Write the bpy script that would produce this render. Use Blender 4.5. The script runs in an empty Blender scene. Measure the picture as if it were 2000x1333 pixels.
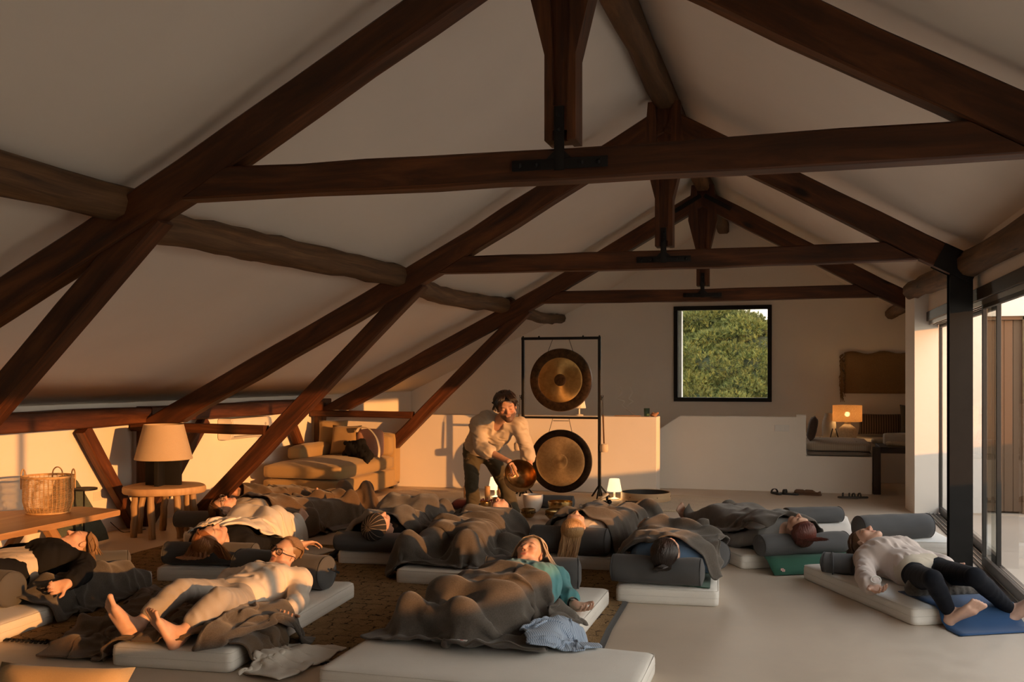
import bpy, bmesh, math, random
import numpy as np
from mathutils import Vector, Matrix
random.seed(4)
C = bpy.context.scene
COL = C.collection
PI = math.pi
# ---------------------------------------------------------------- camera
F_PX, CX, HY, CAM_H, YAW = 1944.0, 1000.0, 736.0, 1.5, math.radians(15.69)
SY, CY = math.sin(YAW), math.cos(YAW)
cam = bpy.data.cameras.new('camera')
camo = bpy.data.objects.new('camera', cam); COL.objects.link(camo)
camo.location = (0, 0, CAM_H)
camo.rotation_euler = (PI/2, 0, YAW)
cam.sensor_width = 36.0; cam.lens = 36.0*F_PX/2000.0
cam.shift_y = (HY-666.5)/2000.0
cam.clip_start = 0.05; cam.clip_end = 200
C.camera = camo
def P(px, py, z=0.0):
    """point at height z seen at a pixel of the 2000x1333 photograph"""
    d = F_PX*(CAM_H-z)/(py-HY); r = (px-CX)/F_PX*d
    return Vector((r*CY-d*SY, r*SY+d*CY, z))
def D(px, py, d):
    """point at depth d along the camera's axis"""
    r = (px-CX)/F_PX*d
    return Vector((r*CY-d*SY, r*SY+d*CY, CAM_H-(py-HY)/F_PX*d))
# ---------------------------------------------------------------- light
world = bpy.data.worlds.new('sky'); C.world = world; world.use_nodes = True
wn = world.node_tree; wn.nodes.clear()
wo = wn.nodes.new('ShaderNodeOutputWorld'); wb = wn.nodes.new('ShaderNodeBackground')
SUN_AZ, SUN_EL = math.atan(0.52), math.radians(5.9)      # sun shines towards -X, a little +Y, almost level
sun_dir = Vector((-math.cos(SUN_EL)*math.cos(SUN_AZ), math.cos(SUN_EL)*math.sin(SUN_AZ), -math.sin(SUN_EL)))
# clear evening sky: pale and slightly warm at the horizon, blue overhead, the same all round
tcw = wn.nodes.new('ShaderNodeTexCoord'); sx = wn.nodes.new('ShaderNodeSeparateXYZ'); cr = wn.nodes.new('ShaderNodeValToRGB')
wn.links.new(tcw.outputs['Generated'], sx.inputs[0]); wn.links.new(sx.outputs['Z'], cr.inputs[0])
for p_, c_ in ((0.0, (.93, .76, .62)), (.10, (.88, .77, .67)), (.35, (.68, .66, .66)), (1.0, (.34, .41, .54))):
    e_ = cr.color_ramp.elements[0] if p_ == 0 else (cr.color_ramp.elements[1] if p_ == 1.0 else cr.color_ramp.elements.new(p_)); e_.position = p_; e_.color = (*c_, 1)
wb.inputs['Strength'].default_value = 3.0
wn.links.new(cr.outputs[0], wb.inputs[0]); wn.links.new(wb.outputs[0], wo.inputs[0])
sl = bpy.data.lights.new('sun', 'SUN'); sl.energy = 3.5; sl.angle = math.radians(0.6); sl.color = (1.0, 0.385, 0.105)
so = bpy.data.objects.new('sun', sl); COL.objects.link(so)
so.rotation_euler = sun_dir.to_track_quat('-Z', 'Y').to_euler(); so.location = (20, -7, 5)
C.view_settings.view_transform = 'Standard'; C.view_settings.look = 'None'
C.view_settings.gamma = 1; C.view_settings.use_curve_mapping = False
C.view_settings.exposure = 0.80
C.cycles.max_bounces = 14; C.cycles.diffuse_bounces = 10; C.cycles.transparent_max_bounces = 12
# ---------------------------------------------------------------- object helpers
def obj(name, bm, mat=None, parent=None, smooth=None, origin=None):
    me = bpy.data.meshes.new(name)
    if isinstance(bm, bmesh.types.BMesh):
        bm.to_mesh(me); bm.free()
    else:
        v, f = bm[0], bm[1]
        me.from_pydata([tuple(map(float, p)) for p in v], [], [list(map(int, q)) for q in f]) if not isinstance(v, np.ndarray) else mesh_np(me, v, f)
    o = bpy.data.objects.new(name, me); COL.objects.link(o)
    if mat is not None:
        for m in (mat if isinstance(mat, (list, tuple)) else [mat]): me.materials.append(m)
    off = Vector((0, 0, 0))
    if parent is not None:
        o.parent = parent; off = wloc(parent)
    elif origin is not None:
        off = Vector(origin); o.location = off
    if off.length > 0: me.transform(Matrix.Translation(-off))
    if smooth is not None:
        if smooth >= 180: me.shade_smooth()
        else: me.set_sharp_from_angle(angle=math.radians(smooth)); me.polygons.foreach_set('use_smooth', [True]*len(me.polygons))
    return o
def mesh_np(me, v, f):
    f = np.asarray(f); n = f.shape[1]
    me.vertices.add(len(v)); me.vertices.foreach_set('co', np.asarray(v, np.float32).ravel())
    me.loops.add(f.size); me.loops.foreach_set('vertex_index', f.astype(np.int32).ravel())
    me.polygons.add(len(f)); me.polygons.foreach_set('loop_start', np.arange(0, f.size, n, dtype=np.int32))
    me.update(calc_edges=True); me.validate()
def wloc(o):
    p = Vector((0, 0, 0))
    while o is not None: p = p+Vector(o.location); o = o.parent
    return p
def tag(o, label=None, cat=None, group=None, kind=None):
    if label: o['label'] = label
    if cat: o['category'] = cat
    if group: o['group'] = group
    if kind: o['kind'] = kind
    return o
def thing(name, label, cat, loc=(0, 0, 0), group=None):
    o = bpy.data.objects.new(name, None); COL.objects.link(o); o.location = loc; o.empty_display_size = .1
    return tag(o, label, cat, group)
def struct(name, bm, mat, parent=None, smooth=None):
    o = obj(name, bm, mat, parent, smooth); o['kind'] = 'structure'; return o
def dup(root, loc, rotz=None, label=None, group=None):
    r = root.copy(); COL.objects.link(r); r.location = loc
    if rotz is not None: r.rotation_euler = (0, 0, rotz)
    if label: r['label'] = label
    if group: r['group'] = group
    for ch in list(root.children):
        c = ch.copy(); COL.objects.link(c); c.parent = r
        for g in ch.children:
            d = g.copy(); COL.objects.link(d); d.parent = c
    return r
# ---------------------------------------------------------------- mesh helpers
def NB(): return bmesh.new()
def uvl(bm): return bm.loops.layers.uv.verify()
def add_box(bm, lo, hi, M=None, bev=0.0):
    lo, hi = Vector(lo), Vector(hi); c = (lo+hi)/2; s = hi-lo
    r = bmesh.ops.create_cube(bm, size=1.0)
    vs = r['verts']
    for v in vs: v.co = Vector((v.co.x*s.x, v.co.y*s.y, v.co.z*s.z))+c
    if bev > 0:
        es = list({e for v in vs for e in v.link_edges})
        rb = bmesh.ops.bevel(bm, geom=es, offset=bev, segments=2, affect='EDGES', profile=.5)
        vs = list({v for f in rb['faces'] for v in f.verts} | {v for v in vs if v.is_valid})
    if M is not None: bmesh.ops.transform(bm, matrix=M, verts=vs)
    return vs
def frame(t, up=None):
    t = Vector(t).normalized(); up = Vector(up) if up is not None else Vector((0, 0, 1))
    if abs(t.dot(up.normalized())) > .98: up = Vector((0, 1, 0)) if abs(t.y) < .9 else Vector((1, 0, 0))
    a = t.cross(up).normalized(); b = a.cross(t).normalized()
    return a, b          # side, up
def add_tube(bm, pts, rad, n=8, caps=True, closed=False, flat=1.0):
    pts = [Vector(p) for p in pts]; m = len(pts)
    rad = rad if isinstance(rad, (list, tuple)) else [rad]*m
    uv = uvl(bm); rings = []; L = 0.0; up = None; Ls = []
    for i, p in enumerate(pts):
        t = (pts[(i+1) % m]-pts[i-1]) if closed else (pts[min(i+1, m-1)]-pts[max(i-1, 0)])
        a, b = frame(t, up); up = b
        if i: L += (p-pts[i-1]).length
        Ls.append(L)
        rings.append([bm.verts.new(p+(a*math.cos(2*PI*k/n)+b*math.sin(2*PI*k/n)*flat)*rad[i]) for k in range(n)])
    for i in range(m if closed else m-1):
        A, B = rings[i], rings[(i+1) % m]
        for k in range(n):
            f = bm.faces.new((A[k], A[(k+1) % n], B[(k+1) % n], B[k])); f.smooth = True
            l1 = Ls[i+1] if i+1 < m else L
            for lp, c in zip(f.loops, ((Ls[i], k/n), (Ls[i], (k+1)/n), (l1, (k+1)/n), (l1, k/n))): lp[uv].uv = c
    if caps and not closed:
        bm.faces.new(rings[0][::-1]); bm.faces.new(rings[-1])
    return rings
def add_beam(bm, pts, w, h, up=(0, 0, 1), jit=0.0, seg=0.35, bev=0.012, seed=0, ends=True):
    """timber of rectangular section w (side) x h (up) along a polyline, hand-hewn edges, u along the grain"""
    rnd = random.Random(seed); pts = [Vector(p) for p in pts]; uv = uvl(bm); path = []
    for i in range(len(pts)-1):
        n = max(1, int((pts[i+1]-pts[i]).length/seg))
        path += [pts[i].lerp(pts[i+1], k/n) for k in range(n)]
    path.append(pts[-1]); m = len(path); rings = []; L = rnd.random()*7; Ls = []
    for i, p in enumerate(path):
        t = path[min(i+1, m-1)]-path[max(i-1, 0)]
        a, b = frame(t, up)
        if i: L += (p-path[i-1]).length
        Ls.append(L)
        W = (w[0]+(w[1]-w[0])*i/(m-1) if isinstance(w, tuple) else w)/2; H = (h[0]+(h[1]-h[0])*i/(m-1) if isinstance(h, tuple) else h)/2
        W *= 1+jit*rnd.uniform(-1, 1); H *= 1+jit*rnd.uniform(-1, 1)
        q = p+a*rnd.uniform(-1, 1)*jit*W*.5+b*rnd.uniform(-1, 1)*jit*H*.5
        e = bev*(1+rnd.uniform(-.4, .4)*(jit > 0))
        prof = [(-W+e, -H), (W-e, -H), (W, -H+e), (W, H-e), (W-e, H), (-W+e, H), (-W, H-e), (-W, -H+e)]
        rings.append([bm.verts.new(q+a*x+b*y) for x, y in prof])
    n = 8; off = rnd.random()*5
    for i in range(m-1):
        A, B = rings[i], rings[i+1]
        for k in range(n):
            f = bm.faces.new((A[k], A[(k+1) % n], B[(k+1) % n], B[k]))
            v0, v1 = off+k*.09, off+(k+1)*.09
            for lp, c in zip(f.loops, ((Ls[i], v0), (Ls[i], v1), (Ls[i+1], v1), (Ls[i+1], v0))): lp[uv].uv = c
    if ends:
        bm.faces.new(rings[0][::-1]); bm.faces.new(rings[-1])
    return rings
def add_prism(bm, poly, y0, y1, axis='y', bev=0.0):
    """extrude a polygon given in (x,z) along y (axis y), (x,y) along z, or (y,z) along x"""
    def mk(a, b, t): return Vector((a, t, b)) if axis == 'y' else (Vector((a, b, t)) if axis == 'z' else Vector((t, a, b)))
    uv = uvl(bm)
    A = [bm.verts.new(mk(a, b, y0)) for a, b in poly]; B = [bm.verts.new(mk(a, b, y1)) for a, b in poly]
    n = len(poly); fs = [bm.faces.new(A), bm.faces.new(B[::-1])]
    for i in range(n): fs.append(bm.faces.new((A[(i+1) % n], A[i], B[i], B[(i+1) % n])))
    xs = [p[0] for p in poly]; zs = [p[1] for p in poly]; tall = max(zs)-min(zs) > max(xs)-min(xs)
    for f in fs:
        for lp in f.loops:
            c = lp.vert.co; q = {'y': (c.x, c.z, c.y), 'z': (c.x, c.y, c.z), 'x': (c.y, c.z, c.x)}[axis]
            lp[uv].uv = (q[1], q[0]+q[2]) if tall else (q[0], q[1]+q[2])
    bmesh.ops.recalc_face_normals(bm, faces=fs)
    if bev > 0:
        es = list({e for f in fs for e in f.edges}); bmesh.ops.bevel(bm, geom=es, offset=bev, segments=2, affect='EDGES')
    return fs
def add_lathe(bm, prof, n=32, M=None, caps=False):
    """prof: (radius, z) pairs"""
    rings = []; uv = uvl(bm)
    for r, z in prof:
        if r < 1e-6: rings.append([bm.verts.new((0, 0, z))])
        else: rings.append([bm.verts.new((r*math.cos(2*PI*k/n), r*math.sin(2*PI*k/n), z)) for k in range(n)])
    for i in range(len(rings)-1):
        A, B = rings[i], rings[i+1]
        for k in range(n):
            k1 = (k+1) % n
            if len(A) == 1 and len(B) == 1: continue
            if len(A) == 1: f = bm.faces.new((A[0], B[k1], B[k]))
            elif len(B) == 1: f = bm.faces.new((A[k], A[k1], B[0]))
            else: f = bm.faces.new((A[k], A[k1], B[k1], B[k]))
            f.smooth = True
            for lp in f.loops: lp[uv].uv = (math.atan2(lp.vert.co.y, lp.vert.co.x)/(2*PI), lp.vert.co.z)
    if caps:
        if len(rings[0]) > 1: bm.faces.new(rings[0][::-1])
        if len(rings[-1]) > 1: bm.faces.new(rings[-1])
    vs = [v for r in rings for v in r]
    if M is not None: bmesh.ops.transform(bm, matrix=M, verts=vs)
    return vs
def add_sphere(bm, c, r, u=16, v=10, sc=(1, 1, 1), M=None):
    vs = bmesh.ops.create_uvsphere(bm, u_segments=u, v_segments=v, radius=r)['verts']
    for q in vs:
        q.co = Vector((q.co.x*sc[0], q.co.y*sc[1], q.co.z*sc[2]))
    if M is not None: bmesh.ops.transform(bm, matrix=M, verts=vs)
    for q in vs: q.co += Vector(c)
    for f in {f for q in vs for f in q.link_faces}: f.smooth = True
    return vs
def MAT(x, y, z, o=(0, 0, 0)):
    m = Matrix.Identity(4)
    for i, a in enumerate((Vector(x), Vector(y), Vector(z))):
        for j in range(3): m[j][i] = a[j]
    for j in range(3): m[j][3] = o[j]
    return m
def ROT(o, az): return Matrix.Translation(Vector(o)) @ Matrix.Rotation(az, 4, 'Z')
def bez(pts, n=12):
    """Catmull-Rom through points"""
    pts = [Vector(p) for p in pts]; out = []
    for i in range(len(pts)-1):
        p0, p1, p2, p3 = pts[max(i-1, 0)], pts[i], pts[i+1], pts[min(i+2, len(pts)-1)]
        for k in range(n):
            t = k/n
            out.append(.5*((2*p1)+(p2-p0)*t+(2*p0-5*p1+4*p2-p3)*t*t+(3*p1-p0-3*p2+p3)*t**3))
    return out+[pts[-1]]
# ---------------------------------------------------------------- materials
def new_mat(name):
    m = bpy.data.materials.new(name); m.use_nodes = True; nt = m.node_tree
    return m, nt, nt.nodes['Principled BSDF']
def lnk(nt, a, b): nt.links.new(a, b)
def coords(nt, kind='Object', scale=(1, 1, 1), rot=(0, 0, 0)):
    tc = nt.nodes.new('ShaderNodeTexCoord'); mp = nt.nodes.new('ShaderNodeMapping')
    mp.inputs['Scale'].default_value = scale; mp.inputs['Rotation'].default_value = rot
    lnk(nt, tc.outputs[kind], mp.inputs[0]); return mp.outputs[0]
def noise(nt, vec, scale, detail=4, rough=.55, dist=0.0):
    n = nt.nodes.new('ShaderNodeTexNoise'); n.inputs['Scale'].default_value = scale
    n.inputs['Detail'].default_value = detail; n.inputs['Roughness'].default_value = rough; n.inputs['Distortion'].default_value = dist
    lnk(nt, vec, n.inputs['Vector']); return n.outputs['Fac']
def ramp(nt, fac, stops):
    r = nt.nodes.new('ShaderNodeValToRGB'); e = r.color_ramp.elements
    while len(e) < len(stops): e.new(0.5)
    for i, (p, c) in enumerate(stops): e[i].position = p; e[i].color = (*c, 1)
    lnk(nt, fac, r.inputs[0]); return r.outputs[0]
def mixc(nt, fac, a, b, mode='MIX'):
    m = nt.nodes.new('ShaderNodeMix'); m.data_type = 'RGBA'; m.blend_type = mode
    for s, v in ((m.inputs[0], fac), (m.inputs[6], a), (m.inputs[7], b)):
        if isinstance(v, (int, float)): s.default_value = v
        elif isinstance(v, tuple): s.default_value = (*v, 1) if len(v) == 3 else v
        else: lnk(nt, v, s)
    return m.outputs[2]
def bump(nt, bs, h, strength=.3, dist=.01):
    b = nt.nodes.new('ShaderNodeBump'); b.inputs['Strength'].default_value = strength; b.inputs['Distance'].default_value = dist
    lnk(nt, h, b.inputs['Height']); lnk(nt, b.outputs[0], bs.inputs['Normal'])
def setp(bs, rough=.6, metal=0.0, spec=None, sheen=0.0):
    bs.inputs['Roughness'].default_value = rough; bs.inputs['Metallic'].default_value = metal
    if spec is not None: bs.inputs['Specular IOR Level'].default_value = spec
    if sheen: bs.inputs['Sheen Weight'].default_value = sheen
def m_plain(name, col, rough=.6, metal=0.0, var=.08, scale=8, spec=None, bmp=0.0, bscale=60, sheen=0.0):
    m, nt, bs = new_mat(name); v = coords(nt)
    n = noise(nt, v, scale, 5)
    c = ramp(nt, n, [(.3, tuple(x*(1-var) for x in col)), (.7, tuple(min(1, x*(1+var)) for x in col))])
    lnk(nt, c, bs.inputs['Base Color']); setp(bs, rough, metal, spec, sheen)
    if bmp: bump(nt, bs, noise(nt, v, bscale, 3), bmp, .004)
    return m
def m_fabric(name, col, var=.18, weave=350, rough=.9, spot=14, sheen=.15, bmp=.35, stripe=None):
    m, nt, bs = new_mat(name); v = coords(nt)
    big = noise(nt, v, spot*.25, 3); fine = noise(nt, v, weave, 2, .7)
    c1 = ramp(nt, fine, [(.3, tuple(x*(1-var) for x in col)), (.7, tuple(min(1, x*(1+var)) for x in col))])
    c = mixc(nt, .35, c1, ramp(nt, big, [(.3, tuple(x*.82 for x in col)), (.7, tuple(min(1, x*1.12) for x in col))]))
    if stripe is not None:
        w = nt.nodes.new('ShaderNodeTexWave'); w.inputs['Scale'].default_value = stripe[0]; w.bands_direction = stripe[2]
        w.inputs['Distortion'].default_value = .3
        tc = nt.nodes.new('ShaderNodeTexCoord'); lnk(nt, tc.outputs[stripe[3] if len(stripe) > 3 else 'Object'], w.inputs['Vector'])
        c = mixc(nt, ramp(nt, w.outputs['Fac'], [(stripe[4] if len(stripe) > 4 else .55, (0, 0, 0)), ((stripe[4] if len(stripe) > 4 else .55)+.15, (1, 1, 1))]), c, stripe[1])
    lnk(nt, c, bs.inputs['Base Color']); setp(bs, rough, 0, .2, sheen)
    bump(nt, bs, fine, bmp, .002); return m
def m_wood(name, dark, mid, light, rough=.6, su=1.6, sv=22, knots=True, spec=.35):
    m, nt, bs = new_mat(name)
    v = coords(nt, 'UV', (su, sv, 1)); v2 = coords(nt, 'UV', (su*.35, 3.0, 1))
    n = noise(nt, v, 1.0, 8, .62, .6); big = noise(nt, v2, 1.0, 3, .5, .3)
    c = ramp(nt, n, [(.28, dark), (.5, mid), (.72, light)])
    c = mixc(nt, ramp(nt, big, [(.35, (0, 0, 0)), (.7, (1, 1, 1))]), c, mixc(nt, .55, c, dark))
    if knots:
        vo = nt.nodes.new('ShaderNodeTexVoronoi'); vo.inputs['Scale'].default_value = 1.0
        lnk(nt, coords(nt, 'UV', (1.1, 5, 1)), vo.inputs['Vector'])
        c = mixc(nt, ramp(nt, vo.outputs['Distance'], [(.05, (1, 1, 1)), (.11, (0, 0, 0))]), c, tuple(x*.35 for x in dark))
    lnk(nt, c, bs.inputs['Base Color']); setp(bs, rough, 0, spec)
    bump(nt, bs, n, .35, .006); return m
M = {}
M['plaster'] = m_plain('plaster', (.80, .75, .68), .85, var=.03, scale=1.3, bmp=.12, bscale=9)
M['ceiling'] = m_plain('ceiling plaster', (.77, .70, .625), .9, var=.035, scale=.9, bmp=.1, bscale=5)
M['beam'] = m_wood('old beam wood', (.022, .008, .004), (.085, .027, .009), (.17, .058, .019), .55)
M['log'] = m_wood('rough purlin wood', (.04, .02, .01), (.13, .065, .028), (.23, .125, .055), .75, 1.2, 12)
M['oak'] = m_wood('oiled oak', (.33, .17, .07), (.47, .26, .115), (.58, .35, .17), .45, 1.5, 26, knots=False)
M['pale_oak'] = m_wood('pale oak', (.40, .24, .12), (.56, .36, .19), (.66, .45, .26), .55, 1.5, 22, knots=False)
M['trunk'] = m_wood('bare branch wood', (.18, .10, .05), (.40, .26, .14), (.54, .38, .22), .7, 2.0, 9)
M['black'] = m_plain('black steel', (.009, .0085, .008), .55, 0, var=.2, spec=.25)
M['iron'] = m_plain('black iron', (.009, .0085, .0085), .6, 0, var=.3, spec=.25)
M['bronze'] = m_plain('dark aluminium', (.022, .018, .015), .45, 0, var=.1)
M['alu'] = m_plain('brushed aluminium', (.35, .32, .29), .35, .9, var=.05)
def m_floor():
    m, nt, bs = new_mat('microcement floor'); v = coords(nt)
    a = noise(nt, v, .8, 6, .6, .4); b = noise(nt, v, 7, 5, .65); s = noise(nt, coords(nt, 'Object', (1.2, .25, 1), (0, 0, .5)), 3, 6, .7, 1.2)
    c = ramp(nt, a, [(.3, (.50, .415, .33)), (.55, (.57, .475, .38)), (.75, (.62, .525, .425))])
    c = mixc(nt, .3, c, ramp(nt, b, [(.3, (.46, .38, .30)), (.7, (.65, .55, .445))]))
    c = mixc(nt, ramp(nt, s, [(.66, (0, 0, 0)), (.74, (.28, .28, .28))]), c, (.70, .63, .54))
    lnk(nt, c, bs.inputs['Base Color']); setp(bs, .42, 0, .35)
    lnk(nt, ramp(nt, b, [(.3, (.34, .34, .34)), (.7, (.5, .5, .5))]), bs.inputs['Roughness'])
    bump(nt, bs, b, .05, .004); return m
M['floor'] = m_floor()
def m_glass(name, tint=(.93, .96, .94), ior=1.5):
    m = bpy.data.materials.new(name); m.use_nodes = True; nt = m.node_tree; nt.nodes.clear()
    o = nt.nodes.new('ShaderNodeOutputMaterial'); t = nt.nodes.new('ShaderNodeBsdfTransparent'); g = nt.nodes.new('ShaderNodeBsdfGlossy')
    t.inputs[0].default_value = (*tint, 1); g.inputs['Roughness'].default_value = 0.0
    fr = nt.nodes.new('ShaderNodeFresnel'); fr.inputs[0].default_value = ior; mx = nt.nodes.new('ShaderNodeMixShader')
    ge = nt.nodes.new('ShaderNodeNewGeometry'); mu = nt.nodes.new('ShaderNodeMath'); mu.operation = 'MULTIPLY'
    iv = nt.nodes.new('ShaderNodeMath'); iv.operation = 'SUBTRACT'; iv.inputs[0].default_value = 1.0; lnk(nt, ge.outputs['Backfacing'], iv.inputs[1])
    lnk(nt, fr.outputs[0], mu.inputs[0]); lnk(nt, iv.outputs[0], mu.inputs[1])
    lnk(nt, mu.outputs[0], mx.inputs[0]); lnk(nt, t.outputs[0], mx.inputs[1]); lnk(nt, g.outputs[0], mx.inputs[2]); lnk(nt, mx.outputs[0], o.inputs[0])
    return m
M['glass'] = m_glass('window glass')
def m_emit(name, col, st, rough=.5):
    m, nt, bs = new_mat(name); bs.inputs['Base Color'].default_value = (*col, 1); setp(bs, rough)
    bs.inputs['Emission Color'].default_value = (*col, 1); bs.inputs['Emission Strength'].default_value = st; return m
# ================================================================ ROOM SHELL
XL, XR, YG, YB = -6.37, 1.43, 16.2, -2.2          # left wall, glass wall, gable, wall behind the camera
RX, RZ = -1.05, 4.02                              # roof ridge
CEIL = [(-6.42, 1.22), (-3.2, 2.74), (RX, RZ), (1.1, 2.74), (4.32, 1.22)]
bm = NB(); add_box(bm, (-6.7, YB-.2, -.2), (1.6, 16.5, 0.0)); struct('floor', bm, M['floor'])
bm = NB(); add_box(bm, (1.6, -6, -.25), (4.15, 11.9, -.02)); struct('floor_terrace', bm, M['floor'])
bm = NB(); add_box(bm, (1.6, 11.9, -.2), (4.4, 16.5, 0.0)); struct('floor_alcove', bm, M['floor'])
# sloped ceiling: two folded slabs with slight sag between the trusses, 16 cm thick
def ceil_side(name, prof):
    bm = NB(); ys = [YB-.2]+[YB+.4*k for k in range(0, 47)]+[16.45]
    def pt(x, z, y): return (x, y, z)
    lo = []; hi = []
    for y in ys:
        row = []
        for i in range(len(prof)-1):
            for k in range(5 if i < len(prof)-1 else 1):
                t = k/5; x = prof[i][0]+(prof[i+1][0]-prof[i][0])*t; z = prof[i][1]+(prof[i+1][1]-prof[i][1])*t
                row.append((x, z))
        row.append(prof[-1])
        d = min(abs(y-t) for t in (0.6, 4.65, 8.6, 12.45))
        hump = .035*math.exp(-(d/.28)**2)
        lo.append([bm.verts.new((x, y, z-(hump if 0 < j < len(row)-1 else 0))) for j, (x, z) in enumerate(row)])
        hi.append([bm.verts.new((x, y, z+.2)) for x, z in row])
    for i in range(len(ys)-1):
        for j in range(len(lo[0])-1):
            bm.faces.new((lo[i][j], lo[i][j+1], lo[i+1][j+1], lo[i+1][j])).smooth = True
            bm.faces.new((hi[i][j+1], hi[i][j], hi[i+1][j], hi[i+1][j+1]))
    for i in range(len(ys)-1):
        for j in (0, len(lo[0])-1): bm.faces.new((lo[i][j], lo[i+1][j], hi[i+1][j], hi[i][j]))
    for i in (0, len(ys)-1):
        for j in range(len(lo[0])-1): bm.faces.new((lo[i][j], hi[i][j], hi[i][j+1], lo[i][j+1]))
    bmesh.ops.recalc_face_normals(bm, faces=bm.faces)
    struct(name, bm, M['ceiling'])
ceil_side('ceiling', CEIL[:3]); ceil_side('ceiling_right', CEIL[2:4]+[(1.62, 2.495)])
bm = NB(); add_prism(bm, [(1.62, 2.495), (1.62, 2.695), (4.32, 1.42), (4.32, 1.22)], 12.16, 16.45); struct('ceiling_alcove', bm, M['ceiling'])
bm = NB(); add_box(bm, (-6.7, YB-.2, 0), (XL, 16.45, 1.26)); struct('wall_left', bm, M['plaster'])
# gable with window opening (walls are solid pieces round it)
W0, W1, WZ0, WZ1 = -1.83, -.30, 1.10, 2.63
bm = NB()
g = [(-6.7, 0), (-6.7, 1.3), (-3.2, 2.84), (RX, 4.12), (1.1, 2.84), (4.4, 1.3), (4.4, 0)]
add_prism(bm, [(-6.7, 0), (-6.7, 1.3), (-3.2, 2.9), (W0, 3.75), (W0, 0)], YG, YG+.25)
add_prism(bm, [(W1, 0), (W1, 3.75), (1.1, 2.9), (4.4, 1.35), (4.4, 0)], YG, YG+.25)
add_prism(bm, [(W0, 0), (W0, WZ0), (W1, WZ0), (W1, 0)], YG, YG+.25)
add_prism(bm, [(W0, WZ1), (W0, 3.75), (RX, 4.2), (W1, 3.75), (W1, WZ1)], YG, YG+.25)
struct('wall_gable', bm, M['plaster'])
bm = NB(); add_prism(bm, [(-6.7, 0), (-6.7, 1.4), (-3.2, 2.9), (RX, 4.2), (1.1, 2.9), (1.7, 2.6), (1.7, 0)], YB-.2, YB); struct('wall_back', bm, M['plaster'])
# window_1 in the gable
bm = NB(); t = .065
for lo, hi in (((W0, WZ0), (W1, WZ0+t)), ((W0, WZ1-t), (W1, WZ1)), ((W0, WZ0+t), (W0+t, WZ1-t)), ((W1-t, WZ0+t), (W1, WZ1-t))):
    add_box(bm, (lo[0], YG-.05, lo[1]), (hi[0], YG+.06, hi[1]), bev=.004)
win = struct('window_1', bm, M['black'])
bm = NB(); add_box(bm, (W0+t, YG+.0, WZ0+t), (W1-t, YG+.008, WZ1-t)); struct('pane', bm, M['glass'], win)
bm = NB(); add_box(bm, (W0+t, YG+.06, WZ0+t), (W0+t+.05, YG+.25, WZ1-t)); struct('reveal', bm, m_plain('white reveal', (.85, .84, .82), .7), win)
# right wall over the doors, pier, walls further on
bm = NB(); add_box(bm, (XR, YB-.2, 2.20), (1.62, 11.62, 2.62)); struct('wall_right', bm, M['plaster'])
bm = NB(); add_box(bm, (XR, YB-.2, 0), (1.62, .9, 2.2)); struct('wall_right_near', bm, M['plaster'])
bm = NB(); add_prism(bm, [(1.29, 11.62), (1.53, 11.62), (1.53, 11.69), (1.66, 11.69), (1.66, 12.15), (1.25, 12.15)], 0, 2.56, 'z'); struct('wall_pier', bm, M['plaster'])
# outside wall with a timber door, in line with the pier
bm = NB()
add_box(bm, (1.66, 11.9, 0), (2.02, 12.15, 3.0)); add_box(bm, (2.36+.1, 11.9, 0), (4.9, 12.15, 3.0)); add_box(bm, (2.02, 11.9, 2.16), (2.46, 12.15, 3.0))
struct('wall_terrace', bm, m_plain('white render', (.80, .78, .74), .9, var=.03, bmp=.15, bscale=40))
dr = bm = NB()
for k in range(4): add_box(bm, (2.06+k*.092, 11.97, .02), (2.06+k*.092+.089, 12.02, 2.12), bev=.004)
for x in (2.02, 2.42): add_box(bm, (x, 11.93, 0), (x+.04, 12.05, 2.16), bev=.003)
add_box(bm, (2.02, 11.93, 2.12), (2.46, 12.05, 2.16), bev=.003)
struct('door_1', bm, m_wood('weathered door wood', (.10, .06, .035), (.2, .125, .075), (.3, .2, .125), .7))
bm = NB(); add_box(bm, (4.0, -6, -.25), (4.15, 11.9, .96)); struct('wall_parapet', bm, bpy.data.materials['white render'])
bm = NB(); add_box(bm, (4.4, 11.9, -.1), (4.5, 16.5, 1.6)); struct('wall_alcove', bm, M['plaster'])
# sliding glass doors: door_2..: head and floor tracks are trims, each leaf a door with a pane
bm = NB(); add_box(bm, (1.41, .9, 2.10), (1.60, 11.66, 2.20), bev=.004); struct('trim_1', bm, M['bronze'])
bm = NB()
for x in (1.435, 1.475, 1.515): add_box(bm, (x, .9, 2.06), (x+.01, 11.62, 2.10))
struct('trim_2', bm, M['alu'])
bm = NB(); add_box(bm, (1.41, .9, -.02), (1.60, 11.62, .012), bev=.003); struct('trim_3', bm, M['bronze'])
bm = NB()
for x in (1.435, 1.475, 1.515, 1.555): add_box(bm, (x, .9, .012), (x+.008, 11.62, .022))
struct('trim_4', bm, M['alu'])
def leaf(n, y0, y1, x, w=.045):
    bm = NB()
    add_box(bm, (x, y0, .02), (x+.035, y0+w, 2.09), bev=.003); add_box(bm, (x, y1-w, .02), (x+.035, y1, 2.09), bev=.003)
    add_box(bm, (x, y0+w, .02), (x+.035, y1-w, .09), bev=.003); add_box(bm, (x, y0+w, 2.03), (x+.035, y1-w, 2.09), bev=.003)
    d = struct('door_%d' % n, bm, M['bronze'])
    bm = NB(); add_box(bm, (x+.014, y0+w, .09), (x+.020, y1-w, 2.03)); struct('pane', bm, M['glass'], d)
leaf(2, 8.50, 11.67, 1.54, .03); leaf(3, 6.98, 8.54, 1.44); leaf(4, 5.0, 7.02, 1.48); leaf(5, 2.99, 5.04, 1.44); leaf(6, .92, 3.03, 1.48)
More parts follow.
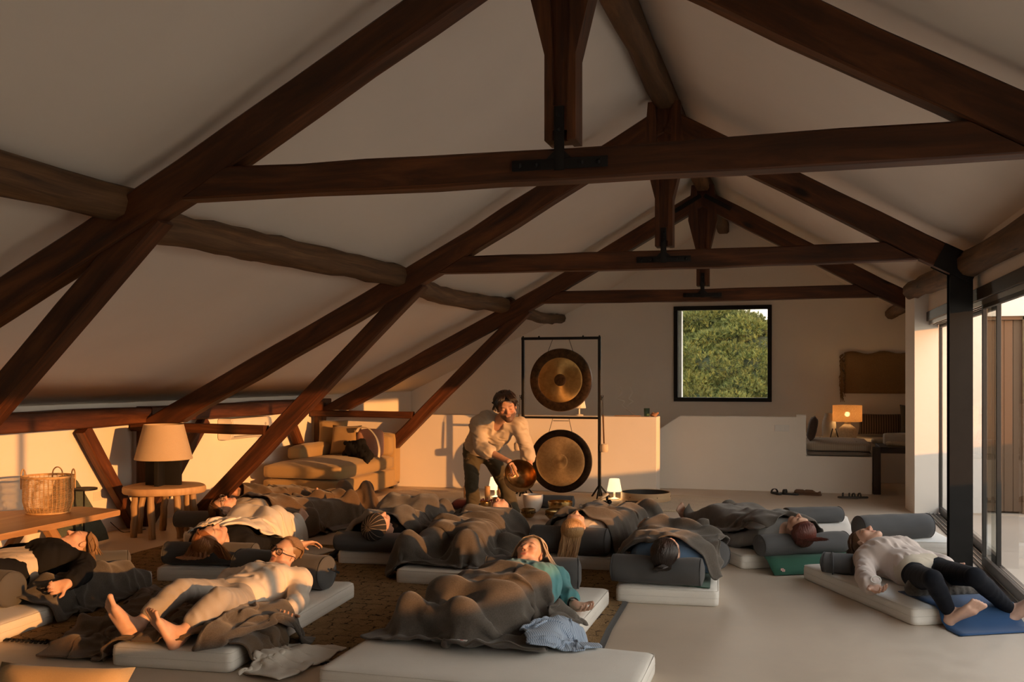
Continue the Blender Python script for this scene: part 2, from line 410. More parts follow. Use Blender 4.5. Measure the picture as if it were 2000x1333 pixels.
# low parapet walls before the gable
bm = NB(); add_box(bm, (XL, 12.67, 0), (-1.65, 13.0, .985), bev=.008); struct('wall_ledge', bm, M['plaster'])
bm = NB(); add_prism(bm, [(-2.4, 0), (-2.4, .35), (-1.44, .97), (.06, .97), (.06, 1.0), (.18, 1.0), (.18, .47), (.985, .47), (.985, 0)], 13.44, 13.62); struct('wall_stair', bm, M['plaster'])
# daybed plinth behind it
bm = NB(); add_box(bm, (.18, 13.62, 0), (.985, 14.9, .47)); struct('wall_plinth', bm, M['plaster'])
bm = NB(); add_box(bm, (.0, 14.9, 0), (3.6, 16.2, .58), bev=.006); struct('wall_shelf', bm, M['plaster'])
# white upstand strip along the foot of the left wall
bm = NB(); add_box(bm, (XL, YB, 0), (XL+.012, 12.67, .035)); struct('baseboard_left', bm, M['plaster'])
# ================================================================ TRUSSES
def raf_pts(side):
    l = [(-6.02, 1.045), (-3.08, 2.555), (-1.13, 3.655)]
    return [(x if side < 0 else 2*RX-x, z) for x, z in l]
def strap(bm, y, bmi=0):
    pass
def truss(Y, label, n):
    t = thing('roof_truss', label, 'roof truss', (RX, Y, 2.4), 'timber roof trusses across the room')
    T = .15; s = n*10
    # left rafter: clipped flat where it sits on the tie
    bm = NB(); add_beam(bm, [(-6.2, Y, .955), (-3.08, Y, 2.555), (-1.10, Y, 3.675)], T, .2, (0, 0, 1), .05, seed=s)
    bmesh.ops.bisect_plane(bm, geom=bm.verts[:]+bm.edges[:]+bm.faces[:], plane_co=(0, 0, 1.045), plane_no=(0, 0, 1), clear_inner=True)
    obj('rafter', bm, M['beam'], t, 35)
    bm = NB(); add_beam(bm, [(-1.0, Y, 3.675), (.98, Y, 2.555), (1.40, Y, 2.335)], T, .2, (0, 0, 1), .05, seed=s+1); obj('rafter', bm, M['beam'], t, 35)
    # collar, its ends cut to the slope of the rafters
    bm = NB(); add_beam(bm, [(-3.1, Y-.01, 2.515), (-1.0, Y-.01, 2.50), (1.02, Y-.01, 2.51)], .14, .155, (0, 0, 1), .05, seed=s+2)
    for sd in (-1, 1):
        p = Vector((-3.12, 0, 2.42)) if sd < 0 else Vector((1.0, 0, 2.42)); nrm = Vector((-.5, 0, .87)) if sd < 0 else Vector((.5, 0, .87))
        bmesh.ops.bisect_plane(bm, geom=bm.verts[:]+bm.edges[:]+bm.faces[:], plane_co=p, plane_no=nrm, clear_outer=True)
    obj('collar_beam', bm, M['beam'], t, 35)
    # king post: flares to the top, with a sunk channel on both faces
    bm = NB(); x0, x1 = RX-.075, RX+.075
    prof = [(x0, 2.615), (x1, 2.615), (x1, 3.02), (x1+.10, 3.42), (x1+.06, 3.86), (x0-.06, 3.86), (x0-.10, 3.42), (x0, 3.02)]
    add_prism(bm, prof, Y-.045, Y+.045)
    for y0, y1 in ((Y-.08, Y-.045), (Y+.045, Y+.08)):
        add_prism(bm, [(x0, 2.615), (RX-.035, 2.615), (RX-.035, 2.78), (RX-.04, 3.1), (RX-.075, 3.85), (x0-.06, 3.85), (x0-.10, 3.42), (x0, 3.02)], y0, y1)
        add_prism(bm, [(x1, 2.615), (x1, 3.02), (x1+.10, 3.42), (x1+.06, 3.85), (RX+.075, 3.85), (RX+.04, 3.1), (RX+.035, 2.78), (RX+.035, 2.615)], y0, y1)
        add_prism(bm, [(RX-.035, 2.66), (RX-.035, 2.78), (RX+.035, 2.78), (RX+.035, 2.66)], y0, y1)
    obj('king_post', bm, M['beam'], t, 30)
    # iron T strap
    bm = NB(); yf = Y-.088
    add_box(bm, (RX-.024, yf-.012, 2.47), (RX+.024, yf, 2.77), bev=.002)
    add_box(bm, (RX-.23, yf-.010, 2.475), (RX+.23, yf+.002, 2.525), bev=.002)
    add_prism(bm, [(RX-.06, 2.525), (RX+.06, 2.525), (RX+.024, 2.56), (RX-.024, 2.56)], yf-.010, yf)
    for x in (-.19, -.11, .11, .19): add_sphere(bm, (RX+x, yf-.012, 2.5), .012, 8, 6)
    for z in (2.66, 2.73): add_sphere(bm, (RX, yf-.014, z), .012, 8, 6)
    obj('iron_strap', bm, M['iron'], t, 30)
    # bent ridge plate (dark)
    bm = NB()
    for sd in (-1, 1): add_beam(bm, [(RX+sd*.02, Y-.083, 3.72), (RX+sd*.34, Y-.083, 3.54)], .008, .05, bev=.001)
    if n == 3: obj('ridge_plate', bm, M['iron'], t)
    else: bm.free()
    # raking strut to the floor, tie from the wall post to the strut
    bm = NB(); add_beam(bm, [(-5.78, Y+.02, -.02), (-3.30, Y+.02, 2.38)], .14, .155, (0, 0, 1), .05, seed=s+3)
    bmesh.ops.bisect_plane(bm, geom=bm.verts[:]+bm.edges[:]+bm.faces[:], plane_co=(0, 0, .004), plane_no=(0, 0, 1), clear_inner=True)
    obj('strut', bm, M['beam'], t, 35)
    bm = NB(); add_beam(bm, [(-6.34, Y-.03, 1.0), (-4.86, Y-.03, .985)], .11, .09, (0, 0, 1), .05, seed=s+4); obj('tie_beam', bm, M['beam'], t, 35)
    bm = NB(); add_beam(bm, [(-6.25, Y+.03, .003), (-6.25, Y+.03, 1.0)], .13, .13, (0, 1, 0), .03, seed=s+5); obj('wall_post', bm, M['beam'], t, 35)
    # short braces in the plane of the left wall
    for sd in (-1, 1):
        if Y > 12 and sd > 0: continue
        bm = NB(); add_beam(bm, [(-6.27, Y+sd*(.86 if sd < 0 else 1.1), 1.02), (-6.27, Y+sd*.12, .04)], .1, .125, (0, 0, 1), .05, seed=s+6+sd); obj('brace', bm, M['beam'], t, 35)
    return t
truss(4.65, 'large dark roof truss nearest the camera, its collar spanning the whole picture', 1)
truss(8.6, 'middle roof truss landing on the black steel column by the glass doors', 2)
truss(12.45, 'farthest roof truss, above the gongs and the low white ledge', 3)
# ridge beam, purlins, plates
def beam_thing(name, label, pts, w, h, mat, seed, jit=.1, bev=.03):
    bm = NB(); add_beam(bm, pts, w, h, (0, 0, 1), jit, .45, bev, seed); o = obj(name, bm, mat, None, 50, origin=pts[0]); tag(o, label, 'beam'); return o
beam_thing('ridge_beam', 'rough ridge beam running along the top of the roof to the gable', [(RX, YB, 3.90), (RX, 4.6, 3.89), (RX, 8.6, 3.90), (RX, 16.22, 3.88)], .17, .2, M['log'], 41)
def rnd_log(name, label, pts, r, seed):
    rnd = random.Random(seed); path = bez(pts, 9); bm = NB()
    rings = add_tube(bm, path, [r*(1+rnd.uniform(-.09, .09)) for _ in path], 9)
    for rg in rings:
        for v in rg: v.co += Vector((rnd.uniform(-1, 1), 0, rnd.uniform(-1, 1)))*r*.07
    o = obj(name, bm, M['log'], None, 60, origin=pts[0]); tag(o, label, 'beam'); return o
rnd_log('purlin', 'rough log purlin under the left roof slope, left of the nearest truss', [(-3.52, YB, 2.40), (-3.50, 1, 2.43), (-3.52, 4.75, 2.44)], .105, 5)
rnd_log('purlin', 'middle length of the crooked log purlin between the two nearer trusses', [(-3.56, 4.78, 2.37), (-3.58, 6.5, 2.41), (-3.50, 8.58, 2.43)], .105, 6)
rnd_log('purlin', 'bowed log purlin between the middle and farthest trusses', [(-3.52, 8.62, 2.44), (-3.62, 10.2, 2.37), (-3.60, 12.42, 2.43)], .10, 7)
rnd_log('purlin', 'short crooked purlin end reaching the gable above the gong frame', [(-3.57, 12.48, 2.46), (-3.62, 14.4, 2.38), (-3.70, 16.22, 2.47)], .085, 8)
rnd_log('wall_plate_log', 'rough log running above the glass doors on the right', [(1.36, YB, 2.40), (1.38, 4, 2.37), (1.36, 8.3, 2.39), (1.30, 11.9, 2.46)], .105, 9)
rnd_log('purlin', 'stub of dark log at the gable beside the white pier', [(1.46, 11.9, 2.44), (1.46, 16.22, 2.46)], .09, 10)
for a, b, lab, sd in ((YB, 4.6, 'length of dark wall plate along the left wall at the picture edge', 1), (4.6, 8.62, 'near visible length of dark wall plate above the basket and bench', 2), (8.62, 12.66, 'far length of dark wall plate above the sofa', 3)):
    bm = NB(); add_beam(bm, [(-6.26, a, 1.115), (-6.26, b-.01, 1.115)], .2, .165, (0, 0, 1), .06, seed=60+sd); o = obj('wall_plate', bm, M['beam'], None, 40, origin=(-6.26, a, 1.1)); tag(o, lab, 'beam')
# steel columns
def column(Y, label):
    t = thing('steel_column', label, 'column', (1.29, Y, 0), None)
    bm = NB()
    add_box(bm, (1.205, Y-.075, .0), (1.375, Y-.065, 2.36)); add_box(bm, (1.205, Y+.065, .0), (1.375, Y+.075, 2.36)); add_box(bm, (1.285, Y-.066, 0), (1.295, Y+.066, 2.36))
    obj('post', bm, M['black'], t)
    bm = NB(); add_beam(bm, [(1.13, Y-.083, 2.47), (1.405, Y-.083, 2.325)], .012, .2, bev=.001); add_beam(bm, [(1.13, Y+.083, 2.47), (1.405, Y+.083, 2.325)], .012, .2, bev=.001)
    obj('bracket', bm, M['black'], t)
column(8.6, 'black steel column standing by the sliding glass doors')
# ================================================================ BODIES: smooth union of tapered limbs, meshed with surface nets
def npv(v): return np.array(v, float)
def unit(v):
    v = np.array(v, float); return v/max(1e-9, np.linalg.norm(v))
class Field:
    def __init__(s): s.pr = []
    def cone(s, a, b, ra, rb=None, k=.02): s.pr.append(('c', npv(a), npv(b), ra, ra if rb is None else rb, k)); return s
    def ball(s, c, r, k=.02): return s.cone(c, c, r, r, k)
    def ell(s, c, rad, ax=None, k=.02): s.pr.append(('e', npv(c), np.eye(3) if ax is None else np.array(ax, float), npv(rad), None, k)); return s
    def cut(s, c, r, k=.006): s.pr.append(('s', npv(c), None, r, None, k)); return s
    def slab(s, p, n, k=.003): s.pr.append(('h', npv(p), unit(n), 0, None, k)); return s      # keep the side away from n
    def bounds(s):
        lo = np.full(3, 9e9); hi = -lo
        for t, a, b, ra, rb, k in s.pr:
            if t in 'sh': continue
            if t == 'c': r = max(ra, rb); q = [a-r, b-r, a+r, b+r]
            else: r = ra.max(); q = [a-r, a+r]
            for x in q: lo = np.minimum(lo, x); hi = np.maximum(hi, x)
        return lo, hi
    def mesh(s, h, rot=0.0, disp=None):
        """returns verts, quads.  rot: turn about z so that the grid lies along the body"""
        cz, sz = math.cos(rot), math.sin(rot); R = np.array([[cz, sz, 0], [-sz, cz, 0], [0, 0, 1.0]])
        pr = []
        for t, a, b, ra, rb, k in s.pr:
            a = R@a
            if t == 'c' or t == 'h': b = R@b
            elif t == 'e': b = b@R.T
            pr.append((t, a, b, ra, rb, k))
        f = Field(); f.pr = pr; lo, hi = f.bounds(); lo = lo-.03; hi = hi+.03
        n = np.ceil((hi-lo)/h).astype(int)+1
        X = [(lo[i]+h*np.arange(n[i])).astype(np.float32) for i in range(3)]
        F = np.full(n, .06, np.float32)
        def sl(blo, bhi):
            i0 = np.maximum(0, np.floor((blo-lo)/h).astype(int)); i1 = np.minimum(n, np.ceil((bhi-lo)/h).astype(int)+1)
            return tuple(slice(int(p), int(q)) for p, q in zip(i0, i1))
        for t, a, b, ra, rb, k in pr:
            if t == 'h':
                d = (X[0]-a[0])[:, None, None]*b[0]+(X[1]-a[1])[None, :, None]*b[1]+(X[2]-a[2])[None, None, :]*b[2]
                F = np.maximum(F, d).astype(np.float32); continue
            pad = k+.03
            if t == 'c': r = max(ra, rb); S = sl(np.minimum(a, b)-r-pad, np.maximum(a, b)+r+pad)
            elif t == 'e': r = ra.max(); S = sl(a-r-pad, a+r+pad)
            else: S = sl(a-ra-pad, a+ra+pad)
            x = X[0][S[0]][:, None, None]; y = X[1][S[1]][None, :, None]; z = X[2][S[2]][None, None, :]
            if x.size == 0 or y.size == 0 or z.size == 0: continue
            px, py, pz = x-a[0], y-a[1], z-a[2]
            if t == 'c':
                ab = b-a; L = float(ab@ab)
                if L < 1e-12: d = np.sqrt(px*px+py*py+pz*pz)-ra
                else:
                    tt = np.clip((px*ab[0]+py*ab[1]+pz*ab[2])/L, 0, 1)
                    d = np.sqrt((px-tt*ab[0])**2+(py-tt*ab[1])**2+(pz-tt*ab[2])**2)-(ra+(rb-ra)*tt)
            elif t == 'e':
                q = [(px*b[i][0]+py*b[i][1]+pz*b[i][2])/ra[i] for i in range(3)]
                k0 = np.sqrt(q[0]**2+q[1]**2+q[2]**2); k1 = np.sqrt((q[0]/ra[0])**2+(q[1]/ra[1])**2+(q[2]/ra[2])**2)
                d = k0*(k0-1)/np.maximum(k1, 1e-6)
            else:
                d = ra-np.sqrt(px*px+py*py+pz*pz); G = F[S]; hh = np.clip(.5-.5*(G-d)/k, 0, 1); F[S] = G+(d-G)*hh+k*hh*(1-hh); continue
            G = F[S]; hh = np.clip(.5+.5*(G-d)/k, 0, 1); F[S] = G+(d-G)*hh-k*hh*(1-hh)
        if disp is not None:
            m = np.abs(F) < .03; I = np.nonzero(m)
            pts = np.stack([X[i][I[i]] for i in range(3)], 1)@R
            F[m] -= disp(pts).astype(np.float32)
        v, q = nets(F, X); return v@R, q
def nets(F, X):
    s = F < 0; n = F.shape
    c = [s[i:n[0]-1+i, j:n[1]-1+j, k:n[2]-1+k] for i in (0, 1) for j in (0, 1) for k in (0, 1)]
    cnt = np.zeros(c[0].shape, np.int8)
    for a in c: cnt += a
    act = (cnt > 0) & (cnt < 8); I = np.stack(np.nonzero(act), 1); idx = -np.ones(act.shape, np.int32); idx[act] = np.arange(len(I))
    acc = np.zeros((len(I), 3)); w = np.zeros(len(I)); offs = [(i, j, k) for i in (0, 1) for j in (0, 1) for k in (0, 1)]
    val = {o: F[I[:, 0]+o[0], I[:, 1]+o[1], I[:, 2]+o[2]] for o in offs}
    for o in offs:
        for ax in range(3):
            if o[ax]: continue
            p = list(o); p[ax] = 1; a, b = val[o], val[tuple(p)]; m = (a < 0) != (b < 0)
            t = np.where(m, a/np.where(m, a-b, 1), 0); q = np.array(o, float)[None, :].repeat(len(I), 0); q[:, ax] = t
            acc[m] += q[m]; w[m] += 1
    loc = I+acc/w[:, None]
    v = np.stack([X[i][0]+loc[:, i]*(X[i][1]-X[i][0]) for i in range(3)], 1); qs = []
    for ax in range(3):
        u, t = [(1, 2), (2, 0), (0, 1)][ax]
        A = [slice(0, n[i]-1) for i in range(3)]; B = list(A); B[ax] = slice(1, n[ax]); A[ax] = slice(0, n[ax]-1)
        sa, sb = s[tuple(A)], s[tuple(B)]; e = np.stack(np.nonzero(sa != sb), 1)
        e = e[(e[:, u] > 0) & (e[:, t] > 0)]
        if not len(e): continue
        sg = sa[e[:, 0], e[:, 1], e[:, 2]]; du = np.zeros(3, int); du[u] = 1; dt = np.zeros(3, int); dt[t] = 1
        g = lambda p: idx[p[:, 0], p[:, 1], p[:, 2]]
        q = np.stack([g(e-du-dt), g(e-dt), g(e), g(e-du)], 1); q[~sg] = q[~sg][:, ::-1]; qs.append(q)
    q = np.concatenate(qs); q = q[(q >= 0).all(1)]
    return v, q
def relax(v, q, it=1, f=.5):
    for _ in range(it):
        s = np.zeros_like(v); c = np.zeros(len(v))
        for a, b in ((0, 1), (1, 2), (2, 3), (3, 0)):
            np.add.at(s, q[:, a], v[q[:, b]]); np.add.at(s, q[:, b], v[q[:, a]]); np.add.at(c, q[:, a], 1); np.add.at(c, q[:, b], 1)
        v = v+(s/c[:, None]-v)*f
    return v
def wrinkle(freq, amp, dirv=(1, 0, 0), seed=0, sharp=1.0):
    rs = np.random.RandomState(seed); ks = [(rs.normal(size=3)*freq*.8, rs.rand()*6) for _ in range(5)]; d = unit(dirv)
    freq = freq*2.6
    def f(p):
        w = sum(np.sin(p@k+ph) for k, ph in ks)
        w = w*.35; e = unit(np.cross(d, [.3, .5, .8])); a = np.sin(p@d*freq+1.5*w+seed); b = np.sin(p@(d*.75+e*.66)*freq*1.35+1.9*w+2*seed); g = np.sin(p@(d*.8-e*.6)*freq*.8+1.2*w+3*seed)
        return amp*(.9-1.5*np.abs(a)**.7*(.55+.45*g)+.45*b*np.maximum(0, g))
    return f
# ---------------------------------------------------------------- anatomy
class Fig: pass
def head_prims(f, c, R, s=1.0, male=False):
    """c head centre, R rows: right, face, crown"""
    def w(x, y, z): return c+(R[0]*x+R[1]*y+R[2]*z)*s
    E = lambda p, r, k=.012: f.ell(w(*p), np.array(r)*s, R, k)
    E((0, -.014, .030), (.0745, .093, .083), .02)
    E((0, .020, -.030), (.060, .066, .078), .03)
    j = .004 if male else 0
    f.cone(w(.050, .002, -.058), w(.012, .062, -.094), (.020+j)*s, (.020+j)*s, .018*s); f.cone(w(-.050, .002, -.058), w(-.012, .062, -.094), (.020+j)*s, (.020+j)*s, .018*s)
    f.cone(w(-.03, .072, .024), w(.03, .072, .024), .0145*s, k=.015*s)
    for x in (-1, 1):
        f.ball(w(x*.041, .058, -.016), .025*s, .018*s)
        f.cut(w(x*.032, .098, .004), .0145*s, .010*s)
        f.ell(w(x*.032, .0765, .003), npv((.0150, .0115, .0105))*s, R, .004*s)
        f.ell(w(x*.0765, -.008, -.006), npv((.0085, .019, .031))*s, [unit(R[0]+x*-.35*R[1]), unit(R[1]+x*.35*R[0]), R[2]], .007*s)
        f.cut(w(x*.087, -.004, -.004), .010*s, .004*s)
    f.cone(w(0, .082, .012), w(0, .106, -.026), .0075*s, .0120*s, .010*s)
    for x in (-1, 1): f.ball(w(x*.0125, .094, -.031), .0085*s, .006*s)
    f.cone(w(-.017, .081, -.0535), w(.017, .081, -.0535), .0056*s, k=.006*s); f.cone(w(-.014, .081, -.0625), w(.014, .081, -.0625), .0064*s, k=.006*s)
    f.ball(w(0, .070, -.092), .017*s, .014*s)
def hand_prims(f, wr, dirv, palm, side, curl=.5, s=1.0, curls=None, thumb=(.55, .75, .35), rec=None):
    """wr wrist, dirv along the fingers, palm normal out of the palm, side +1 thumb on cross(dir,palm) side"""
    d = unit(dirv); n = unit(npv(palm)-d*(npv(palm)@d)); t = np.cross(d, n)*side; wr = npv(wr)
    def w(x, y, z): return wr+(d*x+t*y+n*z)*s
    ys = (.032, .0105, -.0105, -.030); ln = ((.042, .026, .021), (.046, .030, .022), (.043, .028, .021), (.034, .021, .019))
    for i, y in enumerate(ys):
        kx = (.086, .090, .086, .078)[i]
        f.cone(w(.004, y*.55, 0), w(kx, y, 0), .0145*s, .0108*s, .014*s)
        p = np.array([kx, y, 0.0]); ang = 0.0; cu = curl if curls is None else curls[i]; sp = y*.9
        for j, L in enumerate(ln[i]):
            ang += cu*(.75, 1.0, .75)[j]
            q = p+np.array([math.cos(ang)*L, sp*L*4*.25, math.sin(ang)*L]); r0 = (.0092, .0083, .0076)[j]*(.92 if i == 3 else 1); r1 = (.0083, .0076, .0064)[j]*(.92 if i == 3 else 1)
            f.cone(w(*p), w(*q), r0*s, r1*s, .0035*s); p = q
            if rec is not None and j == 2: rec.append((w(*p), unit(d*math.cos(ang)+n*math.sin(ang)), unit(n*math.cos(ang)-d*math.sin(ang))))
    f.cone(w(.012, .012, .004), w(.046, .036, .010), .017*s, .0135*s, .012*s)
    p = np.array([.040, .036, .009]); th = unit(thumb)
    for j, L in enumerate((.034, .028)):
        q = p+th*L; f.cone(w(*p), w(*q), (.0115, .0098)[j]*s, (.0098, .0078)[j]*s, .004*s); p = q; th = unit(th+np.array([.35, -.35, .1]))
    f.cone(w(0, 0, 0), w(.03, 0, 0), .021*s, .018*s, .015*s)
def foot_prims(f, an, toe, sole, s=1.0, side=1):
    """an ankle, toe direction along the sole, sole normal pointing out of the sole; side +1: big toe on cross(toe, sole)"""
    d = unit(toe); n = unit(npv(sole)-d*(npv(sole)@d)); t = np.cross(d, n)*side; an = npv(an)
    def w(x, y, z): return an+(d*x+t*y+n*z)*s
    f.cone(w(-.012, 0, -.03), w(-.032, 0, .048), .031*s, .030*s, .02*s)
    f.cone(w(0, 0, .005), w(.105, .010, .046), .036*s, .023*s, .03*s)
    f.cone(w(-.025, 0, .055), w(.115, -.022, .062), .027*s, .020*s, .02*s)
    f.cone(w(.02, .008, .04), w(.125, .026, .060), .026*s, .023*s, .02*s)
    for i, (y, L, r) in enumerate(((.032, .058, .0145), (.010, .055, .0105), (-.007, .050, .0098), (-.022, .042, .0094), (-.036, .032, .0092))):
        f.cone(w(.125, y*.9, .062), w(.135+L, y*1.12, .058), r*s*.95, r*s, .005*s)
        f.ball(w(.135+L, y*1.12, .056), r*s*1.05, .003*s)
def body_field(J, hands=True, feet=True, female=True, girth=1.0):
    f = Field(); g = girth; B = J
    N, Ct, Pv = npv(B.neck), npv(B.chest), npv(B.pelvis); fr = unit(B.front)
    up = unit(N-Pv); sd = unit(np.cross(up, fr)); fr2 = unit(np.cross(sd, up)); fr = fr2      # sd: the figure's left... sign handled by joints
    for t, lat, r in ((.0, .075, .098), (.12, .070, .100), (.28, .055, .094), (.42, .052, .090), (.58, .070, .098), (.74, .085, .100), (.88, .085, .085), (.97, .055, .062)):
        c = Pv+(N-Pv)*t if t < .5 else None
        c = Pv*(1-t/.62)+Ct*(t/.62) if t <= .62 else Ct*(1-(t-.62)/.38)+N*((t-.62)/.38)
        f.cone(c-sd*lat*g, c+sd*lat*g, r*g*.96, k=.05)
    if female:
        for x in (-1, 1): f.ell(Ct+sd*x*.075+fr*.075+up*.005, (.065, .045, .06), [sd, fr, up], .04)
    f.cone(N-up*.03, npv(B.head)-npv(B.R[2])*.055-npv(B.R[1])*.022, .056, .050, .03)
    head_prims(f, npv(B.head), B.R, B.hs, not female)
    for k in ('l', 'r'):
        S, E, W = npv(getattr(B, 'sh_'+k)), npv(getattr(B, 'el_'+k)), npv(getattr(B, 'wr_'+k))
        f.cone(N-up*.035, S, .05, .054*g, .05); f.ball(S, .058*g, .04)
        f.cone(S, E, .049*g, .039*g, .03); f.cone(E, E*.65+W*.35, .039*g, .037*g, .008); f.cone(E*.65+W*.35, W, .037*g, .0245*g, .008)
        if hands:
            h = getattr(B, 'hand_'+k, None)
            if h is not None: hand_prims(f, W, *h[:3], **h[3])
            else: f.cone(W, W+unit(W-E)*.12, .026, .02, .02)
        H, K, A = npv(getattr(B, 'hip_'+k)), npv(getattr(B, 'kn_'+k)), npv(getattr(B, 'an_'+k))
        f.cone(H, K, .088*g, .055*g, .05); f.ball(K, .055*g, .006)
        mid = K*.68+A*.32; bk = unit(np.cross(np.cross(K-H, A-K)+1e-6, A-K))
        f.cone(K, mid, .051*g, .053*g, .010); f.cone(mid, A, .053*g, .034*g, .006); f.ball(A, .035, .006)
        if feet:
            ft = getattr(B, 'foot_'+k, None)
            if ft is not None: foot_prims(f, A, *ft[:2], **ft[2])
    return f
def headR(crown, face):
    z = unit(crown); y = npv(face); y = unit(y-z*(y@z)); x = np.cross(y, z); return np.array([x, y, z])
def skin_mat(name, col, lip):
    m, nt, bs = new_mat(name); v = coords(nt); n = noise(nt, v, 40, 4)
    base = ramp(nt, n, [(.3, tuple(x*.93 for x in col)), (.7, tuple(min(1, x*1.05) for x in col))])
    at = nt.nodes.new('ShaderNodeAttribute'); at.attribute_name = 'tone'
    sp = nt.nodes.new('ShaderNodeSeparateColor'); lnk(nt, at.outputs['Color'], sp.inputs[0])
    c = mixc(nt, sp.outputs[0], base, lip); c = mixc(nt, sp.outputs[1], c, tuple(x*y for x, y in zip(col, (1.0, .78, .7)))); c = mixc(nt, sp.outputs[2], c, (.05, .025, .014))
    lnk(nt, c, bs.inputs['Base Color']); setp(bs, .5, 0, .35)
    bs.inputs['Subsurface Weight'].default_value = .12; bs.inputs['Subsurface Radius'].default_value = (.012, .005, .003); bs.inputs['Subsurface Scale'].default_value = 1.0
    return m
SKIN = {'fair': skin_mat('fair skin', (.60, .37, .27), (.48, .17, .135)), 'tan': skin_mat('tanned skin', (.50, .28, .185), (.40, .15, .11))}
def person(name_label, J, group=None, h=.006, rot=0.0, skin='fair', hands=True, feet=True, female=True, girth=1.0, beard=False, base=None):
    """Empty + one continuous body mesh; returns the root"""
    t = thing('person', name_label, 'person', tuple(base if base is not None else (J.pelvis[0], J.pelvis[1], 0)), group)
    f = body_field(J, hands, feet, female, girth); v, q = f.mesh(h, rot); v = relax(v, q, 1, .35)
    o = obj('body', (v, q), SKIN[skin], t, 180)
    # lip and cheek tone, brows: colour of the skin itself
    hv = (v-npv(J.head))@J.R.T/J.hs; x, y, z = hv[:, 0], hv[:, 1], hv[:, 2]
    lip = np.exp(-((x/.021)**4+((z+.0585)/.0095)**4))*(y > .06)
    chk = .8*np.exp(-(((np.abs(x)-.042)/.022)**2+((z+.022)/.022)**2))*(y > .03)+.7*np.exp(-((x/.014)**2+((z+.028)/.016)**2))*(y > .08)
    br = np.exp(-(((np.abs(x)-.034)/.017)**4+((z-.026+.18*np.abs(np.abs(x)-.034))/.0042)**4))*(y > .04)*.8
    ls = np.exp(-(((np.abs(x)-.032)/.0135)**4+((z+.0045-12*(np.abs(x)-.032)**2)/.0022)**4))*(y > .05)*.85
    br = np.maximum(br, ls)
    if beard:
        lip = lip*.55; sm = lambda a, b, u: np.clip((u-a)/(b-a), 0, 1); br = np.maximum(br, .8*sm(.0, .012, -.040-z)*sm(.0, .03, y)*sm(0, .012, .068-np.abs(x)+.35*(-.04-z))*(lip < .3)*sm(0, .02, z+.14))
    col = np.stack([lip, chk, br, np.ones_like(x)], 1).astype(np.float32); col[np.linalg.norm(hv, axis=1) > .2, :3] = 0
    a = o.data.color_attributes.new('tone', 'FLOAT_COLOR', 'POINT')
    if len(o.data.vertices) == len(col): a.data.foreach_set('color', np.ascontiguousarray(col).ravel())
    return t
def garment(name, t, mat, f, h=.008, rot=0.0, disp=None, rx=1, label=None):
    v, q = f.mesh(h, rot, disp); v = relax(v, q, rx, .5); o = obj(name, (v, q), mat, t, 180)
    if label: o['label'] = label
    return o
def torso_field(J, off=.014, g=1.0, lo=0.0, hi=.93, sleeves=.97, female=True, taper=1.0, cuff=0.0):
    """shirt: torso stations from lo..hi and sleeves up to a share of the arm (1.0 = wrist)"""
    f = Field(); N, Ct, Pv = npv(J.neck), npv(J.chest), npv(J.pelvis); up = unit(N-Pv); sd = unit(np.cross(up, unit(J.front))); fr = unit(np.cross(sd, up))
    for t, lat, r in ((-.10, .082, .104), (.0, .080, .104), (.12, .074, .105), (.28, .062, .101), (.42, .058, .097), (.58, .072, .103), (.74, .086, .104), (.88, .086, .088), (.95, .06, .066)):
        if t < lo or t > hi: continue
        c = Pv*(1-t/.62)+Ct*(t/.62) if t <= .62 else Ct*(1-(t-.62)/.38)+N*((t-.62)/.38)
        f.cone(c-sd*lat*g, c+sd*lat*g, (r*g*.96+off)*(taper if t < .4 else 1), k=.05)
    if female:
        for x in (-1, 1): f.ell(Ct+sd*x*.075+fr*.078+up*.005, (.068+off*.6, .048+off*.6, .063+off*.6), [sd, fr, up], .05)
    for k in ('l', 'r'):
        S, E, W = npv(getattr(J, 'sh_'+k)), npv(getattr(J, 'el_'+k)), npv(getattr(J, 'wr_'+k))
        f.cone(N-up*.05, S, .046+off, .056*g+off, .05); f.ball(S, .058*g+off, .04)
        if sleeves <= .5:
            e = S+(E-S)*sleeves*2; f.cone(S, e, .052*g+off, (.046*g+off), .03)
        else:
            u = (sleeves-.5)*2; e = E+(W-E)*u
            f.cone(S, E, .051*g+off, .043*g+off, .03); f.cone(E, e, .043*g+off, (.040-.012*u)*g+off+cuff, .006)
            if cuff: f.cone(E+(e-E)*.55, e, .041*g+off+cuff, .041*g+off+cuff*1.2, .01)
    return f
def leg_field(J, off=.014, g=1.0, to=.98, waist=.30, flare=0.0):
    f = Field(); N, Ct, Pv = npv(J.neck), npv(J.chest), npv(J.pelvis); up = unit(N-Pv); sd = unit(np.cross(up, unit(J.front)))
    for t, lat, r in ((.0, .078, .100), (.12, .072, .101), (.2, .064, .097), (.28, .058, .094)):
        if t > waist: continue
        c = Pv*(1-t/.62)+Ct*(t/.62); f.cone(c-sd*lat*g, c+sd*lat*g, r*g*.96+off*.8, k=.05)
    for k in ('l', 'r'):
        H, K, A = npv(getattr(J, 'hip_'+k)), npv(getattr(J, 'kn_'+k)), npv(getattr(J, 'an_'+k))
        f.cone(H, K, .088*g+off, .057*g+off, .05); f.ball(K, .057*g+off, .006)
        e = K+(A-K)*to; m = K*.68+e*.32; f.cone(K, m, .055*g+off, .055*g+off+flare*.4, .010); f.cone(m, e, .055*g+off+flare*.4, .038*g+off+flare, .006)
    return f
def lerp(a, b, t): return npv(a)*(1-t)+npv(b)*t
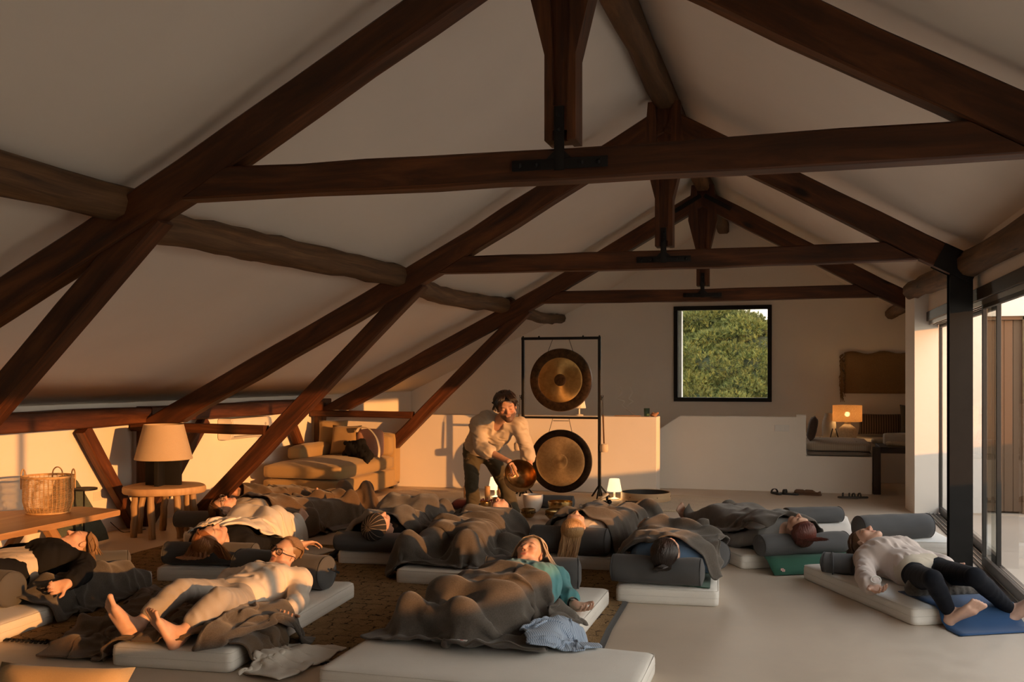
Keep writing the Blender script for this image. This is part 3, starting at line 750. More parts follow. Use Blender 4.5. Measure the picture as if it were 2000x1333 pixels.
def lying(head, feet, zb, crown, face, hs=1.0, knee=0.0, spread=.11, arm=.12, chest_up=0.0, L=None, front=(0, 0, 1), torso=None):
    """joints of someone lying on their back on a surface at zb; head and feet are points"""
    J = Fig(); H = npv(head); Fe = npv(feet); ax = Fe-H; ax[2] = 0; Lf = np.linalg.norm(ax); a = ax/Lf; sd = np.array([-a[1], a[0], 0.0]); z = np.array([0, 0, 1.0])
    J.head = H; J.R = headR(crown, face); J.hs = hs; J.front = npv(front); q = lambda x, y, zz: np.array([H[0], H[1], 0])+a*x+sd*y+z*zz
    k = (L or Lf)/1.5
    J.neck = q(.17*k, 0, zb+.125+chest_up); J.neck = J.neck*.5+(H+unit(q(.4, 0, zb+.12)-H)*.175)*.5
    J.chest = q(.36*k, 0, zb+.115+chest_up*.6); J.pelvis = q(.70*k, 0, zb+.105)
    for s, n in ((1, 'l'), (-1, 'r')):
        setattr(J, 'sh_'+n, J.neck*.35+q(.25*k, 0, zb+.10+chest_up)*.65+sd*s*.165); setattr(J, 'el_'+n, q(.48*k, s*(.20+arm*.6), zb+.055)); setattr(J, 'wr_'+n, q(.70*k, s*(.20+arm), zb+.05))
        setattr(J, 'hip_'+n, q(.73*k, s*.085, zb+.10)); kx = 1.10*k-knee*.25; setattr(J, 'kn_'+n, q(kx, s*(.09+spread*.4), zb+.075+knee)); setattr(J, 'an_'+n, q(1.47*k, s*(.07+spread), zb+.045))
        setattr(J, 'hand_'+n, (a, z*.9+sd*s*-.3, -s, dict(curl=.35))); setattr(J, 'foot_'+n, (unit(z*.9+sd*s*.45+a*.25), a*.95-z*.2, dict(side=-s)))
    J.ax = a; J.sd = sd; return J
# ================================================================ CLOTH: small position-based solver on a height field
def sample_top(objs, lo, hi, res=.02, floor=0.0):
    nx, ny = int((hi[0]-lo[0])/res)+2, int((hi[1]-lo[1])/res)+2; Hm = np.full((nx, ny), floor)
    for o in objs:
        me = o.data; off = wloc(o); n = len(me.vertices); co = np.empty(n*3, np.float32); me.vertices.foreach_get('co', co); co = co.reshape(-1, 3).astype(float)
        mw = np.array(o.matrix_basis.to_3x3()) if o.parent is None else np.array(o.parent.matrix_basis.to_3x3()); co = co@mw.T+np.array(off)
        me.calc_loop_triangles(); tr = np.empty(len(me.loop_triangles)*3, np.int32); me.loop_triangles.foreach_get('vertices', tr); tr = tr.reshape(-1, 3)
        T = co[tr]; mx = T[:, :, :2].max(1); mn = T[:, :, :2].min(1); ok = (mx > np.array(lo)).all(1) & (mn < np.array(hi)).all(1); T = T[ok]
        if not len(T): continue
        e = np.maximum(np.linalg.norm(T[:, 1]-T[:, 0], axis=1), np.maximum(np.linalg.norm(T[:, 2]-T[:, 1], axis=1), np.linalg.norm(T[:, 0]-T[:, 2], axis=1)))
        lv = np.minimum(64, np.ceil(e/(res*.7)).astype(int))
        for L in np.unique(lv):
            Q = T[lv == L]
            for i in range(L+1):
                for j in range(L+1-i):
                    b = i/L; c = j/L; p = Q[:, 0]*(1-b-c)+Q[:, 1]*b+Q[:, 2]*c
                    ix = ((p[:, 0]-lo[0])/res).round().astype(int); iy = ((p[:, 1]-lo[1])/res).round().astype(int)
                    m = (ix >= 0) & (iy >= 0) & (ix < nx) & (iy < ny); np.maximum.at(Hm, (ix[m], iy[m]), p[m, 2])
    return Hm
def blur(H, n=1):
    for _ in range(n):
        P_ = np.pad(H, 1, mode='edge'); H = (P_[:-2, 1:-1]+P_[2:, 1:-1]+P_[1:-1, :-2]+P_[1:-1, 2:]+4*H)/8
    return H
def dilate(H, n=1):
    for _ in range(n):
        P_ = np.pad(H, 1, mode='edge'); H = np.maximum.reduce([P_[1+i:P_.shape[0]-1+i, 1+j:P_.shape[1]-1+j] for i, j in ((0, 0), (1, 0), (-1, 0), (0, 1), (0, -1))])
    return H
def drape(quad, colliders, slack=1.12, res=.03, it=220, thick=.012, floor=.0, seed=0, lift=.10, stiff=.08, fric=.9, edge_in=None, rough=.045, grav=.0022, bumps=(), folds=.085):
    """cloth over colliders. quad: 4 floor corners (a,b,c,d) outlining where it lies; slack: how much longer the cloth is than that"""
    rs = np.random.RandomState(seed); q = [np.array(p[:2], float) for p in quad]
    sa, sb = slack if isinstance(slack, tuple) else (slack, slack)
    la = (np.linalg.norm(q[1]-q[0])+np.linalg.norm(q[2]-q[3]))/2; lb = (np.linalg.norm(q[3]-q[0])+np.linalg.norm(q[2]-q[1]))/2
    na, nb = max(8, int(la*sa/res)), max(8, int(lb*sb/res)); u = np.linspace(0, 1, na)[:, None]; w = np.linspace(0, 1, nb)[None, :]
    wob = lambda: (sum(rs.uniform(-.02, .02)*np.sin(np.linspace(0, 1, na)*PI*k+rs.rand()*6)[:, None]*np.ones((1, nb)) for k in (1, 2, 3)), sum(rs.uniform(-.02, .02)*np.sin(np.linspace(0, 1, nb)*PI*k+rs.rand()*6)[None, :]*np.ones((na, 1)) for k in (1, 2, 3)))
    xy = [(q[0][i]*(1-u)+q[1][i]*u)*(1-w)+(q[3][i]*(1-u)+q[2][i]*u)*w+(0 if edge_in == 0 else wob()[i]+wob()[1-i]) for i in (0, 1)]
    lo = np.array([xy[0].min(), xy[1].min()])-.25; hi = np.array([xy[0].max(), xy[1].max()])+.25; hr = .02
    H = sample_top(colliders, lo, hi, hr, floor); H = blur(dilate(H, 2), 2)
    gxx, gyy = np.meshgrid(lo[0]+hr*np.arange(H.shape[0]), lo[1]+hr*np.arange(H.shape[1]), indexing='ij')
    for bx, by, br, bh in bumps: H = H+bh*np.exp(-((gxx-bx)**2+(gyy-by)**2)/br**2)
    Hx, Hy = np.gradient(blur(H, 1), hr)
    def hat(a, x, y):
        fx = np.clip((x-lo[0])/hr, 0, a.shape[0]-1.001); fy = np.clip((y-lo[1])/hr, 0, a.shape[1]-1.001); i = fx.astype(int); j = fy.astype(int); s = fx-i; t = fy-j
        return a[i, j]*(1-s)*(1-t)+a[i+1, j]*s*(1-t)+a[i, j+1]*(1-s)*t+a[i+1, j+1]*s*t
    soft = blur(H, 14)
    p = np.stack([xy[0], xy[1], np.maximum(hat(H, *xy), hat(soft, *xy))+lift+rough*blur(rs.normal(size=(na, nb)), 5)*4], -1)
    ra, rb = la*sa/(na-1), lb*sb/(nb-1); rd = math.hypot(ra, rb); vel = np.zeros_like(p)
    def con(A, B, L, k, par):
        for o in par:
            a = p[A][o]; b = p[B][o]; d = b-a; n = np.sqrt((d*d).sum(-1, keepdims=True))+1e-9; c = d*(.5*k*(n-L)/n); a += c; b -= c
    S = slice(None); ev = [(slice(0, None, 2),), (slice(1, None, 2),)]; ew = [(S, slice(0, None, 2)), (S, slice(1, None, 2))]; al = [(S,)]
    for step in range(it):
        old = p.copy(); p[..., 2] -= grav; p += vel*.90
        for _ in range(3):
            con((slice(0, -1),), (slice(1, None),), ra, .9, ev); con((S, slice(0, -1)), (S, slice(1, None)), rb, .9, ew)
            con((slice(0, -1), slice(0, -1)), (slice(1, None), slice(1, None)), rd, .35, ev); con((slice(0, -1), slice(1, None)), (slice(1, None), slice(0, -1)), rd, .35, ev)
            con((slice(0, -2),), (slice(2, None),), 2*ra, stiff*.3, [(slice(0, None, 4),), (slice(1, None, 4),), (slice(2, None, 4),), (slice(3, None, 4),)])
            con((S, slice(0, -2)), (S, slice(2, None)), 2*rb, stiff*.3, [(S, slice(0, None, 4)), (S, slice(1, None, 4)), (S, slice(2, None, 4)), (S, slice(3, None, 4))])
            h = hat(H, p[..., 0], p[..., 1])+thick; pen = h-p[..., 2]; m = pen > 0
            gx, gy = hat(Hx, p[..., 0], p[..., 1]), hat(Hy, p[..., 0], p[..., 1]); g2 = 1+np.minimum(gx*gx+gy*gy, 9)
            steep = np.minimum(1, (g2-1)/6)
            p[..., 0] -= np.where(m, np.clip(pen*gx/g2, -.02, .02)*steep, 0); p[..., 1] -= np.where(m, np.clip(pen*gy/g2, -.02, .02)*steep, 0)
            h = hat(H, p[..., 0], p[..., 1])+thick; m2 = h > p[..., 2]; p[..., 2] = np.where(m2, h, p[..., 2])
            p[..., :2] = np.where((m | m2)[..., None], p[..., :2]*(1-fric*.5)+old[..., :2]*fric*.5, p[..., :2])
        vel = p-old; vel = np.clip(vel, -.02, .02)
    idx = np.arange(na*nb).reshape(na, nb); f = np.stack([idx[:-1, :-1], idx[1:, :-1], idx[1:, 1:], idx[:-1, 1:]], -1).reshape(-1, 4)
    uvs = np.stack(np.broadcast_arrays(u*la*sa, w*lb*sb), -1).reshape(-1, 2)
    if folds:                                                   # small folds of the cloth itself, raised along its normal
        du = np.gradient(p, axis=0); dv = np.gradient(p, axis=1); nn = np.cross(du, dv); nn /= np.linalg.norm(nn, axis=-1, keepdims=True)+1e-9; nn *= np.sign(nn[..., 2:].mean())
        U, W_ = u*la*sa*np.ones((1, nb)), w*lb*sb*np.ones((na, 1)); ns = lambda f: sum(np.sin(U*rs.normal()*f+W_*rs.normal()*f+rs.rand()*6) for _ in range(5))/2.2
        tot = 0
        for lam, amp in ((.26, .55), (.17, .35), (.11, .18)):
            th = rs.rand()*PI; s_ = U*math.cos(th)+W_*math.sin(th)+.035*ns(7)+.012*ns(16); tot = tot+amp*(1-np.abs(np.sin(PI*s_/lam)))**1.6*np.clip(.5+.8*ns(6), 0, 1.3)
        p = p+nn*(tot*folds)[..., None]
    v = p.reshape(-1, 3); n0 = np.cross(v[f[:, 1]]-v[f[:, 0]], v[f[:, 3]]-v[f[:, 0]])[:, 2].mean()
    if n0 < 0: f = f[:, ::-1]
    return v, f, uvs
def cloth_obj(name, label, cat, vfu, mat, group=None, thick=.007, sub=1, parent=None, hem=None):
    v, f, uvs = vfu
    o = obj(name, (v, f), mat, parent, 180, origin=(float(v[:, 0].mean()), float(v[:, 1].mean()), 0.0))
    me = o.data; ul = me.uv_layers.new(name='UVMap'); li = np.empty(len(me.loops), np.int32); me.loops.foreach_get('vertex_index', li); ul.data.foreach_set('uv', uvs[li].astype(np.float32).ravel())
    m = o.modifiers.new('sub', 'SUBSURF'); m.levels = sub; m.render_levels = sub
    m = o.modifiers.new('thick', 'SOLIDIFY'); m.thickness = thick; m.offset = 0
    if parent is None: tag(o, label, cat, group)
    return o
# ================================================================ RUGS
def m_rug():
    m, nt, bs = new_mat('woven jute rug with dark lattice'); v = coords(nt, 'Object')
    b = nt.nodes.new('ShaderNodeTexBrick'); b.offset = .5; b.inputs['Scale'].default_value = 1.0
    b.inputs['Mortar Size'].default_value = .006; b.inputs['Brick Width'].default_value = .13; b.inputs['Row Height'].default_value = .13; b.inputs['Mortar Smooth'].default_value = .3
    n1 = noise(nt, v, 9, 3, .6); ad = nt.nodes.new('ShaderNodeMixRGB'); ad.blend_type = 'LINEAR_LIGHT'; ad.inputs[0].default_value = .05
    lnk(nt, v, ad.inputs[1]); nn = nt.nodes.new('ShaderNodeTexNoise'); nn.inputs['Scale'].default_value = 14; lnk(nt, v, nn.inputs['Vector']); lnk(nt, nn.outputs['Color'], ad.inputs[2]); lnk(nt, ad.outputs[0], b.inputs['Vector'])
    w = nt.nodes.new('ShaderNodeTexWave'); w.inputs['Scale'].default_value = 24; w.inputs['Distortion'].default_value = 3; w.bands_direction = 'Y'; lnk(nt, v, w.inputs['Vector'])
    f = noise(nt, v, 130, 3, .7)
    c = ramp(nt, f, [(.25, (.13, .078, .036)), (.5, (.31, .195, .092)), (.75, (.50, .34, .18))])
    c = mixc(nt, .35, c, ramp(nt, w.outputs['Fac'], [(.2, (.11, .065, .032)), (.8, (.44, .29, .145))]))
    c = mixc(nt, ramp(nt, n1, [(.35, (0, 0, 0)), (.75, (.45, .45, .45))]), c, (.14, .085, .042))
    n3 = noise(nt, v, 30, 3, .7); mk = nt.nodes.new('ShaderNodeMath'); mk.operation = 'MULTIPLY'; lnk(nt, b.outputs['Fac'], mk.inputs[0]); lnk(nt, ramp(nt, n3, [(.40, (.05, .05, .05)), (.55, (.95, .95, .95))]), mk.inputs[1])
    c = mixc(nt, mk.outputs[0], c, (.016, .012, .009))
    lnk(nt, c, bs.inputs['Base Color']); setp(bs, .95, 0, .1); bump(nt, bs, f, .9, .01); return m
M['rug'] = m_rug(); M['rug_edge'] = m_fabric('black rug binding', (.018, .016, .016), .3)
rug = thing('woven_rug', 'large brown jute rug with a dark lattice pattern under the mattresses', 'rug', (-3.1, 6.4, 0))
poly = [(-1.02, 4.78), (-1.0, 5.2), (-1.04, 5.8), (-1.06, 6.5), (-1.18, 7.1), (-1.32, 7.6), (-1.36, 8.1), (-5.32, 8.0), (-5.34, 7.3), (-5.2, 4.62), (-4.2, 4.70), (-2.36, 4.80)]
bm = NB(); add_prism(bm, poly, .001, .012, 'z'); obj('pile', bm, M['rug'], rug)
bm = NB(); e = poly[:7]
add_tube(bm, [(x, y, .009) for x, y in e], .024, 6, flat=.16); obj('binding', bm, M['rug_edge'], rug, 60)
bm = NB(); rnd = random.Random(3)
for k in range(130):
    t = k/129; x = -5.0+t*3.98; y = 4.63+(x+5.2)*.0375-(0 if x > -2.36 else .0)
    add_tube(bm, [(x+.011*math.cos(a)+rnd.uniform(-.003, .003), y-.014+.020*math.sin(a), .010+.004*math.cos(2*a)) for a in [2*PI*i/6 for i in range(6)]], .0048, 4, closed=True)
o = obj('fringe', bm, M['rug_edge'], rug, 60); o['kind'] = 'stuff'
M['jute'] = m_fabric('natural jute loops', (.56, .45, .31), .45, 110, .95, 20, bmp=1.0)
bm = NB(); add_prism(bm, [(-4.95, 10.35), (-.86, 11.2), (-.72, 12.32), (-1.3, 12.6), (-1.75, 12.5), (-4.9, 12.2)], .001, .016, 'z', .004); tag(obj('jute_rug', bm, M['jute'], None, origin=(-2.8, 11.5, 0)), 'plain beige jute rug under the gongs and singing bowls', 'rug')
# ================================================================ MATTRESSES, BOLSTERS
M['matt'] = m_fabric('greige mattress linen', (.73, .705, .655), .10, 420, .9, 10, bmp=.25)
M['pipe'] = m_fabric('mattress seam', (.66, .63, .58), .1)
def mattress_at(cx, cy, w, l, rot, label, th=.11, seed=0):
    rnd = random.Random(seed); t = thing('floor_mattress', label, 'mattress', (cx, cy, 0), 'linen floor mattresses'); Mx = ROT((cx, cy, 0), rot)
    bm = NB(); n, m = 10, 18; r = .03
    grid = []
    def prof(s):       # rounded rectangle outline param -> inset
        return s
    ring_z = [(.012, .0), (.002, .008), (0, .03), (0, .052), (.0, .056), (0, .06), (0, th-.03), (.004, th-.012), (.018, th-.002), (.05, th+.002)]
    rings = []
    def outline(ins):
        pts = []; cr = .035; hw, hl = w/2-ins, l/2-ins
        for qx, qy, a0 in ((1, 1, 0), (-1, 1, 90), (-1, -1, 180), (1, -1, 270)):
            for k in range(5):
                a = math.radians(a0+k*22.5); pts.append((qx*(hw-cr)+cr*math.cos(a), qy*(hl-cr)+cr*math.sin(a)))
        out = []
        for i in range(20):
            p, q = pts[i], pts[(i+1) % 20]; d = math.dist(p, q); k = max(1, int(d/.12))
            for j in range(k): out.append((p[0]+(q[0]-p[0])*j/k, p[1]+(q[1]-p[1])*j/k))
        return out
    base = outline(0); N_ = len(base)
    for ins, z in ring_z:
        sx, sy = (w-2*ins)/w, (l-2*ins)/l
        rings.append([bm.verts.new((x*sx, y*sy, z+(.004*math.sin(x*9+seed)*math.cos(y*7) if z > .09 else 0))) for x, y in base])
    for k in (.8, .5, .2):
        rings.append([bm.verts.new((x*k*.9, y*k*.95, th+.004+.003*math.sin(x*8*k+seed)*math.cos(y*6*k))) for x, y in base])
    for i in range(len(rings)-1):
        for k in range(N_): bm.faces.new((rings[i][k], rings[i][(k+1) % N_], rings[i+1][(k+1) % N_], rings[i+1][k])).smooth = True
    bm.faces.new(rings[0][::-1]); bm.faces.new(rings[-1])
    bmesh.ops.transform(bm, matrix=Mx, verts=bm.verts); c = obj('cover', bm, M['matt'], t)
    bm = NB(); add_tube(bm, [Mx @ Vector((x*1.0005, y*1.0003, .0555)) for x, y in base], .0016, 5, closed=True)
    add_tube(bm, [Mx @ Vector((x*(w-.006)/w, y*(l-.006)/l, th-.010)) for x, y in base], .0018, 5, closed=True); obj('piping', bm, M['pipe'], t, 180)
    return c
d2r = math.radians
mats = {}
for key, cx, cy, w, l, rot, lab in (
    ('A', .685, 7.19, .66, 1.44, 25.7, 'pale mattress under the woman in black leggings by the doors'),
    ('B', .94, 9.62, .64, 1.2, 8, 'empty pale mattress under the bolster nearest the black column'),
    ('C', -.40, 8.72, .66, 1.45, 26.5, 'pale mattress under the green mat and the person with dark red hair'),
    ('O', .24, 9.80, .60, 1.4, 0, 'empty mattress farther back, under the bolster before the shoes'),
    ('D', -.84, 7.29, .67, 1.46, 4, 'mattress with green mat edge under the person with the green scrunchie'),
    ('E', -1.49, 5.79, .68, 1.36, 0, 'pale mattress under the woman in the teal top'),
    ('F', -1.70, 8.27, .68, 1.46, 2, 'mattress behind the teal-topped woman, under the long blonde hair'),
    ('G', -2.43, 7.43, .68, 1.46, 1, 'mattress with its bare corner on the rug, under the blanket at the center'),
    ('H', -3.24, 8.03, .66, 1.46, 6, 'mattress under the person in the striped knit cap'),
    ('I', -4.28, 7.06, .66, 1.46, 11, 'mattress under the red-haired woman with the white cover'),
    ('J', -3.12, 5.30, .68, 1.76, 4, 'long mattress under the woman in black glasses'),
    ('K', -4.76, 5.66, .70, 1.06, 0, 'mattress under the shoulders of the woman in the black top'),
    ('Q', -4.62, 4.38, .70, 1.36, 3, 'sunlit mattress at the left edge, beside the bare feet'),
    ('L', -1.42, 4.68, 1.52, .72, 0, 'empty mattress lying across the front of the picture'),
    ('N', -5.02, 8.55, .70, 1.5, 10, 'mattress by the round table under the two people farthest left')):
    mats[key] = mattress_at(cx, cy, w, l, d2r(rot), lab, seed=ord(key))
M['bol'] = m_fabric('charcoal cotton', (.082, .082, .084), .14, 500, .9, 8, bmp=.2)
M['bol_seam'] = m_fabric('charcoal seam', (.066, .066, .068), .1)
bolsters = {}
def bolster_at(key, a, b, r, label, flat=1.0, seed=0, dents=(), group='charcoal bolsters on the mattresses', name='bolster'):
    """round cushion from end a to end b (centres), vertical squash 'flat', dents: (t, depth, width)"""
    a, b = Vector(a), Vector(b); c = (a+b)/2; t = thing(name, label, 'bolster', (c.x, c.y, 0), group); rnd = random.Random(seed)
    ax = (b-a); L = ax.length; ax.normalize(); sd = ax.cross(Vector((0, 0, 1))).normalized(); up = sd.cross(ax).normalized(); bm = NB(); n = 28; rings = []
    st = [(0, .0), (0.0, .45), (.0, .80), (.006, .93), (.02, .985)]+[(k*L/22, 1.0) for k in range(2, 21)]+[(L-.02, .985), (L-.006, .93), (L, .80), (L, .45), (L, 0)]
    for s, f in st:
        bulge = -.012*math.sin(0) if f < .95 else 0; x = s+(-.012 if s == 0 and f < .6 else (.012 if s == L and f < .6 else 0))
        if f == 0: rings.append([bm.verts.new(a+ax*x)]); continue
        rr = []
        for k in range(n):
            th = 2*PI*k/n; wob = 1+.018*math.sin(3*th+s*9+seed)+.012*math.sin(s*31+2*th+seed*2)
            y, z = math.cos(th)*r*f*wob*(1+(1-flat)*.5), math.sin(th)*r*f*wob*flat
            for dt, dd, dw in dents:
                if z > 0: z -= dd*math.exp(-((s/L-dt)/dw)**2)*max(0, math.sin(th))
            z = max(z, -r*flat*.93)
            rr.append(bm.verts.new(a+ax*x+sd*y+up*z))
        rings.append(rr)
    for A, B in zip(rings, rings[1:]):
        for k in range(n):
            k1 = (k+1) % n
            if len(A) == 1: f = bm.faces.new((A[0], B[k], B[k1]))
            elif len(B) == 1: f = bm.faces.new((A[k1], A[k], B[0]))
            else: f = bm.faces.new((A[k], B[k], B[k1], A[k1]))
            f.smooth = True
    bmesh.ops.recalc_face_normals(bm, faces=bm.faces)
    o = obj('cover', bm, M['bol'], t); bolsters[key] = o
    for e, s in ((a, -1), (b, 1)):
        bm = NB(); add_tube(bm, [e+ax*s*.001-ax*s*.008+(sd*math.cos(q)*(1+(1-flat)*.5)+up*max(math.sin(q)*flat, -.93*flat))*r*.955 for q in [2*PI*k/24 for k in range(24)]], .0035, 5, closed=True)
        obj('seam', bm, M['bol_seam'], t, 180)
    return t
def BP(px, py, z): return P(px, py, z)
T = .113
b = {}
bolster_at('P2', BP(468, 1104, T+.115), BP(640, 1120, T+.112), .115, 'round brown-lit bolster under the head of the woman in glasses', .98, 1)
bm = NB(); q = BP(655, 1121, T+.112); add_beam(bm, [q+Vector((.012, .03, .0)), q+Vector((-.015, -.035, .035))], .008, .014, bev=.001); obj('zip_pull', bm, M['iron'], bolsters['P2'].parent)
bolster_at('P1', BP(120, 1103, T+.095), BP(252, 1098, T+.085), .098, 'bolster under the head of the woman in the black top', .86, 2)
bolster_at('P1k', BP(-70, 1140, T+.11), BP(25, 1153, T+.10), .113, 'bolster seen end on under the knees, at the left edge', 1.0, 3)
bolster_at('P3', BP(325, 1080, T+.085), BP(500, 1084, T+.085), .095, 'bolster under the red-haired woman with the white cover', .88, 4)
bolster_at('P4', BP(345, 1014, T+.08), BP(470, 1016, T+.08), .09, 'dark cushion under the head behind the red-haired woman', .85, 5)
bolster_at('P6', BP(660, 1056, T+.075), BP(800, 1062, T+.075), .10, 'soft cushion under the striped knit cap', .78, 6, [(.5, .035, .16)])
bolster_at('P8', BP(948, 1118, T+.105), BP(1132, 1121, T+.105), .105, 'bolster under the head of the woman in the teal top', 1.0, 7)
bolster_at('P9', BP(1040, 1052, T+.105), BP(1188, 1060, T+.105), .113, 'bolster under the long blonde hair', .96, 8)
bolster_at('P10', BP(1196, 1109, T+.095), BP(1372, 1119, T+.095), .10, 'bolster under the dark bun with the green scrunchie', .94, 9, [(.6, .03, .12)])
bolster_at('P10k', BP(1360, 1072, T+.10), BP(1404, 1086, T+.10), .105, 'short round bolster poking out right of the blanket with the scrunchie', 1.0, 10)
bolster_at('P11', BP(1482, 1066, T+.085), BP(1650, 1058, T+.085), .098, 'bolster under the dark red hair', .85, 11, [(.55, .03, .15)])
bolster_at('P12', BP(1607, 1098, T+.07), BP(1672, 1104, T+.07), .085, 'small strapped bolster under the neck of the woman in leggings', .85, 12)
bolster_at('R1', BP(1676, 1033, T+.10), BP(1812, 1027, T+.10), .112, 'empty bolster on the bare mattress beside the black column', .98, 13)
bolster_at('R2', BP(1535, 1008, T+.075), BP(1640, 1005, T+.075), .095, 'empty bolster farther back, before the row of shoes', .8, 14)
bolster_at('G', BP(1054, 980, .085), BP(1120, 982, .085), .085, 'small grey cushion on the jute rug before the lower gong', .9, 15)
bm = NB(); a, q = BP(1626, 1101, T+.07), BP(1630, 1102, T+.07); add_tube(bm, [a+Vector((.0, .093*math.cos(k*PI/8), .078*math.sin(k*PI/8))) for k in range(16)], .006, 6, closed=True, flat=.4); obj('strap', bm, M['bol_seam'], bolsters['P12'].parent, 180)
# yoga mats
def mat_prism(name, label, poly, z0, col, mark=None):
    t = thing(name, label, 'yoga mat', (poly[0][0], poly[0][1], 0), None); bm = NB(); add_prism(bm, [(p[0], p[1]) for p in poly], z0, z0+.005, 'z', .0015); obj('sheet', bm, m_fabric(col[0], col[1], .1, 300, .7, 6, bmp=.15), t)
    return t
GREEN = ('deep green mat rubber', (.030, .105, .068)); BLUE = ('navy mat rubber', (.02, .06, .145))
M['green'] = m_fabric(*GREEN, .1, 300, .75, 6, bmp=.15); M['navy'] = m_fabric(*BLUE, .1, 300, .7, 6, bmp=.15)
M['mark'] = m_plain('pale pink print', (.62, .36, .33), .7)
def emblem(p, ux, uy, r, parent, off=.0):
    """small round pink mark: a rosette of ring, petals and dot printed on the mat"""
    bm = NB(); ux, uy = Vector(ux).normalized(), Vector(uy).normalized(); n = ux.cross(uy).normalized()
    for k in range(6):
        a = k*PI/3; c = p+(ux*math.cos(a)+uy*math.sin(a))*r*.62+n*.0012
        vs = [bm.verts.new(c+(ux*math.cos(t)+uy*math.sin(t))*r*.30) for t in [2*PI*i/10 for i in range(10)]]; bm.faces.new(vs)
    vs = [bm.verts.new(p+n*.0012+(ux*math.cos(t)+uy*math.sin(t))*r*.24) for t in [2*PI*i/12 for i in range(12)]]; bm.faces.new(vs)
    obj('mark', bm, M['mark'], parent)
t = thing('yoga_mat', 'green yoga mat edge under the bolster of the person with the scrunchie', 'yoga mat', (-.8, 6.7, .11))
bm = NB(); add_prism(bm, [tuple(P(*p, .118)[:2]) for p in ((1204, 1131), (1387, 1150), (1390, 1105), (1225, 1090))], .1165, .1215, 'z', .0015); obj('sheet', bm, M['green'], t)
emblem(P(1223, 1138, .1218), (1, 0, 0), (0, 1, 0), .017, t)
t = thing('yoga_mat', 'green yoga mat hanging over the mattress end beneath the dark red hair', 'yoga mat', (.05, 8.0, 0))
A0, A1 = P(1490, 1083, .118), P(1655, 1076, .118); B0, B1 = P(1513, 1125, .006), P(1660, 1119, .006); Md0, Md1 = P(1494, 1090, .118), P(1657, 1085, .115)
bm = NB(); bk = Vector((-.2, .45, 0))
rows = [(A0+bk, A1+bk), (A0, A1), (Md0, Md1), (Md0.lerp(B0, .12)+Vector((.01, -.02, -.003)), Md1.lerp(B1, .12)+Vector((.01, -.02, -.003))), (Md0.lerp(B0, .6), Md1.lerp(B1, .6)), (B0, B1)]
vs = [[bm.verts.new(p.lerp(q, k/8)+Vector((0, 0, .0035))) for k in range(9)] for p, q in rows]
for i in range(len(vs)-1):
    for k in range(8): bm.faces.new((vs[i][k], vs[i+1][k], vs[i+1][k+1], vs[i][k+1])).smooth = True
o = obj('sheet', bm, M['green'], t); o.modifiers.new('t', 'SOLIDIFY').thickness = .005
e0 = Md0.lerp(B0, .75).lerp(Md1.lerp(B1, .75), .13); emblem(e0+Vector((.004, -.009, .006)), (B1-B0), (Md0-B0), .02, t)
t = thing('yoga_mat', 'navy blue yoga mat under the bare feet of the woman in leggings', 'yoga mat', (1.1, 6.5, 0))
E0, E1 = Vector((.84, 6.447, 0)), Vector((1.31, 6.673, 0)); ou = Vector((.433, -.901, 0))
def zz(p, z): return Vector((p.x, p.y, z))
rows = [(zz(E0-ou*.42, .118), zz(E1-ou*.42, .118)), (zz(E0-ou*.2, .118), zz(E1-ou*.2, .118)), (zz(E0-ou*.015, .118), zz(E1-ou*.015, .118)), (zz(E0+ou*.022, .10), zz(E1+ou*.022, .10)), (zz(E0+ou*.05, .04), zz(E1+ou*.05, .04)), (zz(E0+ou*.10, .006), zz(E1+ou*.10, .006)), (P(1866, 1239, .006), P(2016, 1232, .006)), (P(1876, 1243, .006), P(2012, 1235, .006))]
bm = NB(); vs = [[bm.verts.new(p.lerp(q, k/8)+Vector((0, 0, .003))) for k in range(9)] for p, q in rows]
for i in range(len(vs)-1):
    for k in range(8): bm.faces.new((vs[i][k], vs[i+1][k], vs[i+1][k+1], vs[i][k+1])).smooth = True
o = obj('sheet', bm, M['navy'], t); o.modifiers.new('t', 'SOLIDIFY').thickness = .005
# ================================================================ BENCH, BASKET, SIDE TABLES
def feet_on(o): pass
t = thing('bench', 'long oak bench with crossed legs under the wicker basket', 'bench', (-5.6, 6.2, 0))
bm = NB(); add_prism(bm, [(-5.20, 4.9), (-5.23, 6.90), (-5.27, 6.93), (-5.68, 7.0), (-5.72, 6.98), (-6.12, 6.55), (-6.12, 4.9)], .375, .42, 'z', .006)
obj('bench_top', bm, M['oak'], t, 40)
for y in (6.45, 5.05):
    for s in (-1, 1):
        bm = NB(); add_beam(bm, [(-5.66+s*.08, y, .376), (-5.66+s*.36, y, .003)], .06, .085, (0, 1, 0), .02, bev=.005)
        bmesh.ops.bisect_plane(bm, geom=bm.verts[:]+bm.edges[:]+bm.faces[:], plane_co=(0, 0, .002), plane_no=(0, 0, 1), clear_inner=True); obj('leg', bm, M['oak'], t, 40)
    bm = NB(); add_box(bm, (-5.9, y-.04, .34), (-5.42, y+.04, .376), bev=.004); obj('crossbar', bm, M['oak'], t, 40)
M['rattan'] = m_plain('pale rattan', (.56, .36, .17), .5, var=.2, scale=30)
t = thing('wicker_basket', 'round open-weave rattan basket with loop handles on the bench', 'basket', (-5.68, 6.61, .42))
bc = Vector((-5.68, 6.61, .42))
def brad(z): return .150+.040*min(1, (z/.10))**.6-.004*math.sin(z*9)
bm = NB()
for k in range(30):
    z = .012+k*.0093; r = brad(z); add_tube(bm, [bc+Vector((r*math.cos(a), r*math.sin(a), z+.001*math.sin(5*a+k))) for a in [2*PI*i/40 for i in range(40)]], .0021, 4, closed=True)
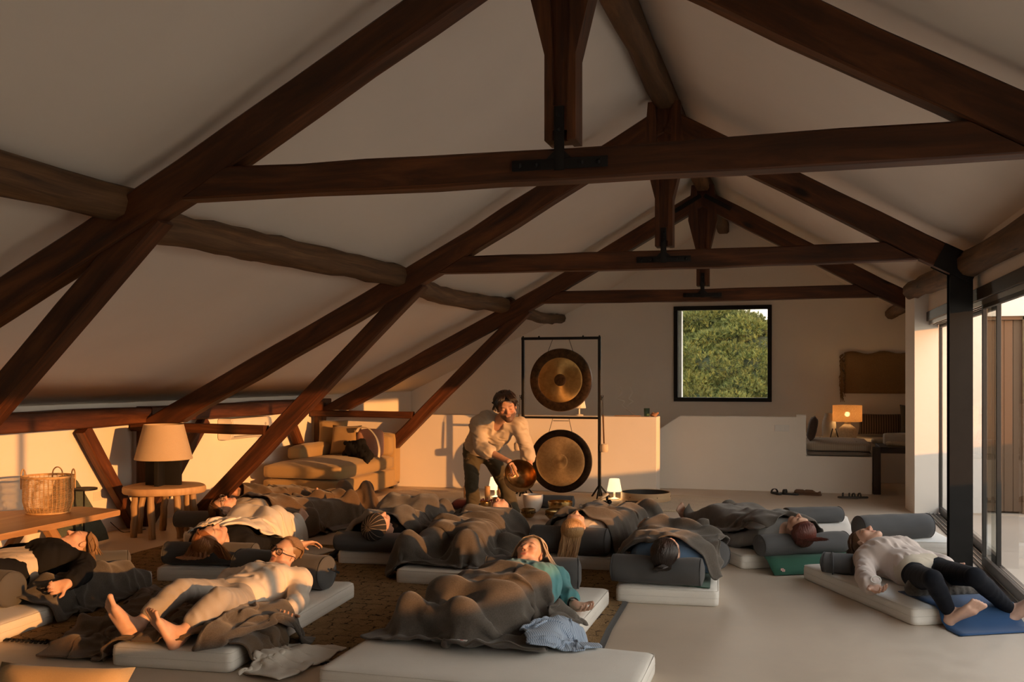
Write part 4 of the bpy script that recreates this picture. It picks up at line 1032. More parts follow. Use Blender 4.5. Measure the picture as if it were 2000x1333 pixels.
for k in range(7):
    r = .02+k*.02; add_tube(bm, [bc+Vector((r*math.cos(a), r*math.sin(a), .008)) for a in [2*PI*i/24 for i in range(24)]], .004, 4, closed=True)
o = obj('weave', bm, M['rattan'], t, 180); o['kind'] = 'stuff'
bm = NB()
for k in range(36):
    a = 2*PI*k/36; add_tube(bm, [bc+Vector((brad(z)*math.cos(a)*.985, brad(z)*math.sin(a)*.985, z)) for z in (.004, .02, .05, .1, .18, .285)], .0024, 4)
o = obj('stakes', bm, M['rattan'], t, 180); o['kind'] = 'stuff'
for z, rr in ((.290, .007), (.283, .005), (.006, .006)):
    bm = NB(); add_tube(bm, [bc+Vector(((brad(z)+.002)*math.cos(a), (brad(z)+.002)*math.sin(a), z)) for a in [2*PI*i/40 for i in range(40)]], rr, 6, closed=True); obj('rim', bm, M['rattan'], t, 180)
for a0 in (d2r(200), d2r(20), d2r(110)):
    bm = NB(); c, s = math.cos(a0), math.sin(a0); R_ = brad(.28)+.006
    add_tube(bm, bez([bc+Vector((R_*c-s*w, R_*s+c*w, z)) for w, z in ((-.038, .19), (-.040, .28), (-.030, .325), (0, .345), (.030, .325), (.040, .28), (.038, .19))], 5), .0055, 6); obj('handle', bm, M['rattan'], t, 180)
M['bark'] = m_fabric('dark olive board', (.085, .10, .075), .2, 60, .7)
bm = NB(); nrm = Vector((.86, 0, .5))
vs = [(7.06, .02), (7.72, .02), (7.74, .12), (7.66, .60), (7.60, .66), (7.52, .665), (7.45, .62)]
def brd(y, s, d): return Vector((-5.98-s*.50+d, y, .004+s*.93*.98))
A = [bm.verts.new(brd(y, s, 0)) for y, s in vs]; Bv = [bm.verts.new(brd(y, s, .022)) for y, s in vs]
bm.faces.new(A[::-1]); bm.faces.new(Bv)
for i in range(len(vs)): bm.faces.new((A[i], A[(i+1) % len(vs)], Bv[(i+1) % len(vs)], Bv[i]))
bmesh.ops.bevel(bm, geom=bm.edges[:], offset=.006, segments=2, affect='EDGES')
tag(obj('leaning_board', bm, M['bark'], None, 40, origin=(-6.0, 7.45, 0)), 'dark olive pointed board leaning on the wall behind the basket', 'board')
t = thing('side_table', 'small black metal side table with round tray behind the bench', 'side table', (-6.0, 7.42, 0))
sc_ = Vector((-6.0, 7.42, 0)); bm = NB(); add_lathe(bm, [(0, .50), (.105, .50), (.112, .503), (.112, .518), (.106, .516), (0, .51)], 32, Matrix.Translation(sc_)); obj('tray', bm, M['black'], t, 40)
for dx, dy in ((-.03, -.08), (0, .0)):
    bm = NB(); add_tube(bm, [sc_+Vector((dx, dy, .008)), sc_+Vector((dx, dy, .50))], .0075, 8); obj('stem', bm, M['black'], t)
bm = NB(); add_tube(bm, [sc_+Vector((-.03+.13*math.cos(a), -.03+.13*math.sin(a), .008+.085*max(0, math.sin(a+.6)))) for a in [2*PI*i/36 for i in range(30)]], .008, 6); obj('base_hoop', bm, M['black'], t, 180)
# round table with log legs
TC = Vector((-5.72, 8.19, 0))
t = thing('round_table', 'round pale wooden table on bare branch legs beside the left wall', 'table', tuple(TC)); rnd = random.Random(8)
bm = NB(); rings = []
for rr, z in ((0, .40), (.34, .40), (.362, .405), (.372, .42), (.372, .455), (.365, .468), (.35, .472), (0, .472)):
    if rr == 0: rings.append([bm.verts.new(TC+Vector((0, 0, z)))]); continue
    rings.append([bm.verts.new(TC+Vector((rr*(1+.025*math.sin(3*a+1)+.02*math.sin(7*a))*math.cos(a), rr*(1+.025*math.sin(3*a+1)+.02*math.sin(7*a))*math.sin(a), z))) for a in [2*PI*k/48 for k in range(48)]])
uv = uvl(bm)
for A_, B_ in zip(rings, rings[1:]):
    for k in range(48):
        k1 = (k+1) % 48
        f = bm.faces.new((A_[0], B_[k1], B_[k])) if len(A_) == 1 else (bm.faces.new((A_[k], A_[k1], B_[0])) if len(B_) == 1 else bm.faces.new((A_[k], A_[k1], B_[k1], B_[k])))
        for lp in f.loops: lp[uv].uv = (lp.vert.co.x*1.0+lp.vert.co.z, lp.vert.co.y)
obj('tabletop', bm, M['pale_oak'], t, 35)
for k in range(7):
    a = 2*PI*k/7+.35; r0 = .26; r1 = .285; p0 = TC+Vector((r0*math.cos(a), r0*math.sin(a), .402)); p1 = TC+Vector((r1*math.cos(a+.1), r1*math.sin(a+.1), .002))
    bm = NB(); path = [p0.lerp(p1, i/7)+Vector((rnd.uniform(-.006, .006), rnd.uniform(-.006, .006), 0))*(0 < i < 7) for i in range(8)]
    add_tube(bm, path, [.033*(1+rnd.uniform(-.08, .08)) for _ in path], 10); obj('leg', bm, M['trunk'], t, 50)
# table lamp
M['shade'] = m_fabric('beige linen shade', (.50, .39, .27), .12, 260, .9, 6)
LC = TC+Vector((-.01, .0, .472)); t = thing('table_lamp', 'large table lamp with a wide beige shade on the round table', 'lamp', tuple(LC))
bm = NB(); add_box(bm, (-.17, -.022, .002), (.17, .022, .245), ROT(LC, d2r(12)), .003); add_box(bm, (-.022, -.17, .002), (.022, -.0225, .245), ROT(LC, d2r(12)), .003); add_box(bm, (-.022, .0225, .002), (.022, .17, .245), ROT(LC, d2r(12)), .003); obj('cross_base', bm, M['black'], t, 40)
bm = NB(); add_lathe(bm, [(.262, .245), (.265, .25), (.182, .575), (.178, .575), (.258, .25)], 48, Matrix.Translation(LC)); obj('shade', bm, M['shade'], t, 40)
bm = NB(); add_tube(bm, [LC+Vector((0, 0, .245)), LC+Vector((0, 0, .42))], .01, 8)
for k in range(3): add_tube(bm, [LC+Vector((0, 0, .56)), LC+Vector((.178*math.cos(2.1*k), .178*math.sin(2.1*k), .56))], .003, 5)
obj('stem', bm, M['black'], t)
bm = NB(); add_tube(bm, bez([P(217, 1000, .3)+Vector((-.5, .25, 0)), P(219, 1010, .15)+Vector((-.2, .1, 0)), P(226, 1030, .05), P(240, 1040, .004), P(262, 1038, .004), P(285, 1034, .004)], 8), .004, 5)
tag(obj('power_cord', bm, M['iron'], None, origin=P(240, 1040, 0)), 'black power cord running from the wall to the round table', 'cord')
M['white_plastic'] = m_plain('white plastic', (.74, .72, .68), .4, var=.02)
def wall_plate_x(x, y, z, w, h, label, n=2):
    t = thing('socket_plate', label, 'socket', (x, y, z)); bm = NB(); add_box(bm, (x, y-w/2, z-h/2), (x+.008, y+w/2, z+h/2), bev=.002); obj('plate', bm, M['white_plastic'], t)
    for k in range(n):
        bm = NB(); yc = y-w/2+w*(k+.5)/n; add_lathe(bm, [(.0, 0), (.019, 0), (.019, .002), (.016, .002), (.015, -.001), (0, -.001)], 20, Matrix.Translation((x+.0085, yc, z)) @ Matrix.Rotation(PI/2, 4, 'Y')); obj('socket', bm, M['white_plastic'], t, 40)
wall_plate_x(XL+.001, 8.08, .36, .16, .085, 'white double socket low on the left wall behind the bench')
# heat pump on the left wall
t = thing('wall_heater', 'white boxy heating unit high on the left wall behind the raking strut', 'heater', (XL, 10.6, .9))
bm = NB(); add_prism(bm, [(XL+.002, .77), (XL+.15, .77), (XL+.185, .79), (XL+.205, .84), (XL+.205, .98), (XL+.185, 1.01), (XL+.002, 1.015)], 10.12, 11.02, 'y', .012); obj('casing', bm, M['white_plastic'], t, 40)
bm = NB(); add_box(bm, (XL+.2, 10.16, .80), (XL+.208, 10.98, .815)); obj('louvre', bm, m_plain('grey louvre', (.3, .29, .28), .6), t)
bm = NB(); add_lathe(bm, [(0, 0), (.018, .001), (.016, .006), (0, .007)], 20, Matrix.Translation((XL+.207, 10.85, .93)) @ Matrix.Rotation(PI/2, 4, 'Y')); obj('badge', bm, m_plain('grey badge', (.4, .4, .4), .4), t, 40)
# ================================================================ SOFA
M['sofa'] = m_fabric('ochre linen', (.36, .245, .115), .12, 300, .95, 5, bmp=.3)
M['sofa2'] = m_fabric('tan linen', (.34, .225, .105), .14, 260, .95, 6, bmp=.3)
t = thing('chaise_sofa', 'ochre linen chaise sofa in the far left corner', 'sofa', (-5.6, 11.7, 0))
def soft_box(lo, hi, r, puff=.02, n=8, seed=0, sag=0.0):
    lo, hi = Vector(lo), Vector(hi); bm = NB(); c = (lo+hi)/2; s = (hi-lo)/2
    bmesh.ops.create_cube(bm, size=2); bmesh.ops.subdivide_edges(bm, edges=bm.edges, cuts=n, use_grid_fill=True)
    for v in bm.verts:
        p = v.co.copy(); q = Vector((p.x*s.x, p.y*s.y, p.z*s.z)); inn = Vector([max(-(s[i]-r), min(s[i]-r, q[i])) for i in range(3)]); d = q-inn
        if d.length > 1e-6: q = inn+d.normalized()*min(d.length, r)
        k = (1-p.x*p.x)*(1-p.y*p.y); k2 = (1-p.x*p.x)*(1-p.z*p.z); k3 = (1-p.y*p.y)*(1-p.z*p.z)
        q += Vector((p.x*puff*k3*.6, p.y*puff*k2*.6, (p.z if p.z > 0 else p.z*.0)*puff*k-sag*max(0, p.z)*k))
        q += Vector((0, 0, .004*math.sin(q.x*17+seed)*math.sin(q.y*13+seed)))*(p.z > 0)
        v.co = c+q
    for f in bm.faces: f.smooth = True
    return bm
obj('base', soft_box((-6.12, 10.70, .035), (-5.10, 12.5, .27), .03, .0), M['sofa'], t)
obj('seat_cushion', soft_box((-6.12, 10.68, .27), (-5.085, 12.36, .45), .06, .035, 10, 2), M['sofa'], t)
obj('backrest', soft_box((-6.12, 12.36, .05), (-5.10, 12.58, .74), .035, .01), M['sofa'], t)
obj('armrest', soft_box((-6.16, 11.35, .44), (-5.93, 12.4, .62), .06, .015), M['sofa'], t)
obj('back_cushion', soft_box((-6.0, 12.2, .44), (-5.12, 12.4, .72), .06, .03, 8, 4), M['sofa'], t)
bm = NB()
for x in (-6.05, -5.2):
    for y in (10.8, 12.4): add_box(bm, (x, y, 0), (x+.05, y+.05, .035))
obj('foot', bm, M['iron'], t)
def pillow(name, label, c, w, h, d, yaw, tilt, mat, seed=0, cat='cushion', group=None, roll=0.0):
    bm = NB(); n = 12; R_ = Matrix.Translation(Vector(c)) @ Matrix.Rotation(yaw, 4, 'Z') @ Matrix.Rotation(tilt, 4, 'X') @ Matrix.Rotation(roll, 4, 'Y'); rnd = random.Random(seed); g = {}
    for sgn in (1, -1):
        for i in range(n+1):
            for j in range(n+1):
                u, v = 2*i/n-1, 2*j/n-1
                if sgn < 0 and (abs(u) == 1 or abs(v) == 1): g[(sgn, i, j)] = g[(1, i, j)]; continue
                th = (max(0, (1-u**4)*(1-v**4)))**.55*d/2+.004*math.sin(7*u+seed)*math.sin(6*v+seed)*(1-abs(u)); pin = 1-.07*(1-v*v)*(abs(u) > .0)*abs(u)**3; pin2 = 1-.07*(1-u*u)*abs(v)**3
                g[(sgn, i, j)] = bm.verts.new(R_ @ Vector((u*w/2*pin, sgn*th, v*h/2*pin2)))
    for sgn in (1, -1):
        for i in range(n):
            for j in range(n):
                q = [g[(sgn, i, j)], g[(sgn, i+1, j)], g[(sgn, i+1, j+1)], g[(sgn, i, j+1)]]
                try: bm.faces.new(q if sgn < 0 else q[::-1]).smooth = True
                except ValueError: pass
    o = obj(name, bm, mat, None, origin=(c[0], c[1], c[2]-h/2)); tag(o, label, cat, group); return o
pillow('square_cushion', 'square tan cushion leaning on the sofa back', (-5.64, 12.0, .665), .42, .40, .16, 0, d2r(-14), M['sofa2'], 1)
pillow('square_cushion', 'ochre cushion tucked behind the tan one on the sofa', (-5.93, 12.22, .72), .40, .40, .14, d2r(12), d2r(-10), M['sofa'], 2)
# ---------------------------------------------------------------- clothes and bag on the sofa
f = Field()
for a, bq, r0, r1 in (((-5.53, 11.78, .50), (-5.28, 11.72, .66), .05, .05), ((-5.3, 11.73, .64), (-5.14, 11.62, .50), .05, .055), ((-5.42, 11.72, .57), (-5.2, 11.58, .50), .07, .05), ((-5.15, 11.6, .49), (-5.10, 11.42, .40), .055, .02), ((-5.55, 11.8, .64), (-5.35, 11.75, .63), .025, .05), ((-5.45, 11.76, .58), (-5.4, 11.7, .5), .07, .06)): f.cone(a, bq, r0, r1, .03)
v, q = f.mesh(.012, 0, wrinkle(38, .008, (1, .3, .2), 3)); v = relax(v, q, 1); tag(obj('black_jacket', (v, q), m_fabric('black wool', (.009, .009, .010), .2, 300, sheen=0), None, 180, origin=(-5.35, 11.7, .45)), 'black jacket thrown over the sofa seat', 'jacket')
t = thing('shoulder_bag', 'rosy fabric tote bag with a cream strap propped on the sofa', 'bag', (-5.27, 12.0, .45))
M['rose'] = m_fabric('rose canvas', (.50, .27, .19), .15, 250); M['cream'] = m_fabric('cream cotton', (.62, .52, .38), .1, 250)
obj('body', soft_box((-5.46, 11.93, .452), (-5.13, 12.1, .80), .05, .02, 7, 6), M['rose'], t)
bm = NB(); add_tube(bm, bez([(-5.44, 11.90, .78), (-5.38, 11.88, .84), (-5.26, 11.87, .83), (-5.14, 11.84, .72), (-5.07, 11.78, .58), (-5.06, 11.74, .47)], 6), .028, 8, flat=.28); obj('strap', bm, M['cream'], t, 180)
# ================================================================ GONG STAND
GY = 12.05; gl, gr = -3.240, -2.270; gx = (gl+gr)/2
t = thing('gong_stand', 'tall black steel frame holding the two gongs', 'gong stand', (gx, GY, 0))
TOPZ, MIDZ = 1.975, .990
def gbar(name, a, b, r=.018):
    bm = NB(); add_beam(bm, [a, b], 2*r, 2*r, (0, 1, 0), 0, 9, .004); return obj(name, bm, M['black'], t, 40)
gbar('post', (gl, GY, .03), (gl, GY, TOPZ)); gbar('post', (gr, GY, .03), (gr, GY, TOPZ))
gbar('crossbar', (gl-.02, GY, TOPZ), (gr+.02, GY, TOPZ), .017); gbar('crossbar', (gl, GY, MIDZ), (gr, GY, MIDZ), .014)
for x in (gl, gr):
    bm = NB()
    for a in (-90, 30, 150, 90): add_beam(bm, [(x, GY, .17), (x+.13*math.cos(d2r(a)), GY+.17*math.sin(d2r(a)), .012)], .018, .018, bev=.002)
    obj('foot', bm, M['black'], t)
    bm = NB(); s = 1 if x > gx else -1; add_tube(bm, bez([(x+s*.018, GY, 1.24), (x+s*.04, GY, 1.24), (x+s*.045, GY, 1.27)], 4), .005, 5); add_box(bm, (x+s*.015-.012, GY-.012, 1.21), (x+s*.015+.012, GY+.012, 1.27)); obj('hook', bm, M['iron'], t)
bm = NB()
for x in (gl, gx-.28, gx+.28, gr): add_sphere(bm, (x, GY, TOPZ+.022), .012, 8, 6)
obj('bolt', bm, M['iron'], t)
def m_gong(name, a, bcol, rough, scale, anis=.75):
    m, nt, bs = new_mat(name); v = coords(nt); n = noise(nt, v, scale, 6, .65, .5)
    lnk(nt, ramp(nt, n, [(.3, a), (.7, bcol)]), bs.inputs['Base Color']); setp(bs, rough, 1.0); bs.inputs['Anisotropic'].default_value = anis
    tg = nt.nodes.new('ShaderNodeTangent'); tg.direction_type = 'RADIAL'; tg.axis = 'Z'; lnk(nt, tg.outputs[0], bs.inputs['Tangent']); bump(nt, bs, n, .08, .004); return m
M['gong_face'] = m_gong('brushed bronze', (.52, .30, .10), (.74, .46, .17), .40, 14)
M['gong_face2'] = m_gong('hammered bronze', (.50, .33, .15), (.68, .47, .24), .45, 30, .4)
M['gong_rim'] = m_gong('oxidised bronze', (.05, .032, .022), (.16, .09, .045), .45, 18, 0)
M['gong_dark'] = m_gong('blackened bronze', (.018, .014, .012), (.05, .035, .025), .45, 20, 0)
def gong(label, cz, r, rin, mats_, hang, big_boss):
    g = thing('gong', label, 'gong', (gx, GY-.03, cz-r), 'round bronze gongs'); Mx = Matrix.Translation((gx, GY-.03, cz)) @ Matrix.Rotation(PI/2, 4, 'X')
    Mi = Matrix.Identity(4)
    def part(name, prof, mat):
        bm = NB(); add_lathe(bm, prof, 72); o = obj(name, bm, mat, None, 50); o.parent = g; o.matrix_basis = Matrix.Translation((0, 0, r)) @ Matrix.Rotation(PI/2, 4, 'X'); return o
    boss = .075 if not big_boss else .095
    part('face', [(boss, .0155), (rin*.6, .015), (rin*.93, .012), (rin, .006)], mats_[0])
    part('boss', [(0, .019), (boss*.8, .018), (boss*.97, .0165), (boss, .0155)], mats_[1])
    part('rim', [(rin, .006), (rin+.01, .010), (r-.03, .006), (r-.006, 0), (r, -.02), (r-.002, -.055), (r-.012, -.058), (r-.02, -.02), (r-.04, .0), (rin, 0), (0, .008)], mats_[2])
    bm = NB()
    for s in (-1, 1): add_tube(bm, [(s*.10, .03, r+hang[0]), (s*hang[1], .005, r+hang[2])], .0035, 5)
    if big_boss: add_tube(bm, [(-.10, .03, r+hang[0]-.04), (.10, .03, r+hang[0]-.04)], .004, 5)
    bm.transform(Matrix.Translation((gx, GY-.03, cz-r))); obj('cord', bm, M['iron'], g)
gong('upper gong, brushed bronze with a wide dark rim', 1.457, .393, .278, (M['gong_face'], M['gong_rim'], M['gong_rim']), (TOPZ-1.457, .165, .335), False)
gong('lower gong with a black rim ring, behind the man',   .450, .393, .308, (M['gong_face2'], M['gong_face2'], M['gong_dark']), (MIDZ-.450, .15, .345), True)
M['felt'] = m_fabric('cream felt', (.62, .5, .36), .12, 120)
def mallet(x, label, s):
    m_ = thing('gong_mallet', label, 'mallet', (x, GY-.02, .55)); bm = NB(); add_tube(bm, [(x-.012*s, GY-.02, 1.03), (x, GY-.02, .68)], .010, 8); obj('handle', bm, m_wood('mallet wood', (.06, .03, .015), (.13, .07, .03), (.2, .11, .05)), m_)
    bm = NB(); add_lathe(bm, [(0, .575), (.04, .575), (.052, .59), (.053, .655), (.044, .672), (0, .675)], 24, Matrix.Translation((x, GY-.02, 0))); obj('head', bm, M['felt'], m_, 50)
    bm = NB(); add_tube(bm, bez([(x-.012*s, GY-.02, 1.03), (x-.016*s, GY-.01, 1.12), (x-.02*s, GY, 1.245)], 5), .0035, 5); obj('loop', bm, M['iron'], m_)
mallet(gr+.06, 'felt-headed mallet hanging from the right post of the gong stand', 1); mallet(gl-.06, 'felt-headed mallet hanging on the left post, hidden behind the man', -1)
# ================================================================ LAMPS, CANDLES, BOWLS
M['lampglow'] = m_emit('lit lamp shade', (1.0, .74, .43), .72)
def cordless(label, p, on=True):
    t = thing('cordless_lamp', label, 'lamp', tuple(p), 'small white cordless lamps'); T_ = Matrix.Translation(Vector(p))
    bm = NB(); add_lathe(bm, [(0, 0), (.055, 0), (.058, .006), (.05, .014), (.016, .022), (.012, .03), (.012, .10), (0, .10)], 28, T_); obj('base', bm, M['white_plastic'], t, 50)
    bm = NB(); add_lathe(bm, [(0, .098), (.086, .098), (.090, .102), (.062, .245), (.056, .25), (0, .25)], 32, T_); obj('shade', bm, M['lampglow'] if on else M['white_plastic'], t, 40)
    if on:
        l = bpy.data.lights.new('lamp light', 'POINT'); l.energy = .9; l.color = (1, .66, .34); l.shadow_soft_size = .08; lo = bpy.data.objects.new('lamp light', l); COL.objects.link(lo); lo.parent = t; lo.location = (0, 0, .06)
cordless('lit white cordless lamp right of the gong stand foot', P(1200, 976, .016)); cordless('lit white cordless lamp on the rug between the legs of the man', P(968, 972, .016)); cordless('unlit white lamp on the ledge behind the upper gong', Vector((-2.69, 12.84, .986)), False)
M['wax'] = m_plain('ochre wax', (.46, .27, .12), .55, var=.08)
for px, py, h, lab in ((952, 977, .165, 'tall ochre pillar candle left of the lamp on the rug'), (977, 976, .16, 'ochre pillar candle before the lit lamp on the rug'), (911, 975, .16, 'ochre pillar candle just left of the legs of the man')):
    p = P(px, py, .016); t = thing('pillar_candle', lab, 'candle', tuple(p), 'pillar candles on the rug'); bm = NB(); add_lathe(bm, [(0, 0), (.031, 0), (.033, .004), (.033, h-.004), (.029, h), (.02, h-.006), (0, h-.008)], 24, Matrix.Translation(p)); obj('wax', bm, M['wax'], t, 40)
    bm = NB(); add_tube(bm, [p+Vector((0, 0, h-.008)), p+Vector((.002, 0, h+.006))], .0015, 5); obj('wick', bm, M['iron'], t)
M['brass'] = m_gong('aged brass', (.23, .15, .06), (.50, .34, .14), .30, 22, 0); M['brass2'] = m_gong('polished brass', (.50, .32, .12), (.72, .48, .2), .22, 16, 0)
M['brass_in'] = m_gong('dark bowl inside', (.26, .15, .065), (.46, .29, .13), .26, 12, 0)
def bowl_prof(r, h, th=.005): return [(0, .002), (r*.45, 0), (r*.72, h*.14), (r*.93, h*.45), (r, h*.85), (r*.985, h), (r*.985-th*1.6, h), (r-th, h*.84), (r*.93-th, h*.45), (r*.72-th, h*.16), (r*.4, .006), (0, .007)]
def bowl(name, label, p, r, h, mat, engr=True, tilt=None, group='singing bowls on the rug'):
    t = thing(name, label, 'singing bowl', tuple(p), group); bm = NB(); add_lathe(bm, bowl_prof(r, h), 48, Matrix.Translation(Vector(p))); obj('bowl', bm, mat, t, 60)
    if engr:
        bm = NB()
        for z in (.72, .80): add_tube(bm, [Vector(p)+Vector((r*(1.001 if z > .75 else .992)*math.cos(a), r*(1.001 if z > .75 else .992)*math.sin(a), h*z)) for a in [2*PI*i/40 for i in range(40)]], .0016, 4, closed=True)
        for k in range(22):
            a = 2*PI*k/22; add_sphere(bm, Vector(p)+Vector((r*.985*math.cos(a), r*.985*math.sin(a), h*.6)), .005, 6, 4)
        obj('engraving', bm, M['gong_dark'], t, 180)
z = .016
bowl('singing_bowl', 'small bright brass bowl beside the candles on the rug', P(946, 998, z), .075, .10, M['brass2'], False)
bowl('singing_bowl', 'wide brass bowl behind the upturned face', P(976, 990, z), .085, .10, M['brass'], False)
bowl('singing_bowl', 'engraved dark brass bowl before the white crystal bowl', P(1032, 1012, z), .075, .095, M['brass'])
bowl('singing_bowl', 'widest dark brass bowl, lower of the two nested ones', P(1094, 1017, z), .155, .105, M['brass'])
bowl('singing_bowl', 'wide brass bowl with rim rings behind the nested pair', P(1094, 1003, z), .135, .13, M['brass2'], False)
M['frost'] = m_plain('frosted quartz', (.74, .68, .62), .45, var=.02)
bowl('crystal_bowl', 'tall frosted white crystal bowl right of the man', P(1035, 1002, z)+Vector((.02, .05, 0)), .112, .195, M['frost'], False, None, None)
M['maroon'] = m_fabric('maroon silk', (.06, .012, .014), .15, 200, .6); M['redtrim'] = m_fabric('red piping', (.34, .02, .03), .1)
o = pillow('ring_cushion', 'dark maroon cushion with red piping left of the man', P(902, 985, .06)+Vector((.05, 0, 0)), .30, .24, .13, 0, PI/2, M['maroon'], 5)
t = thing('bead_string', 'red bead necklace heaped before the candles', 'beads', tuple(P(958, 984, z))); bm = NB(); rnd = random.Random(4)
for k in range(60):
    a = k*.33; add_sphere(bm, P(958, 984, z)+Vector((.10*math.cos(a)*(1+.2*math.sin(k)), .05*math.sin(a*1.3), .010+.012*(k % 3)+.02*math.exp(-((k-30)/12)**2))), .009, 7, 5)
obj('beads', bm, m_plain('red beads', (.36, .03, .025), .35), t)['kind'] = 'stuff'
# frame drum
M['drumwood'] = m_wood('bent drum wood', (.42, .27, .15), (.55, .38, .22), (.62, .45, .28), .5, 1.0, 14, False); M['skin_d'] = m_plain('dark drum hide', (.03, .028, .026), .7)
DC = P(1261, 977, z); R_ = .293
t = thing('frame_drum', 'round pale frame drum lying on the jute rug, dark hide inside', 'drum', tuple(DC))
bm = NB(); add_lathe(bm, [(R_, .0), (R_+.004, .004), (R_+.004, .096), (R_, .10), (R_-.008, .10), (R_-.010, .096), (R_-.010, .004), (R_, 0)], 64, Matrix.Translation(DC)); obj('frame', bm, M['drumwood'], t, 40)
bm = NB(); add_lathe(bm, [(0, .012), (R_-.011, .012), (R_-.011, .095), (R_-.0125, .095), (R_-.0125, .014), (0, .014)], 64, Matrix.Translation(DC)); obj('drum_head', bm, M['skin_d'], t, 40)
bm = NB(); rnd = random.Random(2)
for k in range(10):
    a = k*.63; add_tube(bm, bez([DC+Vector((.27*math.cos(a), .27*math.sin(a), .02)), DC+Vector((.12*math.cos(a), .12*math.sin(a), .045)), DC+Vector((.02*math.cos(a), .02*math.sin(a), .05))], 4), .0035, 5)
obj('cord_grip', bm, m_plain('pale rope', (.4, .33, .25), .8), t)
bm = NB()
for k in range(12):
    a = 2*PI*k/6+(.09 if k % 2 else 0); add_sphere(bm, DC+Vector(((R_+.004)*math.cos(a), (R_+.004)*math.sin(a), .055)), .006, 6, 4)
obj('peg', bm, M['iron'], t)
# rattles and chime box
t = thing('jingle_stick', 'wooden jingle stick with a cluster of metal rings before the lamp', 'rattle', tuple(P(1165, 985, z))); a, q = P(1186, 966, .09), P(1158, 985, .05)
bm = NB(); add_tube(bm, [a, q], [.018, .022], 10); obj('stick', bm, M['oak'], t)
bm = NB(); add_tube(bm, [q, q+(q-a)*.25], .026, 10); add_tube(bm, [q+(q-a)*.24, q+(q-a)*.5], [.02, .03], 10); obj('ferrule', bm, M['iron'], t)
bm = NB(); rnd = random.Random(7); e = q+(q-a)*.6
for k in range(16):
    c = e+Vector((rnd.uniform(-.06, .06), rnd.uniform(-.05, .05), rnd.uniform(-.025, .05))); add_tube(bm, [c+Vector((.018*math.cos(w), .006*math.sin(w*2+k), .018*math.sin(w))) for w in [2*PI*i/8 for i in range(8)]], .0045, 5, closed=True)
o = obj('jingles', bm, M['alu'], t); o['kind'] = 'stuff'
bm = NB(); add_tube(bm, [a+Vector((0, .0, -.01)), Vector((a.x, a.y, z))], .016, 8); obj('rest', bm, M['iron'], t)
for px, py, lab in ((1181, 983, 'black egg shaker left of the pair near the lamp foot'), (1190, 981, 'black egg shaker right of the pair near the lamp foot')):
    p = P(px, py, z+.028); bm = NB(); add_sphere(bm, p, .03, 14, 10, (1, 1, .93)); tag(obj('egg_shaker', bm, M['iron'], None, origin=p-Vector((0, 0, .028))), lab, 'shaker', 'egg shakers by the lamp')
t = thing('chime_box', 'open wooden chime tray with dark bars left of the frame drum', 'chimes', tuple(P(1240, 992, z)))
a, q = P(1236, 1000, z), P(1256, 984, z); ax = (q-a); ang = math.atan2(ax.y, ax.x); L = ax.length; Mx = ROT(a, ang)
bm = NB(); add_box(bm, (0, -.018, 0), (L, .018, .055), Mx, .003); add_box(bm, (0, .18, 0), (L, .21, .045), Mx, .003); add_box(bm, (.0, .018, 0), (.02, .18, .03), Mx); add_box(bm, (L-.02, .018, 0), (L, .18, .03), Mx); obj('frame', bm, M['oak'], t, 40)
for k in range(5):
    bm = NB(); add_box(bm, (.04+k*(L-.08)/5, .005, .03), (.04+k*(L-.08)/5+.06, .20, .04), Mx, .002); obj('bar', bm, M['iron'], t)
# ledge: incense with smoke, glass, clay knot
LZ = .986; ip = Vector((-2.05, 12.84, LZ))
t = thing('incense_holder', 'wooden incense tray with a smoking stick on the white ledge', 'incense', tuple(ip)); bm = NB(); add_box(bm, ip+Vector((-.17, -.022, 0)), ip+Vector((.17, .022, .009)), None, .003); obj('tray', bm, M['oak'], t, 40)
bm = NB(); add_tube(bm, [ip+Vector((.10, 0, .008)), ip+Vector((-.03, 0, .10))], .0022, 6); obj('stick', bm, m_plain('incense brown', (.2, .12, .07), .9), t)
m_smoke, nt, bs = new_mat('incense smoke'); nt.nodes.clear(); oo = nt.nodes.new('ShaderNodeOutputMaterial'); tp = nt.nodes.new('ShaderNodeBsdfTransparent'); df = nt.nodes.new('ShaderNodeBsdfTranslucent'); df.inputs[0].default_value = (.9, .87, .83, 1); mx = nt.nodes.new('ShaderNodeMixShader'); mx.inputs[0].default_value = .07; lnk(nt, tp.outputs[0], mx.inputs[1]); lnk(nt, df.outputs[0], mx.inputs[2]); lnk(nt, mx.outputs[0], oo.inputs[0])
bm = NB()
for sx, dr_, s2 in ((0, -.06, 0), (.02, .05, 1.7)):
    pts = bez([ip+Vector((-.03+sx, 0, .10)), ip+Vector((-.035+sx+dr_*.5, .0, .15)), ip+Vector((.02+dr_, .01, .19)), ip+Vector((-.05+dr_*1.4, .0, .23)), ip+Vector((.0+dr_*1.2, .01, .30)), ip+Vector((-.03+dr_, .0, .38))], 5); add_tube(bm, pts, [.003+.011*i/len(pts) for i in range(len(pts))], 6)
obj('smoke', bm, m_smoke, t)['kind'] = 'stuff'
gp = Vector((-1.80, 12.84, LZ)); m_gg = m_glass('green glass', (.55, .66, .58)); t = thing('drinking_glass', 'pale green drinking glass on the white ledge', 'glass', tuple(gp)); bm = NB(); add_lathe(bm, [(0, 0), (.034, 0), (.040, .105), (.0375, .105), (.032, .008), (0, .008)], 28, Matrix.Translation(gp)); obj('tumbler', bm, m_gg, t, 40)
bm = NB(); add_lathe(bm, [(0, .009), (.032, .009), (.0335, .035), (0, .035)], 24, Matrix.Translation(gp)); obj('wax', bm, m_plain('pale green wax', (.35, .42, .36), .5), t, 40)
bm = NB(); cp = Vector((-1.70, 12.84, LZ+.014))
